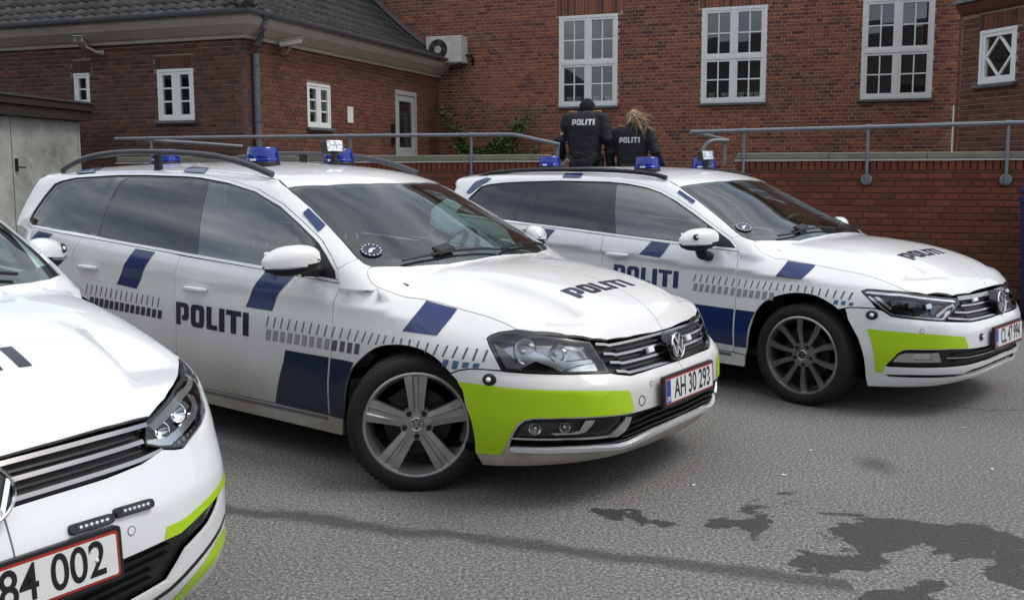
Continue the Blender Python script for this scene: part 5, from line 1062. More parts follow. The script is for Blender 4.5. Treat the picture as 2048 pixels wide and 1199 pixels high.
dgA = [(-.4841, .9257), (-.5028, .8534), (-.5086, .8203), (-.5069, .7081), (-.5213, .5656), (-.5329, .4511), (-.5677, .2746)]
mgA = [(-1.718, .9956), (-1.7353, .8965), (-1.7435, .7729), (-1.742, .5863), (-1.7526, .4583), (-1.77, .275)]
blA = [[(-.975+.053*i, .664-.00074*i), (-.940+.0526*i, .664-.00074*i), (-.955+.0529*i, .609-.0004*i), (-.989+.0532*i, .609-.0004*i)] for i in range(9)]
DA = dict(glA,
    hood_gap=[(-.3825, .747), (-.382, .775), (-.36, .80), (-.315, .816), (-.26, .806), (-.18, .775), (-.05, .74), (.12, .718), (.28, .712), (.39, .716), (.452, .7215)],
    hood_front=[(.452, .7215), (.5239, .6923), (.6457, .6154), (.7146, .5216), (.746, .4423), (.7706, .2991), (.7854, .0898), (.7875, 0)],
    cowl=[(-.3825, .747), (-.2888, .5941), (-.2123, .3904), (-.1841, .2034), (-.18, 0)],
    ws_side=[(-1.1171, .6198), (-1.0267, .6367), (-.9048, .656), (-.7417, .690), (-.58, .7258), (-.4641, .7564), (-.4216, .7599), (-.3825, .747)],
    ws_top=[(-1.1171, .6198), (-1.0027, .4516), (-.921, .2167), (-.8994, .07), (-.8935, 0)],
    roof_end=-3.70, tail_top=1.40, tail_x=-3.62, dlo=topA+botA,
    wing_front=[(.7114, .7704), (.7548, .7636), (.791, .7503), (.8063, .7387), (.8018, .7096), (.7861, .6626), (.7676, .6129), (.8271, .6133), (.877, .6099), (.9206, .5967), (.9503, .5799)],
    arch=sm([(.2103, .5827), (.1193, .6433), (.0111, .6727), (-.1131, .6722), (-.2376, .6407), (-.3644, .5498), (-.425, .4646), (-.4849, .2663)], 3)[1:],
    door_gap=dgA, mid_gap=mgA, pillar_foot=[(-.4864, .9325), (-.5197, .9893), (-.4641, 1.0381), (-.4216, 1.0172)],
    pillar_ws=[(-.5197, .9893), (-.4641, 1.0381), (-.5812, 1.1016), (-.7417, 1.1861), (-.9048, 1.2719), (-1.0267, 1.3295), (-1.1171, 1.3688)],
    rear_gap=[(-2.30, .285), (-2.335, .30), (-2.37, .45), (-2.47, .60), (-2.60, .685), (-2.7474, .7953), (-2.7775, .8522), (-2.7782, .9541), (-2.7139, 1.0576)], belt_rear=[(-1.8245, 1.0064)], belt_front=[(-1.0649, .9625)],
    sill=[(-.487, .262), (-.50, .178), (-2.32, .195), (-2.32, .278), (-.578, .268)],
    tail_side=[(-3.60, 1.40), (-3.62, 1.30), (-3.66, 1.15), (-3.66, .62), (-3.62, .30), (-3.17, .27)]+arc(-2.75, .30, .405, 0, 0, 1)[:0]+[(-2.75+.405*math.cos(R(a)), .30+.405*math.sin(R(a))) for a in range(176, 40, -8)]+[(-2.47, .60), (-2.60, .685), (-2.7474, .7953), (-2.7775, .8522), (-2.7782, .9541)],
    dlo_outer_back=[(-2.7139, 1.0576)]+topA[::-1][:-1],
    handles=((-1.5476, .826), (-2.594, .883)), mirror=(-.66, 1.015, 1.035), mirror_style='A', sail=[(-.51, .945), (-.545, .995), (-.62, 1.045), (-.715, 1.105), (-.722, 1.08), (-.665, .955)],
    rail=[(-3.40, 1.455), (-3.315, 1.489), (-3.064, 1.544), (-2.73, 1.570), (-2.315, 1.569), (-1.89, 1.551), (-1.629, 1.52), (-1.461, 1.488), (-1.276, 1.437)], rail_foot=[-2.33], rail_r=.019,
    wheel='five', steer=R(38), spin=.0, wheelbase=-2.712,
    st_door=[(-.9988, .960), (-.7876, .9485), (-.8514, .8849), (-.8831, .8515), (-.9004, .8303), (-.9324, .7588), (-1.1353, .7639), (-1.08, .8589), (-1.0571, .8925)],
    st_rdoor=[(-2.141, 1.0141), (-1.9517, 1.003), (-2.0215, .9055), (-2.0963, .7888), (-2.2961, .8015), (-2.2196, .9158)], st_quarter=[(-3.2626, 1.0741), (-3.0663, 1.0627), (-3.1356, 1.011), (-3.3621, 1.0122)],
    st_roof1=[(-3.33, 1.475), (-3.12, 1.475), (-2.9378, 1.4455), (-3.1193, 1.4329)], st_roof2=[(-2.10, 1.478), (-1.90, 1.470), (-1.8352, 1.442), (-1.9694, 1.4457), (-2.0359, 1.4497)], st_pillar=[(-.9055, 1.2655), (-.7484, 1.1841), (-.7444, 1.1545), (-.9025, 1.2409)],
    st_wing=[(1.0669, .8640), (.9020, .8370), (.9767, .7667), (1.0062, .7329), (1.1837, .7377), (1.1413, .7854)], blk_mat='navy_dark',
    blk_door=[(-.8428, .5709), (-.533, .5684), (-.5789, .277), (-.9678, .279), (-.9208, .3812), (-.8602, .511)], blk_wing=[(-.5228, .5671), (-.372, .5626), (-.3926, .5251), (-.4322, .4394), (-.4615, .3376), (-.474, .272), (-.5666, .272)],
    politi=[(-1.7222, .7455), (-1.1082, .7346), (-1.1211, .6115), (-1.7349, .62)],
    thin_door=[((-.9555+.0523*i, .732-.001*i), (-.976+.0522*i, .677-.001*i)) for i in range(9)], blocks_door=blA,
    thin_wing=[[(1.6674, .721), (1.6928, .6674)], [(1.6026, .7199), (1.6302, .6664)], [(1.538, .7194), (1.5644, .6655)], [(1.4778, .7174), (1.5067, .6644)], [(1.4208, .7153), (1.4521, .6624)], [(1.3707, .7128), (1.4041, .66)], [(1.3252, .7101), (1.3503, .662)], [(1.2812, .7097), (1.2986, .671)], [(1.2302, .7079), (1.2425, .679)], [(1.1845, .707), (1.1926, .680)], [(1.1375, .7052), (1.1459, .678)], [(1.0914, .7029), (1.1019, .674)], [(1.0447, .7002), (1.062, .6545)], [(.9996, .6976), (1.0216, .6499)], [(.9589, .6963), (.9809, .6487)], [(.9181, .6958), (.9412, .6479)], [(.8798, .6958), (.9015, .6469)], [(.8442, .6958), (.8638, .6465)], [(.8101, .6944), (.8288, .6452)]],
    blocks_wing=[[(1.6852, .6555), (1.6459, .6554), (1.6615, .6034), (1.7003, .6033)], [(1.6221, .6548), (1.5833, .6549), (1.5986, .6031), (1.6369, .6029)], [(1.5602, .6543), (1.5229, .6544), (1.5373, .603), (1.5744, .6028)], [(1.5007, .6537), (1.4649, .6538), (1.4785, .6028), (1.5141, .6026)]],
    blocks_wing2=[[(.9792, .6364), (.9548, .6372), (.9655, .6039), (.9848, .6085)], [(.938, .6366), (.9153, .6373), (.9255, .6014), (.9449, .5997)], [(.8995, .6359), (.8766, .6361), (.8846, .6139), (.9064, .6101)], [(.8617, .6355), (.8403, .6358), (.8458, .6167), (.8665, .6160)]],
    thin_rdoor=[((-2.710+.0519*i, .787-.002*i), (-2.737+.0522*i, .725-.0017*i)) for i in range(2, 17)], blocks_rdoor=[[(-2.692+.0531*i, .710-.0017*i), (-2.652+.0528*i, .709-.0017*i), (-2.669+.053*i, .6565-.0014*i), (-2.712+.0534*i, .657-.0014*i)] for i in range(2, 16)])
hood, roof = build_common(A, DA)
word(A, [(.4332, -.3508), (.4616, .1391), (.5445, .1683), (.5344, -.3385)], 'top', 'ink', hood, signed=True)
def front_A(c):
    S = c.panel
    hl = [(.8063, .7387), (.791, .7503), (.7548, .7636), (.7114, .7704), (.6659, .7647), (.5602, .7484), (.4453, .7213), (.4294, .676), (.4068, .628), (.3953, .5886), (.4973, .5976), (.6093, .603), (.6898, .6068), (.7599, .6109), (.7676, .6129), (.7861, .6626), (.8018, .7096)]
    op_t = [(.741, .2748), (.7387, .3028), (.73, .3426), (.7158, .3783), (.6985, .4003), (.6708, .4106), (.5947, .4140), (.4783, .412), (.3474, .4051), (.1995, .4062), (0, .4019)]
    op_b = [(.741, .2748), (.7374, .2622), (.7199, .2571), (.5596, .2620), (.4629, .2590), (.3522, .2444), (.30, .246), (.1892, .2700), (0, .2824)]
    bump = S('front_bumper', 'cyl', [(0, .5693), (.172, .5691), (.3133, .5646), (.3708, .5787), (.3953, .5866)]+[(x, z-.003) for x, z in hl[10:15]]+[(.8271, .6113), (.877, .6079), (.9206, .5947), (.9503, .577), (.9339, .5612), (.9227, .5483), (.9054, .5143), (.895, .4466), (.8713, .3741), (.8592, .3053), (.8534, .2306), (.8252, .176), (.68, .189), (.5, .204), (.33, .208), (0, .212)]+op_b[::-1]+op_t[1:], c.white, both=True, res=.03, thick=.012)
    c.pair('lime_panel', 'cyl', [(.9227, .5483), (.8176, .5475), (.7216, .5409), (.62, .5382), (.5587, .5356), (.45, .527), (.3481, .5109), (.3368, .496), (.332, .4661), (.3246, .4425), (.3252, .4190), (.3334, .4120), (.4784, .4195), (.5591, .4215), (.6709, .418), (.6961, .4098), (.7136, .3972), (.7284, .3704), (.7397, .336), (.7491, .3014), (.7576, .2641), (.7666, .2379), (.8082, .2336), (.8514, .2316), (.8572, .3053), (.8693, .3741), (.888, .4466), (.9034, .5143)], 'lime', bump, off=.0024, thick=0, gap=0, res=.02)
    # lower opening
    og = S('lower_grille', 'cyl', op_t+op_b[::-1][:-1], 'black_plastic', both=True, off=-.045, thick=0, gap=-.01, res=.05)
    for z0, z1 in ((.345, .353), (.318, .326), (.372, .379), (.298, .304)):
        S('grille_slat', 'cyl', strip([(0, z0+.001), (.20, z0), (.34, z0-.02), (.73 if z0 < .31 else .36, z0-.02)], .008), 'black_satin', og, both=True, off=-.014, thick=.03, gap=0, res=.05)
    S('chrome_lip', 'cyl', [(.741, .2748), (.5627, .2845), (.4679, .2810), (.3639, .2655), (.3242, .2670), (.1999, .2966), (0, .3074)]+op_b[::-1][:-1], 'chrome_strip', both=True, off=.006, thick=.02, gap=.001, res=.03)
    for sd_ in (-1, 1):
        fg = S('fog_lamp', 'cyl', [(.7194, .3361), (.7079, .3715), (.6958, .3913), (.5481, .4025), (.5464, .3564), (.5665, .3421), (.7142, .3348)], 'lens', side=sd_, off=-.006, thick=.0, gap=0, res=.04)
        S('housing', 'cyl', [(.7194, .3361), (.7079, .3715), (.6958, .3913), (.5481, .4025), (.5464, .3564), (.5665, .3421), (.7142, .3348)], 'black_satin', fg, side=sd_, off=-.035, thick=0, gap=0, res=.04)
        for q, r in (((.668, .365), .026), ((.575, .372), .022)):
            p, n = c.at('cyl', q, -.030, sd_); M = frame(p, (n.y, -n.x, 0), n)
            MB().lathe([(0, .0), (r*.4, .002), (r*.8, .010), (r, .022), (r*1.04, .022)], 20, M).build('reflector', 'chrome', fg, 50); MB().ball((0, 0, .008), .008, 8, 6, M).build('bulb', 'bulb', fg, 60)
        S('fog_blank', 'cyl', [(.7357, .3250), (.7220, .372), (.6958, .403), (.60, .4115), (.345, .403), (.362, .345), (.40, .330)], 'black_satin', side=sd_, off=-.016, thick=.01, gap=0, res=.05, holes=[[(.7194, .3361), (.7079, .3715), (.6958, .3913), (.5481, .4025), (.5464, .3564), (.5665, .3421), (.7142, .3348)]])
        S('fog_trim', 'cyl', [(.6184, .3502), (.5539, .3492), (.5281, .3591), (.511, .4023), (.4776, .401), (.4882, .3782), (.5088, .3502), (.5352, .3426), (.6051, .3408)], 'chrome_soft', side=sd_, off=-.004, thick=.012, gap=0, res=.04)
        S('chrome_fin', 'cyl', [(.7357, .3246), (.5658, .3289), (.4239, .3255), (.3939, .3526), (.3689, .3817), (.3624, .3971), (.333, .3907), (.3444, .3574), (.3602, .3302), (.39, .3133), (.4423, .317), (.5653, .3212), (.7353, .3169)], 'chrome', side=sd_, off=.001, thick=.012, gap=0, res=.04)
        # head lamp
        h = S('headlamp', 'cyl', hl, 'lens', side=sd_, off=.001, thick=0, gap=.003, res=.035)
        S('lamp_seal', 'cyl', hl, 'black_satin', h, side=sd_, off=-.001, thick=.02, gap=0, res=.04, holes=[inset(hl, .009)])
        S('housing', 'cyl', hl, 'alloy_grey', h, side=sd_, off=-.060, thick=0, gap=.0, res=.05)
        S('dark_bezel', 'cyl', [(.50, .605), (.61, .61), (.70, .615), (.70, .66), (.665, .665), (.64, .625), (.56, .640), (.48, .650), (.43, .66), (.42, .63), (.45, .615)], 'black_gloss', h, side=sd_, off=-.036, thick=.01, gap=0, res=.04)
        S('silver_trim', 'cyl', [(.757, .617), (.69, .668), (.655, .70), (.645, .695), (.60, .668), (.54, .652), (.43, .655), (.418, .642), (.44, .637), (.50, .634), (.55, .620), (.57, .610), (.60, .628), (.655, .655), (.70, .625), (.73, .613)], 'chrome_soft', h, side=sd_, off=-.030, thick=.012, gap=0, res=.03)
        S('side_trim', 'cyl', [(.79, .732), (.785, .705), (.772, .66), (.757, .622), (.705, .617), (.73, .66), (.755, .70)], 'trim_grey', h, side=sd_, off=-.022, thick=.012, gap=0, res=.03)
        S('turn_signal', 'cyl', [(.42, .605), (.55, .612), (.53, .624), (.47, .632), (.428, .634)], 'chrome', h, side=sd_, off=-.028, thick=.01, gap=0, res=.03)
        for q, r in (((.695, .705), .052), ((.575, .692), .040)):
            p, n = c.at('cyl', q, -.052, sd_); n = (n+Vector((1.2, 0, 0))).normalized(); M = frame(p, (0, 1, 0), n)
            MB().lathe([(0, -.03), (r*.35, -.026), (r*.75, -.008), (r*.97, .022), (r*1.06, .024), (r*1.06, .014)], 28, M).build('reflector', 'chrome', h, 40); MB().ball((0, 0, -.006), (.011, .011, .018), 10, 8, M).build('bulb', 'bulb', h, 60)
        lamp_stud(c, (.81, .5713), .026, side=sd_); sensor(c, (.5729, .5007), sd_, mat='lamp_white'); sensor(c, (.2222, .5143), sd_)
        if sd_ < 0:
            p, n = c.at('cyl', (.2801, .452), .001, sd_); MB().lathe([(0, -.002), (.019, -.002), (.0215, .0015), (.023, .0)], 20, frame(p, (0, 1, 0), n)).build('open_lamp_hole', 'dark_shell', c.root, 40)
    # grille with four bars
    gr = S('grille', 'cyl', [(0, .700), (.172, .700), (.32, .706), (.4400, .722), (.4258, .6755), (.4031, .6275), (.3952, .5861), (.3708, .5787), (.3133, .5646), (.172, .5691), (0, .5693)], 'black_plastic', both=True, off=-.030, thick=0, gap=0, res=.05)
    for z, s0, s1 in ((.6970, .3672, .4261), (.6545, .3456, .4023), (.6155, .3238, .3817), (.5770, .3116, .3646)):
        S('grille_bar', 'cyl', strip([(0, z), (.15, z), (s0, z), (s0+.014, z+.006), (s1, z+.0135)], .010), 'chrome_smoked', gr, both=True, off=.000, thick=.03, gap=0, res=.04)
    for zz in (.676, .636, .597): S('grille_slat', 'cyl', strip([(0, zz), (.33, zz)], .006), 'black_satin', gr, both=True, off=-.012, thick=.02, gap=0, res=.06)
    for sd_ in (-1, 1):
        p, n = c.at('cyl', (.155, .642), .004, sd_); MB().box((-.024, -.014, -.004), (.024, .014, .016), frame(p, (0, 1, 0), n), .004).build('flash_lamp', 'lamp_white', gr, 40)
    M = frame((.858, 0, .642), (0, 1, 0), (1, 0, .20)) @ Matrix.Translation((0, 0, .006))
    MB().lathe([(.062, .002), (.068, -.004), (.070, -.02), (.070, -.06)], 36, M).build('emblem_mount', 'black_gloss', gr, 40)
    emblem(c.root, M, .061)
    plate(c, .929, .470, 'AH 30 293', R(-3), w=.495)
front_A(A)
# roof equipment and window sticker
beacon(A, -1.693, -.304); beacon(A, -1.693, .304); beacon(A, -3.10, 0.); flood(A, -1.52, .10)
def sticker(c, q):
    p, n = c.at('top', q, .003, -1); M = frame(p, (-.25, -1, 0), n); r = .055
    o = MB().lathe([(0, 0), (r, 0)], 32, M).build('window_sticker', 'navy_dark', c.root)
    mb = MB()
    for k in range(14): a = 2*math.pi*k/14; mb.lathe([(0, .001), (.0045, .001)], 8, M @ Matrix.Translation((r*.86*math.cos(a), r*.86*math.sin(a), 0)))
    mb.prism([(-.028, -.004), (-.004, .004), (.006, .018), (.022, .020), (.026, .010), (.014, .006), (.012, -.008), (-.012, -.012)], .0005, .001, M @ Matrix.Scale(1, 4)); mb.build('print', 'white_print', o)
sticker(A, (-.4664, .6647))
# ---- far car: newer estate with ten spoke wheels
B = Car('B', (2.392, 6.586, 0), R(-43.67), 'police_car', 'clean white police estate with dark ten-spoke wheels, nearest the brick wall', 'paint_clean')
topB = [(-.4622, .9316), (-.4885, .9714), (-.5359, 1.0094), (-.6626, 1.0737), (-.8463, 1.1656), (-1.0392, 1.2552), (-1.1905, 1.3101), (-1.3212, 1.3419), (-1.508, 1.3679), (-1.6846, 1.3807), (-2.1451, 1.3854), (-2.4906, 1.3767), (-2.7423, 1.3648), (-2.914, 1.348), (-2.991, 1.3268), (-3.0657, 1.2471), (-3.17, 1.13), (-3.19, 1.095), (-3.15, 1.078)]
botB = [(-2.4599, 1.0379), (-2.2054, 1.0253), (-1.9105, 1.0107), (-1.5604, .9892), (-1.2468, .9714), (-.9767, .9569), (-.465, .9317)]
dgB = [(-.4642, .9307), (-.4597, .8682), (-.4520, .8138), (-.4559, .7361), (-.4573, .6349), (-.4563, .5588), (-.4592, .3636), (-.4713, .272)]
mgB = [(-1.5604, .9882), (-1.5482, .9304), (-1.5506, .867), (-1.5566, .7881), (-1.565, .5), (-1.58, .275)]
DB = dict(
    glass_front=[(-1.6079, 1.3561), (-1.4036, 1.3377), (-1.2543, 1.309), (-1.118, 1.2642), (-.9227, 1.1765), (-.7435, 1.0911), (-.6928, .9736), (-.9607, .9790), (-1.4593, 1.0053)], glass_rear=[(-2.3421, 1.3555), (-1.7208, 1.3615), (-1.6632, 1.1959), (-1.6349, 1.0206), (-1.9159, 1.0323), (-2.2798, 1.0491)],
    glass_vent=[(-2.4502, 1.3494), (-2.3688, 1.352), (-2.2957, 1.0567), (-2.4854, 1.0614)], glass_quarter=[(-2.9707, 1.315), (-2.723, 1.3383), (-2.4779, 1.3492), (-2.5308, 1.0693), (-3.12, 1.10), (-3.0469, 1.2155)],
    hood_gap=[(-.3971, .7656), (-.385, .79), (-.3702, .8012), (-.3212, .8095), (-.2669, .7957), (-.1538, .7701), (.0093, .7481), (.1556, .730), (.3074, .722), (.4436, .724), (.5457, .7261), (.5914, .7133)],
    hood_front=[(.5921, .7147), (.6667, .6512), (.759, .4883), (.791, .3127), (.7976, 0)], cowl=[(-.3971, .7656), (-.31, .62), (-.2405, .4729), (-.2094, .2558), (-.2006, 0)],
    ws_side=[(-1.0853, .6164), (-.9099, .6599), (-.7218, .7110), (-.493, .7806), (-.4495, .7864), (-.3971, .7656)], ws_top=[(-1.0853, .6164), (-1.0277, .4828), (-.9493, .222), (-.9385, 0)],
    roof_end=-3.50, tail_top=1.33, tail_x=-3.56, dlo=topB+botB,
    wing_front=[(.6564, .7462), (.7604, .7524), (.7957, .7522), (.8232, .7381), (.8122, .7178), (.7878, .6813), (.7681, .6444), (.8412, .6449), (.877, .6414), (.8991, .6348)],
    arch=sm([(.2327, .6161), (.2016, .6426), (.0916, .6911), (-.0177, .7002), (-.1201, .6848), (-.2332, .6369), (-.3081, .5571), (-.3527, .4147), (-.372, .3134), (-.385, .262)], 3)[1:], door_gap=dgB, mid_gap=mgB,
    pillar_foot=[(-.4622, .9316), (-.4885, .9714), (-.5359, 1.0094), (-.493, 1.0289), (-.4495, 1.012)], pillar_ws=[(-.5359, 1.0094), (-.493, 1.0289), (-.7218, 1.1486), (-.9099, 1.2478), (-1.0853, 1.335)],
    rear_gap=[(-2.38, .285), (-2.415, .30), (-2.45, .45), (-2.55, .60), (-2.64, .685), (-2.72, .79), (-2.74, .88), (-2.66, .98), (-2.60, 1.045)], belt_rear=[(-2.4599, 1.0379), (-1.9105, 1.0107)], belt_front=[(-1.2468, .9714), (-.9767, .9569)],
    sill=[(-.392, .258), (-.40, .182), (-2.40, .195), (-2.40, .278), (-.475, .266)],
    tail_side=[(-3.40, 1.34), (-3.46, 1.24), (-3.58, 1.10), (-3.62, .62), (-3.58, .30), (-3.25, .27)]+[(-2.83+.405*math.cos(R(a)), .30+.405*math.sin(R(a))) for a in range(176, 40, -8)]+[(-2.55, .60), (-2.64, .685), (-2.72, .79), (-2.74, .88), (-2.66, .98)],
    dlo_outer_back=[(-2.60, 1.045)]+topB[::-1][:-2],
    handles=((-1.4055, .856), (-2.46, .90)), mirror=(-.67, 1.02, 1.005), mirror_style='B', sail=[(-.475, .945), (-.545, 1.0), (-.66, 1.06), (-.735, 1.095), (-.728, 1.07), (-.70, .965)],
    rail=[(-3.20, 1.375), (-3.087, 1.40), (-2.962, 1.428), (-2.536, 1.452), (-1.818, 1.452), (-1.402, 1.430), (-1.217, 1.397)], rail_r=.017, rail_mat='black_satin', wheel='ten', steer=R(-2), spin=.09, wheelbase=-2.791,
    st_door=[(-1.135, .9620), (-.9796, .9529), (-1.0119, .893), (-1.0408, .8582), (-1.2168, .8693), (-1.17, .917)], st_rdoor=[(-2.1935, 1.0131), (-2.0166, 1.0047), (-2.0892, .9091), (-2.2704, .918)],
    st_roof2=[(-2.1664, 1.4247), (-1.9852, 1.4254), (-1.9732, 1.3941), (-2.1459, 1.3941)], st_roof1=[(-2.98, 1.385), (-2.90, 1.385), (-2.93, 1.357), (-3.0767, 1.2549), (-3.1301, 1.2599), (-3.0794, 1.3519)], st_pillar=[(-1.0608, 1.3099), (-.9105, 1.2393), (-.9107, 1.2236), (-1.0658, 1.2953)],
    st_wing=[(1.2085, .8844), (1.0122, .8657), (1.1272, .7857), (1.2985, .794)], blk_mat='navy', blk_door=[(-.84, .567), (-.465, .5586), (-.4739, .3181), (-.91, .335)], blk_wing=[(-.4521, .557), (-.3118, .5557), (-.3359, .5059), (-.3568, .4388), (-.3685, .3714), (-.376, .3134), (-.4631, .3119)],
    politi=[(-1.4424, .7868), (-.8946, .773), (-.8971, .657), (-1.4472, .672)],
    thin_door=None, blocks_mat='grey_print')
del DB['thin_door']
DB['thin_door'] = [((-.758+.0474*i, .767-.0015*i), (-.773+.0472*i, .716-.0015*i)) for i in range(7)]
DB['blocks_door'] = [[(-.768+.0467*i, .704-.0012*i), (-.740+.0464*i, .704-.0012*i), (-.751+.0465*i, .651-.0009*i), (-.780+.0469*i, .652-.001*i)] for i in range(7)]
DB['thin_wing'] = [[(1.588, .757), (1.606, .708)], [(1.527, .756), (1.55, .704)], [(1.473, .755), (1.496, .703)], [(1.42, .754), (1.443, .705)], [(1.368, .752), (1.393, .703)], [(1.321, .75), (1.343, .703)], [(1.274, .75), (1.291, .702)], [(1.228, .748), (1.241, .705)], [(1.182, .748), (1.194, .708)], [(1.137, .748), (1.147, .709)], [(1.092, .746), (1.104, .708)], [(1.052, .744), (1.064, .703)], [(1.013, .739), (1.025, .695)], [(.971, .737), (.989, .69)], [(.933, .734), (.952, .687)], [(.895, .732), (.916, .686)], [(.86, .729), (.881, .683)]]
DB['blocks_wing'] = [[(1.607-.0545*i, .693-.0008*i), (1.568-.0535*i, .693-.0008*i), (1.581-.0538*i, .642-.0006*i), (1.617-.0545*i, .643-.0006*i)] for i in range(6)]
DB['blocks_wing2'] = [[(.946, .677), (.926, .676), (.935, .650), (.954, .650)], [(.912, .675), (.893, .674), (.901, .651), (.918, .651)], [(.878, .67), (.86, .669), (.867, .651), (.884, .651)]]
hood, roof = build_common(B, DB)
word(B, [(.3705, -.3767), (.402, .1178), (.4976, .0916), (.4756, -.3669)], 'top', 'ink', hood, signed=True)
def front_B(c):
    S = c.panel
    hl = [(.8232, .7381), (.7957, .7522), (.7604, .7524), (.6564, .7462), (.5664, .7286), (.3792, .6999), (.3652, .6717), (.4323, .6231), (.4879, .5791), (.5667, .5871), (.6712, .5986), (.7114, .6059), (.7443, .6354), (.7878, .6813), (.8122, .7178)]
    op_t = [(.7241, .3075), (.7077, .3439), (.6913, .382), (.6666, .4057), (.6406, .4116), (.4593, .4137), (.3674, .4082), (.1839, .4018), (0, .3973)]
    op_b = [(.7241, .3075), (.7165, .3016), (.6331, .3042), (.4928, .3071), (.3511, .3092), (.1163, .3232), (0, .3300)]
    sl_t = [(.7233, .2535), (.6276, .2605), (.4856, .2621), (.3769, .2594), (.3261, .2779), (.1101, .2955), (0, .2988)]
    sl_b = [(.7233, .2535), (.7054, .2413), (.5558, .2412), (.4105, .2393), (.2918, .2429), (.0354, .2593), (0, .2621)]
    bump = S('front_bumper', 'cyl', [(0, .5679), (.14, .5633), (.3323, .562), (.4879, .5761), (.5667, .5841), (.6712, .5956), (.7114, .6029), (.7443, .6324), (.7681, .6414), (.8412, .6419), (.877, .6384), (.8991, .6318), (.8875, .5661), (.8442, .4615), (.8147, .3442), (.7921, .212), (.7803, .17), (.64, .18), (.5077, .188), (.365, .212), (.15, .232), (0, .235)]+sl_b[::-1]+sl_t[1:]+op_b[::-1]+op_t[1:], c.white, both=True, res=.03, thick=.012)
    c.pair('lime_panel', 'cyl', [(.8086, .5233), (.6759, .5157), (.5403, .5059), (.3946, .4839), (.3676, .4147), (.4595, .4195), (.6408, .4176), (.6667, .4112), (.6872, .3898), (.7048, .3518), (.7267, .3132), (.735, .2682), (.7606, .2661), (.7696, .3303), (.7823, .4074), (.7958, .4719)], 'lime', bump, off=.0024, thick=0, gap=0, res=.02)
    og = S('lower_grille', 'cyl', op_t+op_b[::-1][:-1], 'black_plastic', both=True, off=-.035, thick=0, gap=-.008, res=.05)
    S('air_slot', 'cyl', sl_t+sl_b[::-1][:-1], 'black_plastic', both=True, off=-.03, thick=0, gap=-.008, res=.05)
    S('chrome_fin', 'cyl', strip([(0, .3607), (.1708, .3601), (.3629, .3565), (.4816, .3630)], .006), 'chrome', og, both=True, off=-.005, thick=.012, gap=0, res=.05)
    for z in (.382, .342): S('grille_slat', 'cyl', strip([(0, z), (.44, z-.003)], .008), 'black_satin', og, both=True, off=-.012, thick=.02, gap=0, res=.05)
    for sd_ in (-1, 1):
        P = [(.7017, .3315), (.6842, .3724), (.6593, .389), (.5182, .3943), (.5032, .3381), (.6023, .3344)]
        fg = S('fog_lamp', 'cyl', P, 'alloy_bright', side=sd_, off=-.012, thick=.014, gap=0, res=.04, holes=[[(.6252, .3718), (.6161, .3875), (.5507, .3898), (.5391, .3487), (.6169, .3492)]])
        S('reflector', 'cyl', [(.6252, .3718), (.6161, .3875), (.5507, .3898), (.5391, .3487), (.6169, .3492)], 'chrome', fg, side=sd_, off=-.028, thick=0, gap=0, res=.012); S('lens', 'cyl', P, 'lens', fg, side=sd_, off=-.003, thick=0, gap=0, res=.05)
        h = S('headlamp', 'cyl', hl, 'lens', side=sd_, off=.001, thick=0, gap=.003, res=.035)
        S('lamp_seal', 'cyl', hl, 'black_satin', h, side=sd_, off=-.001, thick=.02, gap=0, res=.04, holes=[inset(hl, .007)])
        S('housing', 'cyl', hl, 'black_gloss', h, side=sd_, off=-.055, thick=0, gap=0, res=.05)
        S('chrome_brow', 'cyl', [(.812, .735), (.79, .745), (.66, .739), (.56, .720), (.385, .693), (.375, .678), (.56, .706), (.66, .723), (.77, .728)], 'chrome', h, side=sd_, off=-.008, thick=.02, gap=0, res=.03)
        S('light_guide', 'cyl', [(.79, .715), (.72, .628), (.70, .615), (.57, .601), (.49, .595), (.44, .632), (.435, .626), (.486, .587), (.57, .593), (.705, .606), (.735, .63), (.805, .715)], 'chrome_soft', h, side=sd_, off=-.012, thick=.012, gap=0, res=.03)
        S('light_guide', 'cyl', [(.775, .712), (.715, .64), (.703, .645), (.757, .715)], 'chrome_soft', h, side=sd_, off=-.014, thick=.012, gap=0, res=.03)
        S('corner_reflector', 'cyl', [(.475, .602), (.455, .632), (.425, .640), (.445, .612)], 'lamp_white', h, side=sd_, off=-.016, thick=.01, gap=0, res=.03)
        S('chevron', 'cyl', strip([(.51, .608), (.44, .655), (.38, .672)], .014), 'chrome_smoked', h, side=sd_, off=-.020, thick=.01, gap=0, res=.03)
        for q, w_ in (((.695, .682), .034), ((.615, .672), .044), ((.535, .667), .034)):
            p, n = c.at('cyl', q, -.045, sd_); M = frame(p, (0, 1, 0), n)
            o = MB().box((-w_/2-.004, -.020, -.01), (w_/2+.004, .020, .010), M, .006).build('lamp_module', 'black_satin', h, 40); MB().box((-w_/2, -.014, .0105), (w_/2, .014, .014), M).build('module_lens', 'chrome', h)
        lamp_stud(c, (.7874, .6044), .028, side=sd_); sensor(c, (.5942, .5233), sd_); lamp_stud(c, (.2686, .4682), .022, side=sd_, wide=1.)
    gr = S('grille', 'cyl', [(0, .712), (.2543, .710), (.375, .706), (.3652, .6717), (.4323, .6231), (.4879, .5791), (.3323, .565), (.14, .5633), (0, .5679)], 'black_plastic', both=True, off=-.028, thick=0, gap=0, res=.05)
    S('grille_bar', 'cyl', strip([(0, .6950), (.15, .6955), (.3711, .697)], .022), 'chrome_smoked', gr, both=True, off=.002, thick=.03, gap=0, res=.04)
    for L_ in ([(0, .6514), (.2523, .6519), (.3577, .6555)], [(0, .6155), (.3328, .6143), (.4161, .6243)], [(0, .5753), (.3227, .5744), (.4643, .5936)]): S('grille_bar', 'cyl', strip(L_, .010), 'chrome_smoked', gr, both=True, off=.000, thick=.03, gap=0, res=.04)
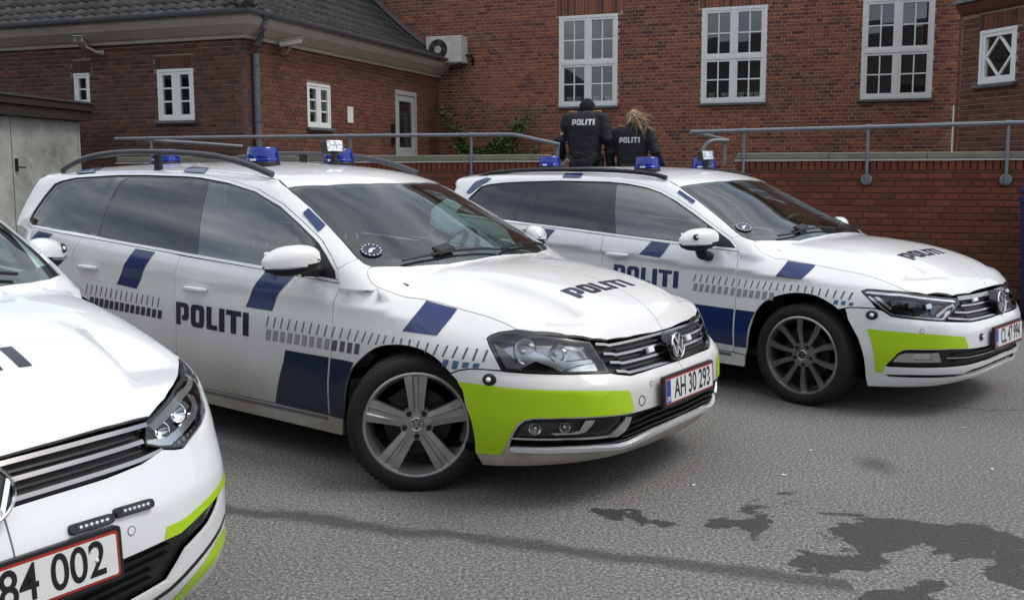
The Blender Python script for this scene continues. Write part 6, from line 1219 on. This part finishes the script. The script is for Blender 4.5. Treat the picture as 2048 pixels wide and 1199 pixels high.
    for zz in (.672, .634, .595): S('grille_slat', 'cyl', strip([(0, zz), (.33, zz)], .006), 'black_satin', gr, both=True, off=-.012, thick=.02, gap=0, res=.06)
    for sd_ in (-1, 1):
        p, n = c.at('cyl', (.235, .675), .002, sd_); MB().box((-.030, -.011, -.004), (.030, .011, .012), frame(p, (0, 1, 0), n), .004).build('flash_lamp', 'lamp_white', gr, 40)
    M = frame((.866, 0, .640), (0, 1, 0), (1, 0, .16)) @ Matrix.Translation((0, 0, .012))
    MB().lathe([(.070, .004), (.078, -.002), (.080, -.05)], 36, M).build('emblem_mount', 'black_gloss', gr, 40); emblem(c.root, M, .069)
    plate(c, .930, .447, 'CL 47 994', R(-3))
front_B(B)
beacon(B, -1.534, -.385); beacon(B, -1.534, .385); beacon(B, -2.85, 0.); flood(B, -1.40, .22)
sticker(B, (-.5244, .6929))
# ---- near car: tall people carrier, only its nose in view
C = Car('C', (-1.913, 2.770, 0), R(-35.36), 'police_car', 'white police people carrier at the left edge, only its nose in view', 'paint_near')
hsC = C.conv('cyl', [(.8769, .8314), (.779, .8277), (.6485, .818), (.563, .8098), (.4897, .7873), (.4082, .7592)], 'top')
wsC = [(-1.12, .68), (-.95, .745), (-.6985, .797), (-.5052, .815), (-.3775, .823), (-.3146, .8312)]
topC = [(-.44, 1.058), (-.50, 1.11), (-.70, 1.245), (-.95, 1.40), (-1.2, 1.50), (-1.6, 1.53), (-2.4, 1.53), (-3.0, 1.50), (-3.2, 1.46), (-3.32, 1.28), (-3.33, 1.19), (-3.27, 1.165)]
botC = [(-2.2, 1.13), (-1.45, 1.105), (-.9, 1.075)]
dgC = [(-.44, 1.050), (-.45, .95), (-.45, .85), (-.44, .6), (-.45, .29)]
mgC = [(-1.45, 1.102), (-1.48, .95), (-1.48, .7), (-1.49, .29)]
pw = [tuple(q) for q in proj2('side', _un(C.b, 'top', wsC))]
DC = dict(glass_front=[(-1.36, 1.49), (-1.2, 1.475), (-.96, 1.375), (-.78, 1.265), (-.72, 1.10), (-1.34, 1.125)], glass_rear=[(-2.3, 1.505), (-1.5, 1.505), (-1.46, 1.14), (-2.25, 1.16)], glass_quarter=[(-3.17, 1.43), (-2.42, 1.50), (-2.36, 1.165), (-3.26, 1.20)],
    hood_gap=[(-.3146, .8312), (-.30, .86), (-.24, .878), (-.1, .878), (.1, .872), (.2, .862), hsC[0]], hood_front=hsC+[(.7332, .3749), (.7481, .1958), (.757, 0)], cowl=[(-.3146, .8312), (-.2477, .7459), (-.1905, .6426), (-.1363, .5126), (-.10, .3), (-.085, 0)],
    ws_side=wsC, ws_top=[(-1.12, .68), (-1.0, .5), (-.92, .25), (-.90, 0)], roof_end=-3.42, tail_top=1.5, tail_x=-3.44, dlo=topC+botC,
    wing_front=[(.83, .815), (.7692, .8033), (.70, .787), (.666, .7755), (.72, .70), (.80, .66), (.868, .632)],
    arch=arc(-.03, .31, .40, 50, 173, 16), door_gap=dgC, mid_gap=mgC, pillar_foot=[(-.44, 1.058), (-.50, 1.11)]+[(-.47, 1.155)]+[pw[-2]], pillar_ws=[(-.50, 1.11), (-.47, 1.155)]+[q for q in pw[::-1] if q[0] < -.48],
    rear_gap=[(-2.36, .30), (-2.40, .45), (-2.5, .60), (-2.6, .69), (-2.65, .85), (-2.6, 1.02), (-2.55, 1.14)], belt_rear=[(-2.2, 1.128)], belt_front=[(-.9, 1.073)],
    sill=[(-.43, .272), (-.44, .205), (-2.38, .215), (-2.38, .29), (-.46, .283)],
    tail_side=[(-3.34, 1.50), (-3.36, 1.30), (-3.44, 1.1), (-3.44, .62), (-3.40, .32), (-3.22, .30)]+[(-2.80+.405*math.cos(R(a)), .31+.405*math.sin(R(a))) for a in range(176, 40, -8)]+[(-2.5, .60), (-2.6, .69), (-2.65, .85), (-2.6, 1.02)],
    dlo_outer_back=[(-2.55, 1.14)]+topC[::-1][:-2], handles=((-1.30, .93), (-2.35, .97)), mirror=(-.74, 1.015, 1.125), mirror_style='B', mirror_size=dict(ln=.205, hgt=.125, dep=.13), sail=[(-.46, 1.075), (-.50, 1.11), (-.68, 1.225), (-.745, 1.255), (-.72, 1.09)],
    rail=[(-3.2, 1.60), (-3.05, 1.64), (-2.4, 1.68), (-1.8, 1.675), (-1.45, 1.65), (-1.3, 1.61)], wheel='five', wheelbase=-2.786, blk_mat='navy', interior=dict(dash_x=-.52, belt=1.06, roof=1.58))
hood, roof = build_common(C, DC)
word(C, [(.3974, -.23), (.3974, .2646), (.5123, .2614), (.5123, -.24)], 'top', 'ink', hood, signed=True)
def front_C(c):
    S = c.panel
    hl = [(.8769, .8274), (.7692, .8053), (.70, .789), (.666, .7775), (.6355, .7301), (.6192, .7154), (.574, .6949), (.5131, .6755), (.4646, .6552), (.433, .6616), (.3989, .6741), (.3585, .6953), (.3577, .7021), (.3912, .7541), (.4155, .7588), (.4897, .7843), (.563, .8068), (.6485, .815), (.779, .8247)]
    op_t = [(.5863, .4757), (.5487, .4738), (.4593, .4528), (.3845, .4316), (.3374, .4338), (.1869, .4347), (0, .434)]
    op_b = [(.5863, .4757), (.561, .4459), (.5032, .4102), (.4064, .3788), (.3455, .3153), (.2349, .308), (0, .303)]
    bump = S('front_bumper', 'cyl', [(0, .648), (.097, .649), (.2325, .649), (.3285, .6546), (.3989, .671), (.433, .6586), (.4646, .6522), (.5131, .6725), (.574, .692), (.6192, .7124), (.6355, .7271), (.664, .7725), (.72, .698), (.80, .658), (.868, .630), (.86, .50), (.85, .35), (.84, .205), (.5, .2), (.2, .2), (0, .2)]+op_b[::-1]+op_t[1:], c.white, both=True, res=.03, thick=.012)
    c.pair('lime_panel', 'cyl', [(.3461, .4715), (.3999, .4695), (.5181, .4948), (.6138, .513), (.65, .52), (.66, .498), (.6391, .4871), (.5769, .4829), (.4599, .4559), (.3847, .4349), (.3359, .4366)], 'lime', bump, off=.0024, thick=0, gap=0, res=.02)
    c.pair('lime_panel', 'cyl', [(.3743, .2313), (.4179, .272), (.5421, .3425), (.60, .348), (.63, .31), (.5692, .2943), (.4593, .2367), (.4146, .2107)], 'lime', bump, off=.0024, thick=0, gap=0, res=.02)
    S('spoiler_slot', 'cyl', strip([(.0, .262), (.25, .265), (.3515, .2838), (.4113, .3085), (.5575, .3649), (.60, .385)], .012), 'black_satin', bump, both=True, off=.002, thick=.004, gap=0, res=.03)
    og = S('lower_grille', 'cyl', op_t+op_b[::-1][:-1], 'black_plastic', both=True, off=-.030, thick=0, gap=-.006, res=.05)
    for z in (.41, .385, .36, .335): S('grille_slat', 'cyl', strip([(0, z), (.36 if z > .37 else .31, z+.002)], .008), 'black_satin', og, both=True, off=-.010, thick=.02, gap=0, res=.05)
    for sd_ in (-1, 1):
        S('fog_lamp', 'cyl', [(.565, .468), (.49, .45), (.43, .43), (.42, .40), (.49, .418), (.545, .447)], 'lens', side=sd_, off=-.016, thick=0, gap=0, res=.04)
        h = S('headlamp', 'cyl', hl, 'lens', side=sd_, off=.001, thick=0, gap=.003, res=.03)
        S('lamp_seal', 'cyl', hl, 'black_satin', h, side=sd_, off=-.001, thick=.02, gap=0, res=.03, holes=[inset(hl, .006)])
        S('housing', 'cyl', hl, 'black_gloss', h, side=sd_, off=-.055, thick=0, gap=0, res=.04)
        S('light_bar', 'cyl', [(.37, .693), (.44, .673), (.51, .694), (.575, .714), (.612, .735), (.625, .765), (.60, .785), (.592, .752), (.56, .730), (.50, .712), (.44, .698), (.375, .708)], 'chrome_soft', h, side=sd_, off=-.012, thick=.012, gap=0, res=.03)
        S('upper_trim', 'cyl', [(.40, .745), (.49, .772), (.57, .795), (.65, .803), (.78, .815), (.77, .806), (.66, .790), (.58, .778), (.50, .752), (.41, .725)], 'trim_grey', h, side=sd_, off=-.014, thick=.01, gap=0, res=.03)
        for q, r in (((.545, .750), .030), ((.455, .722), .026)):
            p, n = c.at('cyl', q, -.046, sd_); n = (n+Vector((1., 0, 0))).normalized(); M = frame(p, (0, 1, 0), n)
            MB().lathe([(0, -.01), (r*.5, -.006), (r*.95, .012), (r*1.05, .012)], 24, M).build('reflector', 'chrome', h, 40)
        mb = MB()
        for k in range(9):
            s_ = .46+.02*k; p, n = c.at('cyl', (s_, .672+.0036*k), -.008, sd_); mb.box((-.006, -.006, -.003), (.006, .006, .004), frame(p, (0, 1, 0), n))
        mb.build('led_row', 'trim_grey', h)
        sensor(c, (.2514, .5018), sd_)
        for q in ((.163, .555), (.266, .556)):
            p, n = c.at('cyl', q, 0, sd_); M = frame(p, (0, 1, 0), n) @ Matrix.Rotation(-.02*sd_, 4, 'Z'); rr = [(sx*(.066-.012)+.012*math.cos(a), sy*(.0155-.012)+.012*math.sin(a)) for sx, sy, a0 in ((1, 1, 0), (-1, 1, 90), (-1, -1, 180), (1, -1, 270)) for a in (R(a0), R(a0+45), R(a0+90))]
            f_ = MB().prism(rr, -.01, .014, M, .003).build('strobe_lamp', 'black_plastic', c.root)
            MB().box((-.048, -.009, .014), (.048, .009, .0155), M).build('lens', 'black_gloss', f_)
            mb = MB()
            for k in range(6): mb.lathe([(.0055, .0155), (.0045, .0185), (0, .0195)], 10, M @ Matrix.Translation((-.038+.0152*k, 0, 0)))
            mb.build('leds', 'chrome', f_, 40)
    gr = S('grille', 'cyl', [(0, .757), (.1658, .759), (.3153, .758), (.400, .757), (.3912, .752), (.3577, .7021), (.3585, .6953), (.3983, .672), (.3285, .6564), (.2325, .6508), (.097, .651), (0, .6504)], 'black_plastic', both=True, off=-.030, thick=0, gap=0, res=.05)
    for L_ in ([(0, .745), (.2469, .7472), (.3883, .745)], [(0, .7057), (.1697, .7067), (.3563, .7076)], [(0, .6624), (.181, .664), (.326, .6646), (.398, .670)]): S('grille_bar', 'cyl', strip(L_, .011), 'chrome_smoked', gr, both=True, off=.000, thick=.03, gap=0, res=.04)
    for zz in (.727, .687): S('grille_slat', 'cyl', strip([(0, zz), (.35, zz)], .006), 'black_satin', gr, both=True, off=-.014, thick=.02, gap=0, res=.06)
    M = frame((.842, -.055, .702), (0, 1, 0), (1, 0, .22)) @ Matrix.Translation((0, 0, .014)); emblem(c.root, M, .074)
    plate(c, .905, .478, '84 002', R(-4), blue=False, y=.0)
front_C(C)
beacon(C, -1.6, -.35); beacon(C, -1.6, .35)
# ---------------------------------------------------------------- people
def skinned(name, pts, edges, rad, mat, parent, lv=2, root=0):
    me = bpy.data.meshes.new(name); me.from_pydata(pts, edges, []); o = bpy.data.objects.new(name, me); COL.objects.link(o)
    md = o.modifiers.new('s', 'SKIN'); md.use_smooth_shade = True; md.branch_smoothing = .6
    sv = me.skin_vertices[0].data if me.skin_vertices else None
    if sv is None: return None
    for i, r in enumerate(rad): sv[i].radius = r if hasattr(r, '__len__') else (r, r); sv[i].use_root = (i == root)
    sb = o.modifiers.new('d', 'SUBSURF'); sb.levels = lv; sb.render_levels = lv
    bpy.context.view_layer.update(); m = bpy.data.meshes.new_from_object(o.evaluated_get(bpy.context.evaluated_depsgraph_get())); m.name = name; bpy.data.objects.remove(o); bpy.data.meshes.remove(me)
    m.shade_smooth(); return obj(name, m, mat, parent)
def person(loc, rz, H, label, hair, drop=0., arms=((.0, .0), (.0, .0)), text_z=.0, head_turn=0.):
    """walking figure seen from behind; local +y is forward"""
    s = H/1.80; r = empty('person', loc, rz); tag(r, label, 'person', 'police officers on the steps')
    J = {'pel': (0, 0, .98), 'wai': (0, .01, 1.10), 'che': (0, .03, 1.30), 'nec': (0, .04, 1.50), 'nk2': (0, .05, 1.57), 'hd1': (0, .065, 1.62), 'hd2': (0, .065, 1.70)}
    for k, sg in (('l', -1), ('r', 1)):
        ax, ay = arms[0 if sg < 0 else 1]
        J['sh'+k] = (sg*.19, .03, 1.455); J['el'+k] = (sg*(.275+ax*.5), -.05+ay*.4, 1.20); J['wr'+k] = (sg*(.265+ax), .06+ay, .98); J['ha'+k] = (sg*(.255+ax), .09+ay, .90)
        st = .16*sg; J['hi'+k] = (sg*.095, 0, .93); J['kn'+k] = (sg*.10, st+.05, .52); J['an'+k] = (sg*.10, st*1.3-.03, .10); J['to'+k] = (sg*.11, st*1.3+.13, .045)
    for k in ('hd1', 'hd2', 'nk2'): J[k] = (0, J[k][1]+drop*.5, J[k][2]-drop*(.7 if k == 'nk2' else 1))
    nm = list(J); P = [tuple(c*s for c in J[n]) for n in nm]; ix = {n: i for i, n in enumerate(nm)}
    E = [('pel', 'wai'), ('wai', 'che'), ('che', 'nec'), ('nec', 'nk2'), ('nk2', 'hd1'), ('hd1', 'hd2')]+[e for k in 'lr' for e in (('che', 'sh'+k), ('sh'+k, 'el'+k), ('el'+k, 'wr'+k), ('wr'+k, 'ha'+k), ('pel', 'hi'+k), ('hi'+k, 'kn'+k), ('kn'+k, 'an'+k), ('an'+k, 'to'+k))]
    rad = {'pel': (.15, .11), 'wai': (.14, .10), 'che': (.15, .11), 'nec': (.07, .06), 'nk2': .055, 'hd1': (.075, .09), 'hd2': (.075, .095)}
    for k in 'lr': rad.update({'sh'+k: .05, 'el'+k: .03, 'wr'+k: .028, 'ha'+k: (.035, .02), 'hi'+k: .085, 'kn'+k: .055, 'an'+k: .04, 'to'+k: .035})
    sc = lambda v, f=1.: tuple(q*s*f for q in v) if hasattr(v, '__len__') else v*s*f
    skinned('body', P, [(ix[a], ix[b]) for a, b in E], [sc(rad[n]) for n in nm], 'skin', r, 2)
    def part(name, names, edges, rr, mat):
        i2 = {n: i for i, n in enumerate(names)}; return skinned(name, [tuple(c*s for c in (J[n] if n in J else n)) for n in names], [(i2[a], i2[b]) for a, b in edges], [sc(rr[n]) for n in names], mat, r, 2)
    # jacket: lofted trunk with collar, sleeves grown into it by a voxel remesh
    mb = MB(); rings = [(.90, .195, .140, 0), (.97, .200, .145, 0), (1.10, .198, .145, .005), (1.25, .215, .150, .015), (1.36, .228, .150, .02), (1.44, .222, .135, .025), (1.485, .190, .115, .03), (1.515, .140, .098, .035), (1.535, .098, .086, .04), (1.575-drop*.45, .085, .082, .05), (1.60-drop*.5, .083, .080, .052)]
    nr = 28; V = [(rx*s*math.cos(2*math.pi*j/nr), (yc+ry*math.sin(2*math.pi*j/nr))*s, z*s) for z, rx, ry, yc in rings for j in range(nr)]; k = len(rings)
    mb.add(V, [(i*nr+j, i*nr+(j+1) % nr, (i+1)*nr+(j+1) % nr, (i+1)*nr+j) for i in range(k-1) for j in range(nr)]+[tuple(range(nr-1, -1, -1)), tuple(range((k-1)*nr, k*nr))])
    for kk, sg in (('l', -1), ('r', 1)):
        sh_, el, wr_ = Vector(J['sh'+kk])*s, Vector(J['el'+kk])*s, Vector(J['wr'+kk])*s
        mb.tube([sh_+Vector((-sg*.06, 0, .005))*s, sh_+Vector((sg*.015, 0, -.015))*s, sh_.lerp(el, .45), el, el.lerp(wr_, .5), wr_], [.085*s, .092*s, .082*s, .074*s, .066*s, .058*s], 14)
    me = mb.mesh('jacket'); o_ = bpy.data.objects.new('jacket', me); COL.objects.link(o_); md = o_.modifiers.new('r', 'REMESH'); md.mode = 'VOXEL'; md.voxel_size = .014; sm_ = o_.modifiers.new('s', 'SMOOTH'); sm_.iterations = 6; sm_.factor = .5
    tx = bpy.data.textures.new('folds', 'CLOUDS'); tx.noise_scale = .11; dp = o_.modifiers.new('d', 'DISPLACE'); dp.texture = tx; dp.strength = .028; dp.mid_level = .5
    bpy.context.view_layer.update(); m = bpy.data.meshes.new_from_object(o_.evaluated_get(bpy.context.evaluated_depsgraph_get())); bpy.data.objects.remove(o_); m.name = 'jacket'; m.materials.clear(); m.shade_smooth(); jk = obj('jacket', m, 'uniform', r)
    tr_ = {'pel': (.175, .135), 'hil': .115, 'hir': .115, 'knl': .08, 'knr': .08, 'anl': .065, 'anr': .065}
    part('trousers', list(tr_), [('pel', 'hil'), ('pel', 'hir'), ('hil', 'knl'), ('hir', 'knr'), ('knl', 'anl'), ('knr', 'anr')], tr_, 'uniform_trousers')
    for k in 'lr':
        a, t_ = Vector(J['an'+k])*s, Vector(J['to'+k])*s; MB().ball(((a.x+t_.x)/2, (a.y+t_.y)/2, .055*s), (.05*s, .15*s, .06*s), 14, 8).build('boot', 'black_plastic', r, 60)
        h_ = Vector(J['ha'+k])*s; mb = MB()
        for f_ in range(5): mb.tube([h_+Vector((.0, -.03+.016*f_, 0))*s, h_+Vector((-.01*(1 if k == 'r' else -1), -.03+.016*f_, -.05-(.02 if f_ in (1, 2, 3) else 0)))*s, h_+Vector((-.03*(1 if k == 'r' else -1), -.03+.016*f_, -.075-(.02 if f_ in (1, 2, 3) else 0)))*s], [.011*s, .009*s, .007*s], 6)
        mb.build('fingers', 'skin', r, 60)
    # belt with holster and pouches
    mb = MB(); mb.lathe([(.19*s, 0), (.195*s, .02*s), (.195*s, .045*s), (.19*s, .06*s)], 28, Matrix.Translation((0, 0, .985*s)) @ Matrix.Diagonal((1, .74, 1, 1))); mb.build('belt', 'black_plastic', r, 50)
    MB().box((.17*s, -.05, .74*s), (.225*s, .06, 1.0*s), None, .015).build('holster', 'black_plastic', r, 40); MB().box((-.10*s, -.165*s, .975*s), (-.03*s, -.135*s, 1.05*s), None, .01).build('pouch', 'black_plastic', r, 40)
    # letters across the back, laid on the jacket
    from mathutils.bvhtree import BVHTree
    m = jk.data; bv = BVHTree.FromPolygons([v.co for v in m.vertices], [tuple(p.vertices) for p in m.polygons]); w_, h_ = .270*s, .072*s; zc = (1.335+text_z)*s; mb = MB()
    for Pl, Hs in word_polys([(-w_/2, zc+h_/2), (w_/2, zc+h_/2), (w_/2, zc-h_/2), (-w_/2, zc-h_/2)]):
        V2, F2 = cdt(Pl, Hs, .02); vv = []
        for x, z in V2:
            hit = bv.ray_cast(Vector((x, -1, z)), Vector((0, 1, 0))); y = hit[0].y if hit[0] else -.15*s; vv.append((x, y-.004, z))
        mb.add(vv, [tuple(f) for f in F2.tolist()])
    mb.build('lettering', 'silver_print', jk)
    for sg in (-1, 1): mb = MB(); P0 = []; 
    for sg in (-1, 1):
        pts = []
        for k in range(6):
            x = sg*(.10+.02*k)*s; hit = bv.ray_cast(Vector((x, .01, 2.)), Vector((0, 0, -1)));
            if hit[0]: pts.append(hit[0]+Vector((0, 0, .003)))
        if len(pts) > 1: MB().tube(pts, .010, 6, 1.).build('shoulder_strap', 'gold_braid', jk, 60)
    hc = Vector((0, .065+drop*.5, 1.675-drop))*s
    if hair == 'hat':
        MB().ball((0, 0, 0), (.100*s, .115*s, .125*s), 24, 14, Matrix.Translation(hc+Vector((0, .0, .018)))).build('knit_hat', 'knit', r, 60)
    else:
        MB().ball((0, 0, 0), (.092*s, .108*s, .118*s), 24, 14, Matrix.Translation(hc+Vector((0, -.004, .005)))).build('hair', 'hair_blond', r, 60)
        rn = random.Random(3); mb = MB(); b0 = hc+Vector((.012, -.105, .03))
        for k in range(120):
            a = Vector((rn.gauss(0, .015), rn.gauss(0, .012), rn.gauss(0, .012))); L1 = rn.uniform(.4, .85)
            P_ = [b0+a*.5, b0+a+Vector((.05, -.06, .0+rn.uniform(-.01, .02)))*L1, b0+a*1.8+Vector((.11, -.07, -.07))*L1, b0+a*3.4+Vector((.165+rn.gauss(0, .03), -.05, -.15+rn.gauss(0, .03)))*L1, b0+a*4.5+Vector((.20+rn.gauss(0, .05), -.03, -.24+rn.gauss(0, .05)))*L1]
            mb.tube(P_, [.006, .006, .005, .004, .0015], 5)
        for k in range(60):                      # loose strands lifted by the wind
            a = rn.uniform(0, 2*math.pi); q = hc+Vector((.088*math.cos(a), -.03+.05*rn.gauss(0, 1), .10*math.sin(a)))*s; mb.tube([q, q+Vector((rn.gauss(.02, .03), rn.gauss(0, .02), rn.gauss(.02, .02))), q+Vector((rn.gauss(.05, .04), rn.gauss(0, .03), rn.gauss(.015, .03)))], [.003, .002, .001], 4)
        mb.build('ponytail', 'hair_blond', r, 60); MB().ball((0, 0, 0), (.026, .026, .026), 12, 8, Matrix.Translation(b0)).build('hair_tie', 'knit', r, 60)
    return r
person(bw(-3.20, 11.35, .61), -TH+R(4), 1.79, 'officer in dark jacket and black knit hat climbing the steps', 'hat', drop=.12, arms=((.04, .02), (.03, .06)), text_z=.065)
person(bw(-2.645, 11.42, .54), -TH+R(-3), 1.66, 'officer with blond ponytail and dark jacket climbing the steps', 'pony', drop=.05, arms=((.03, .02), (.09, .10)), text_z=.02)
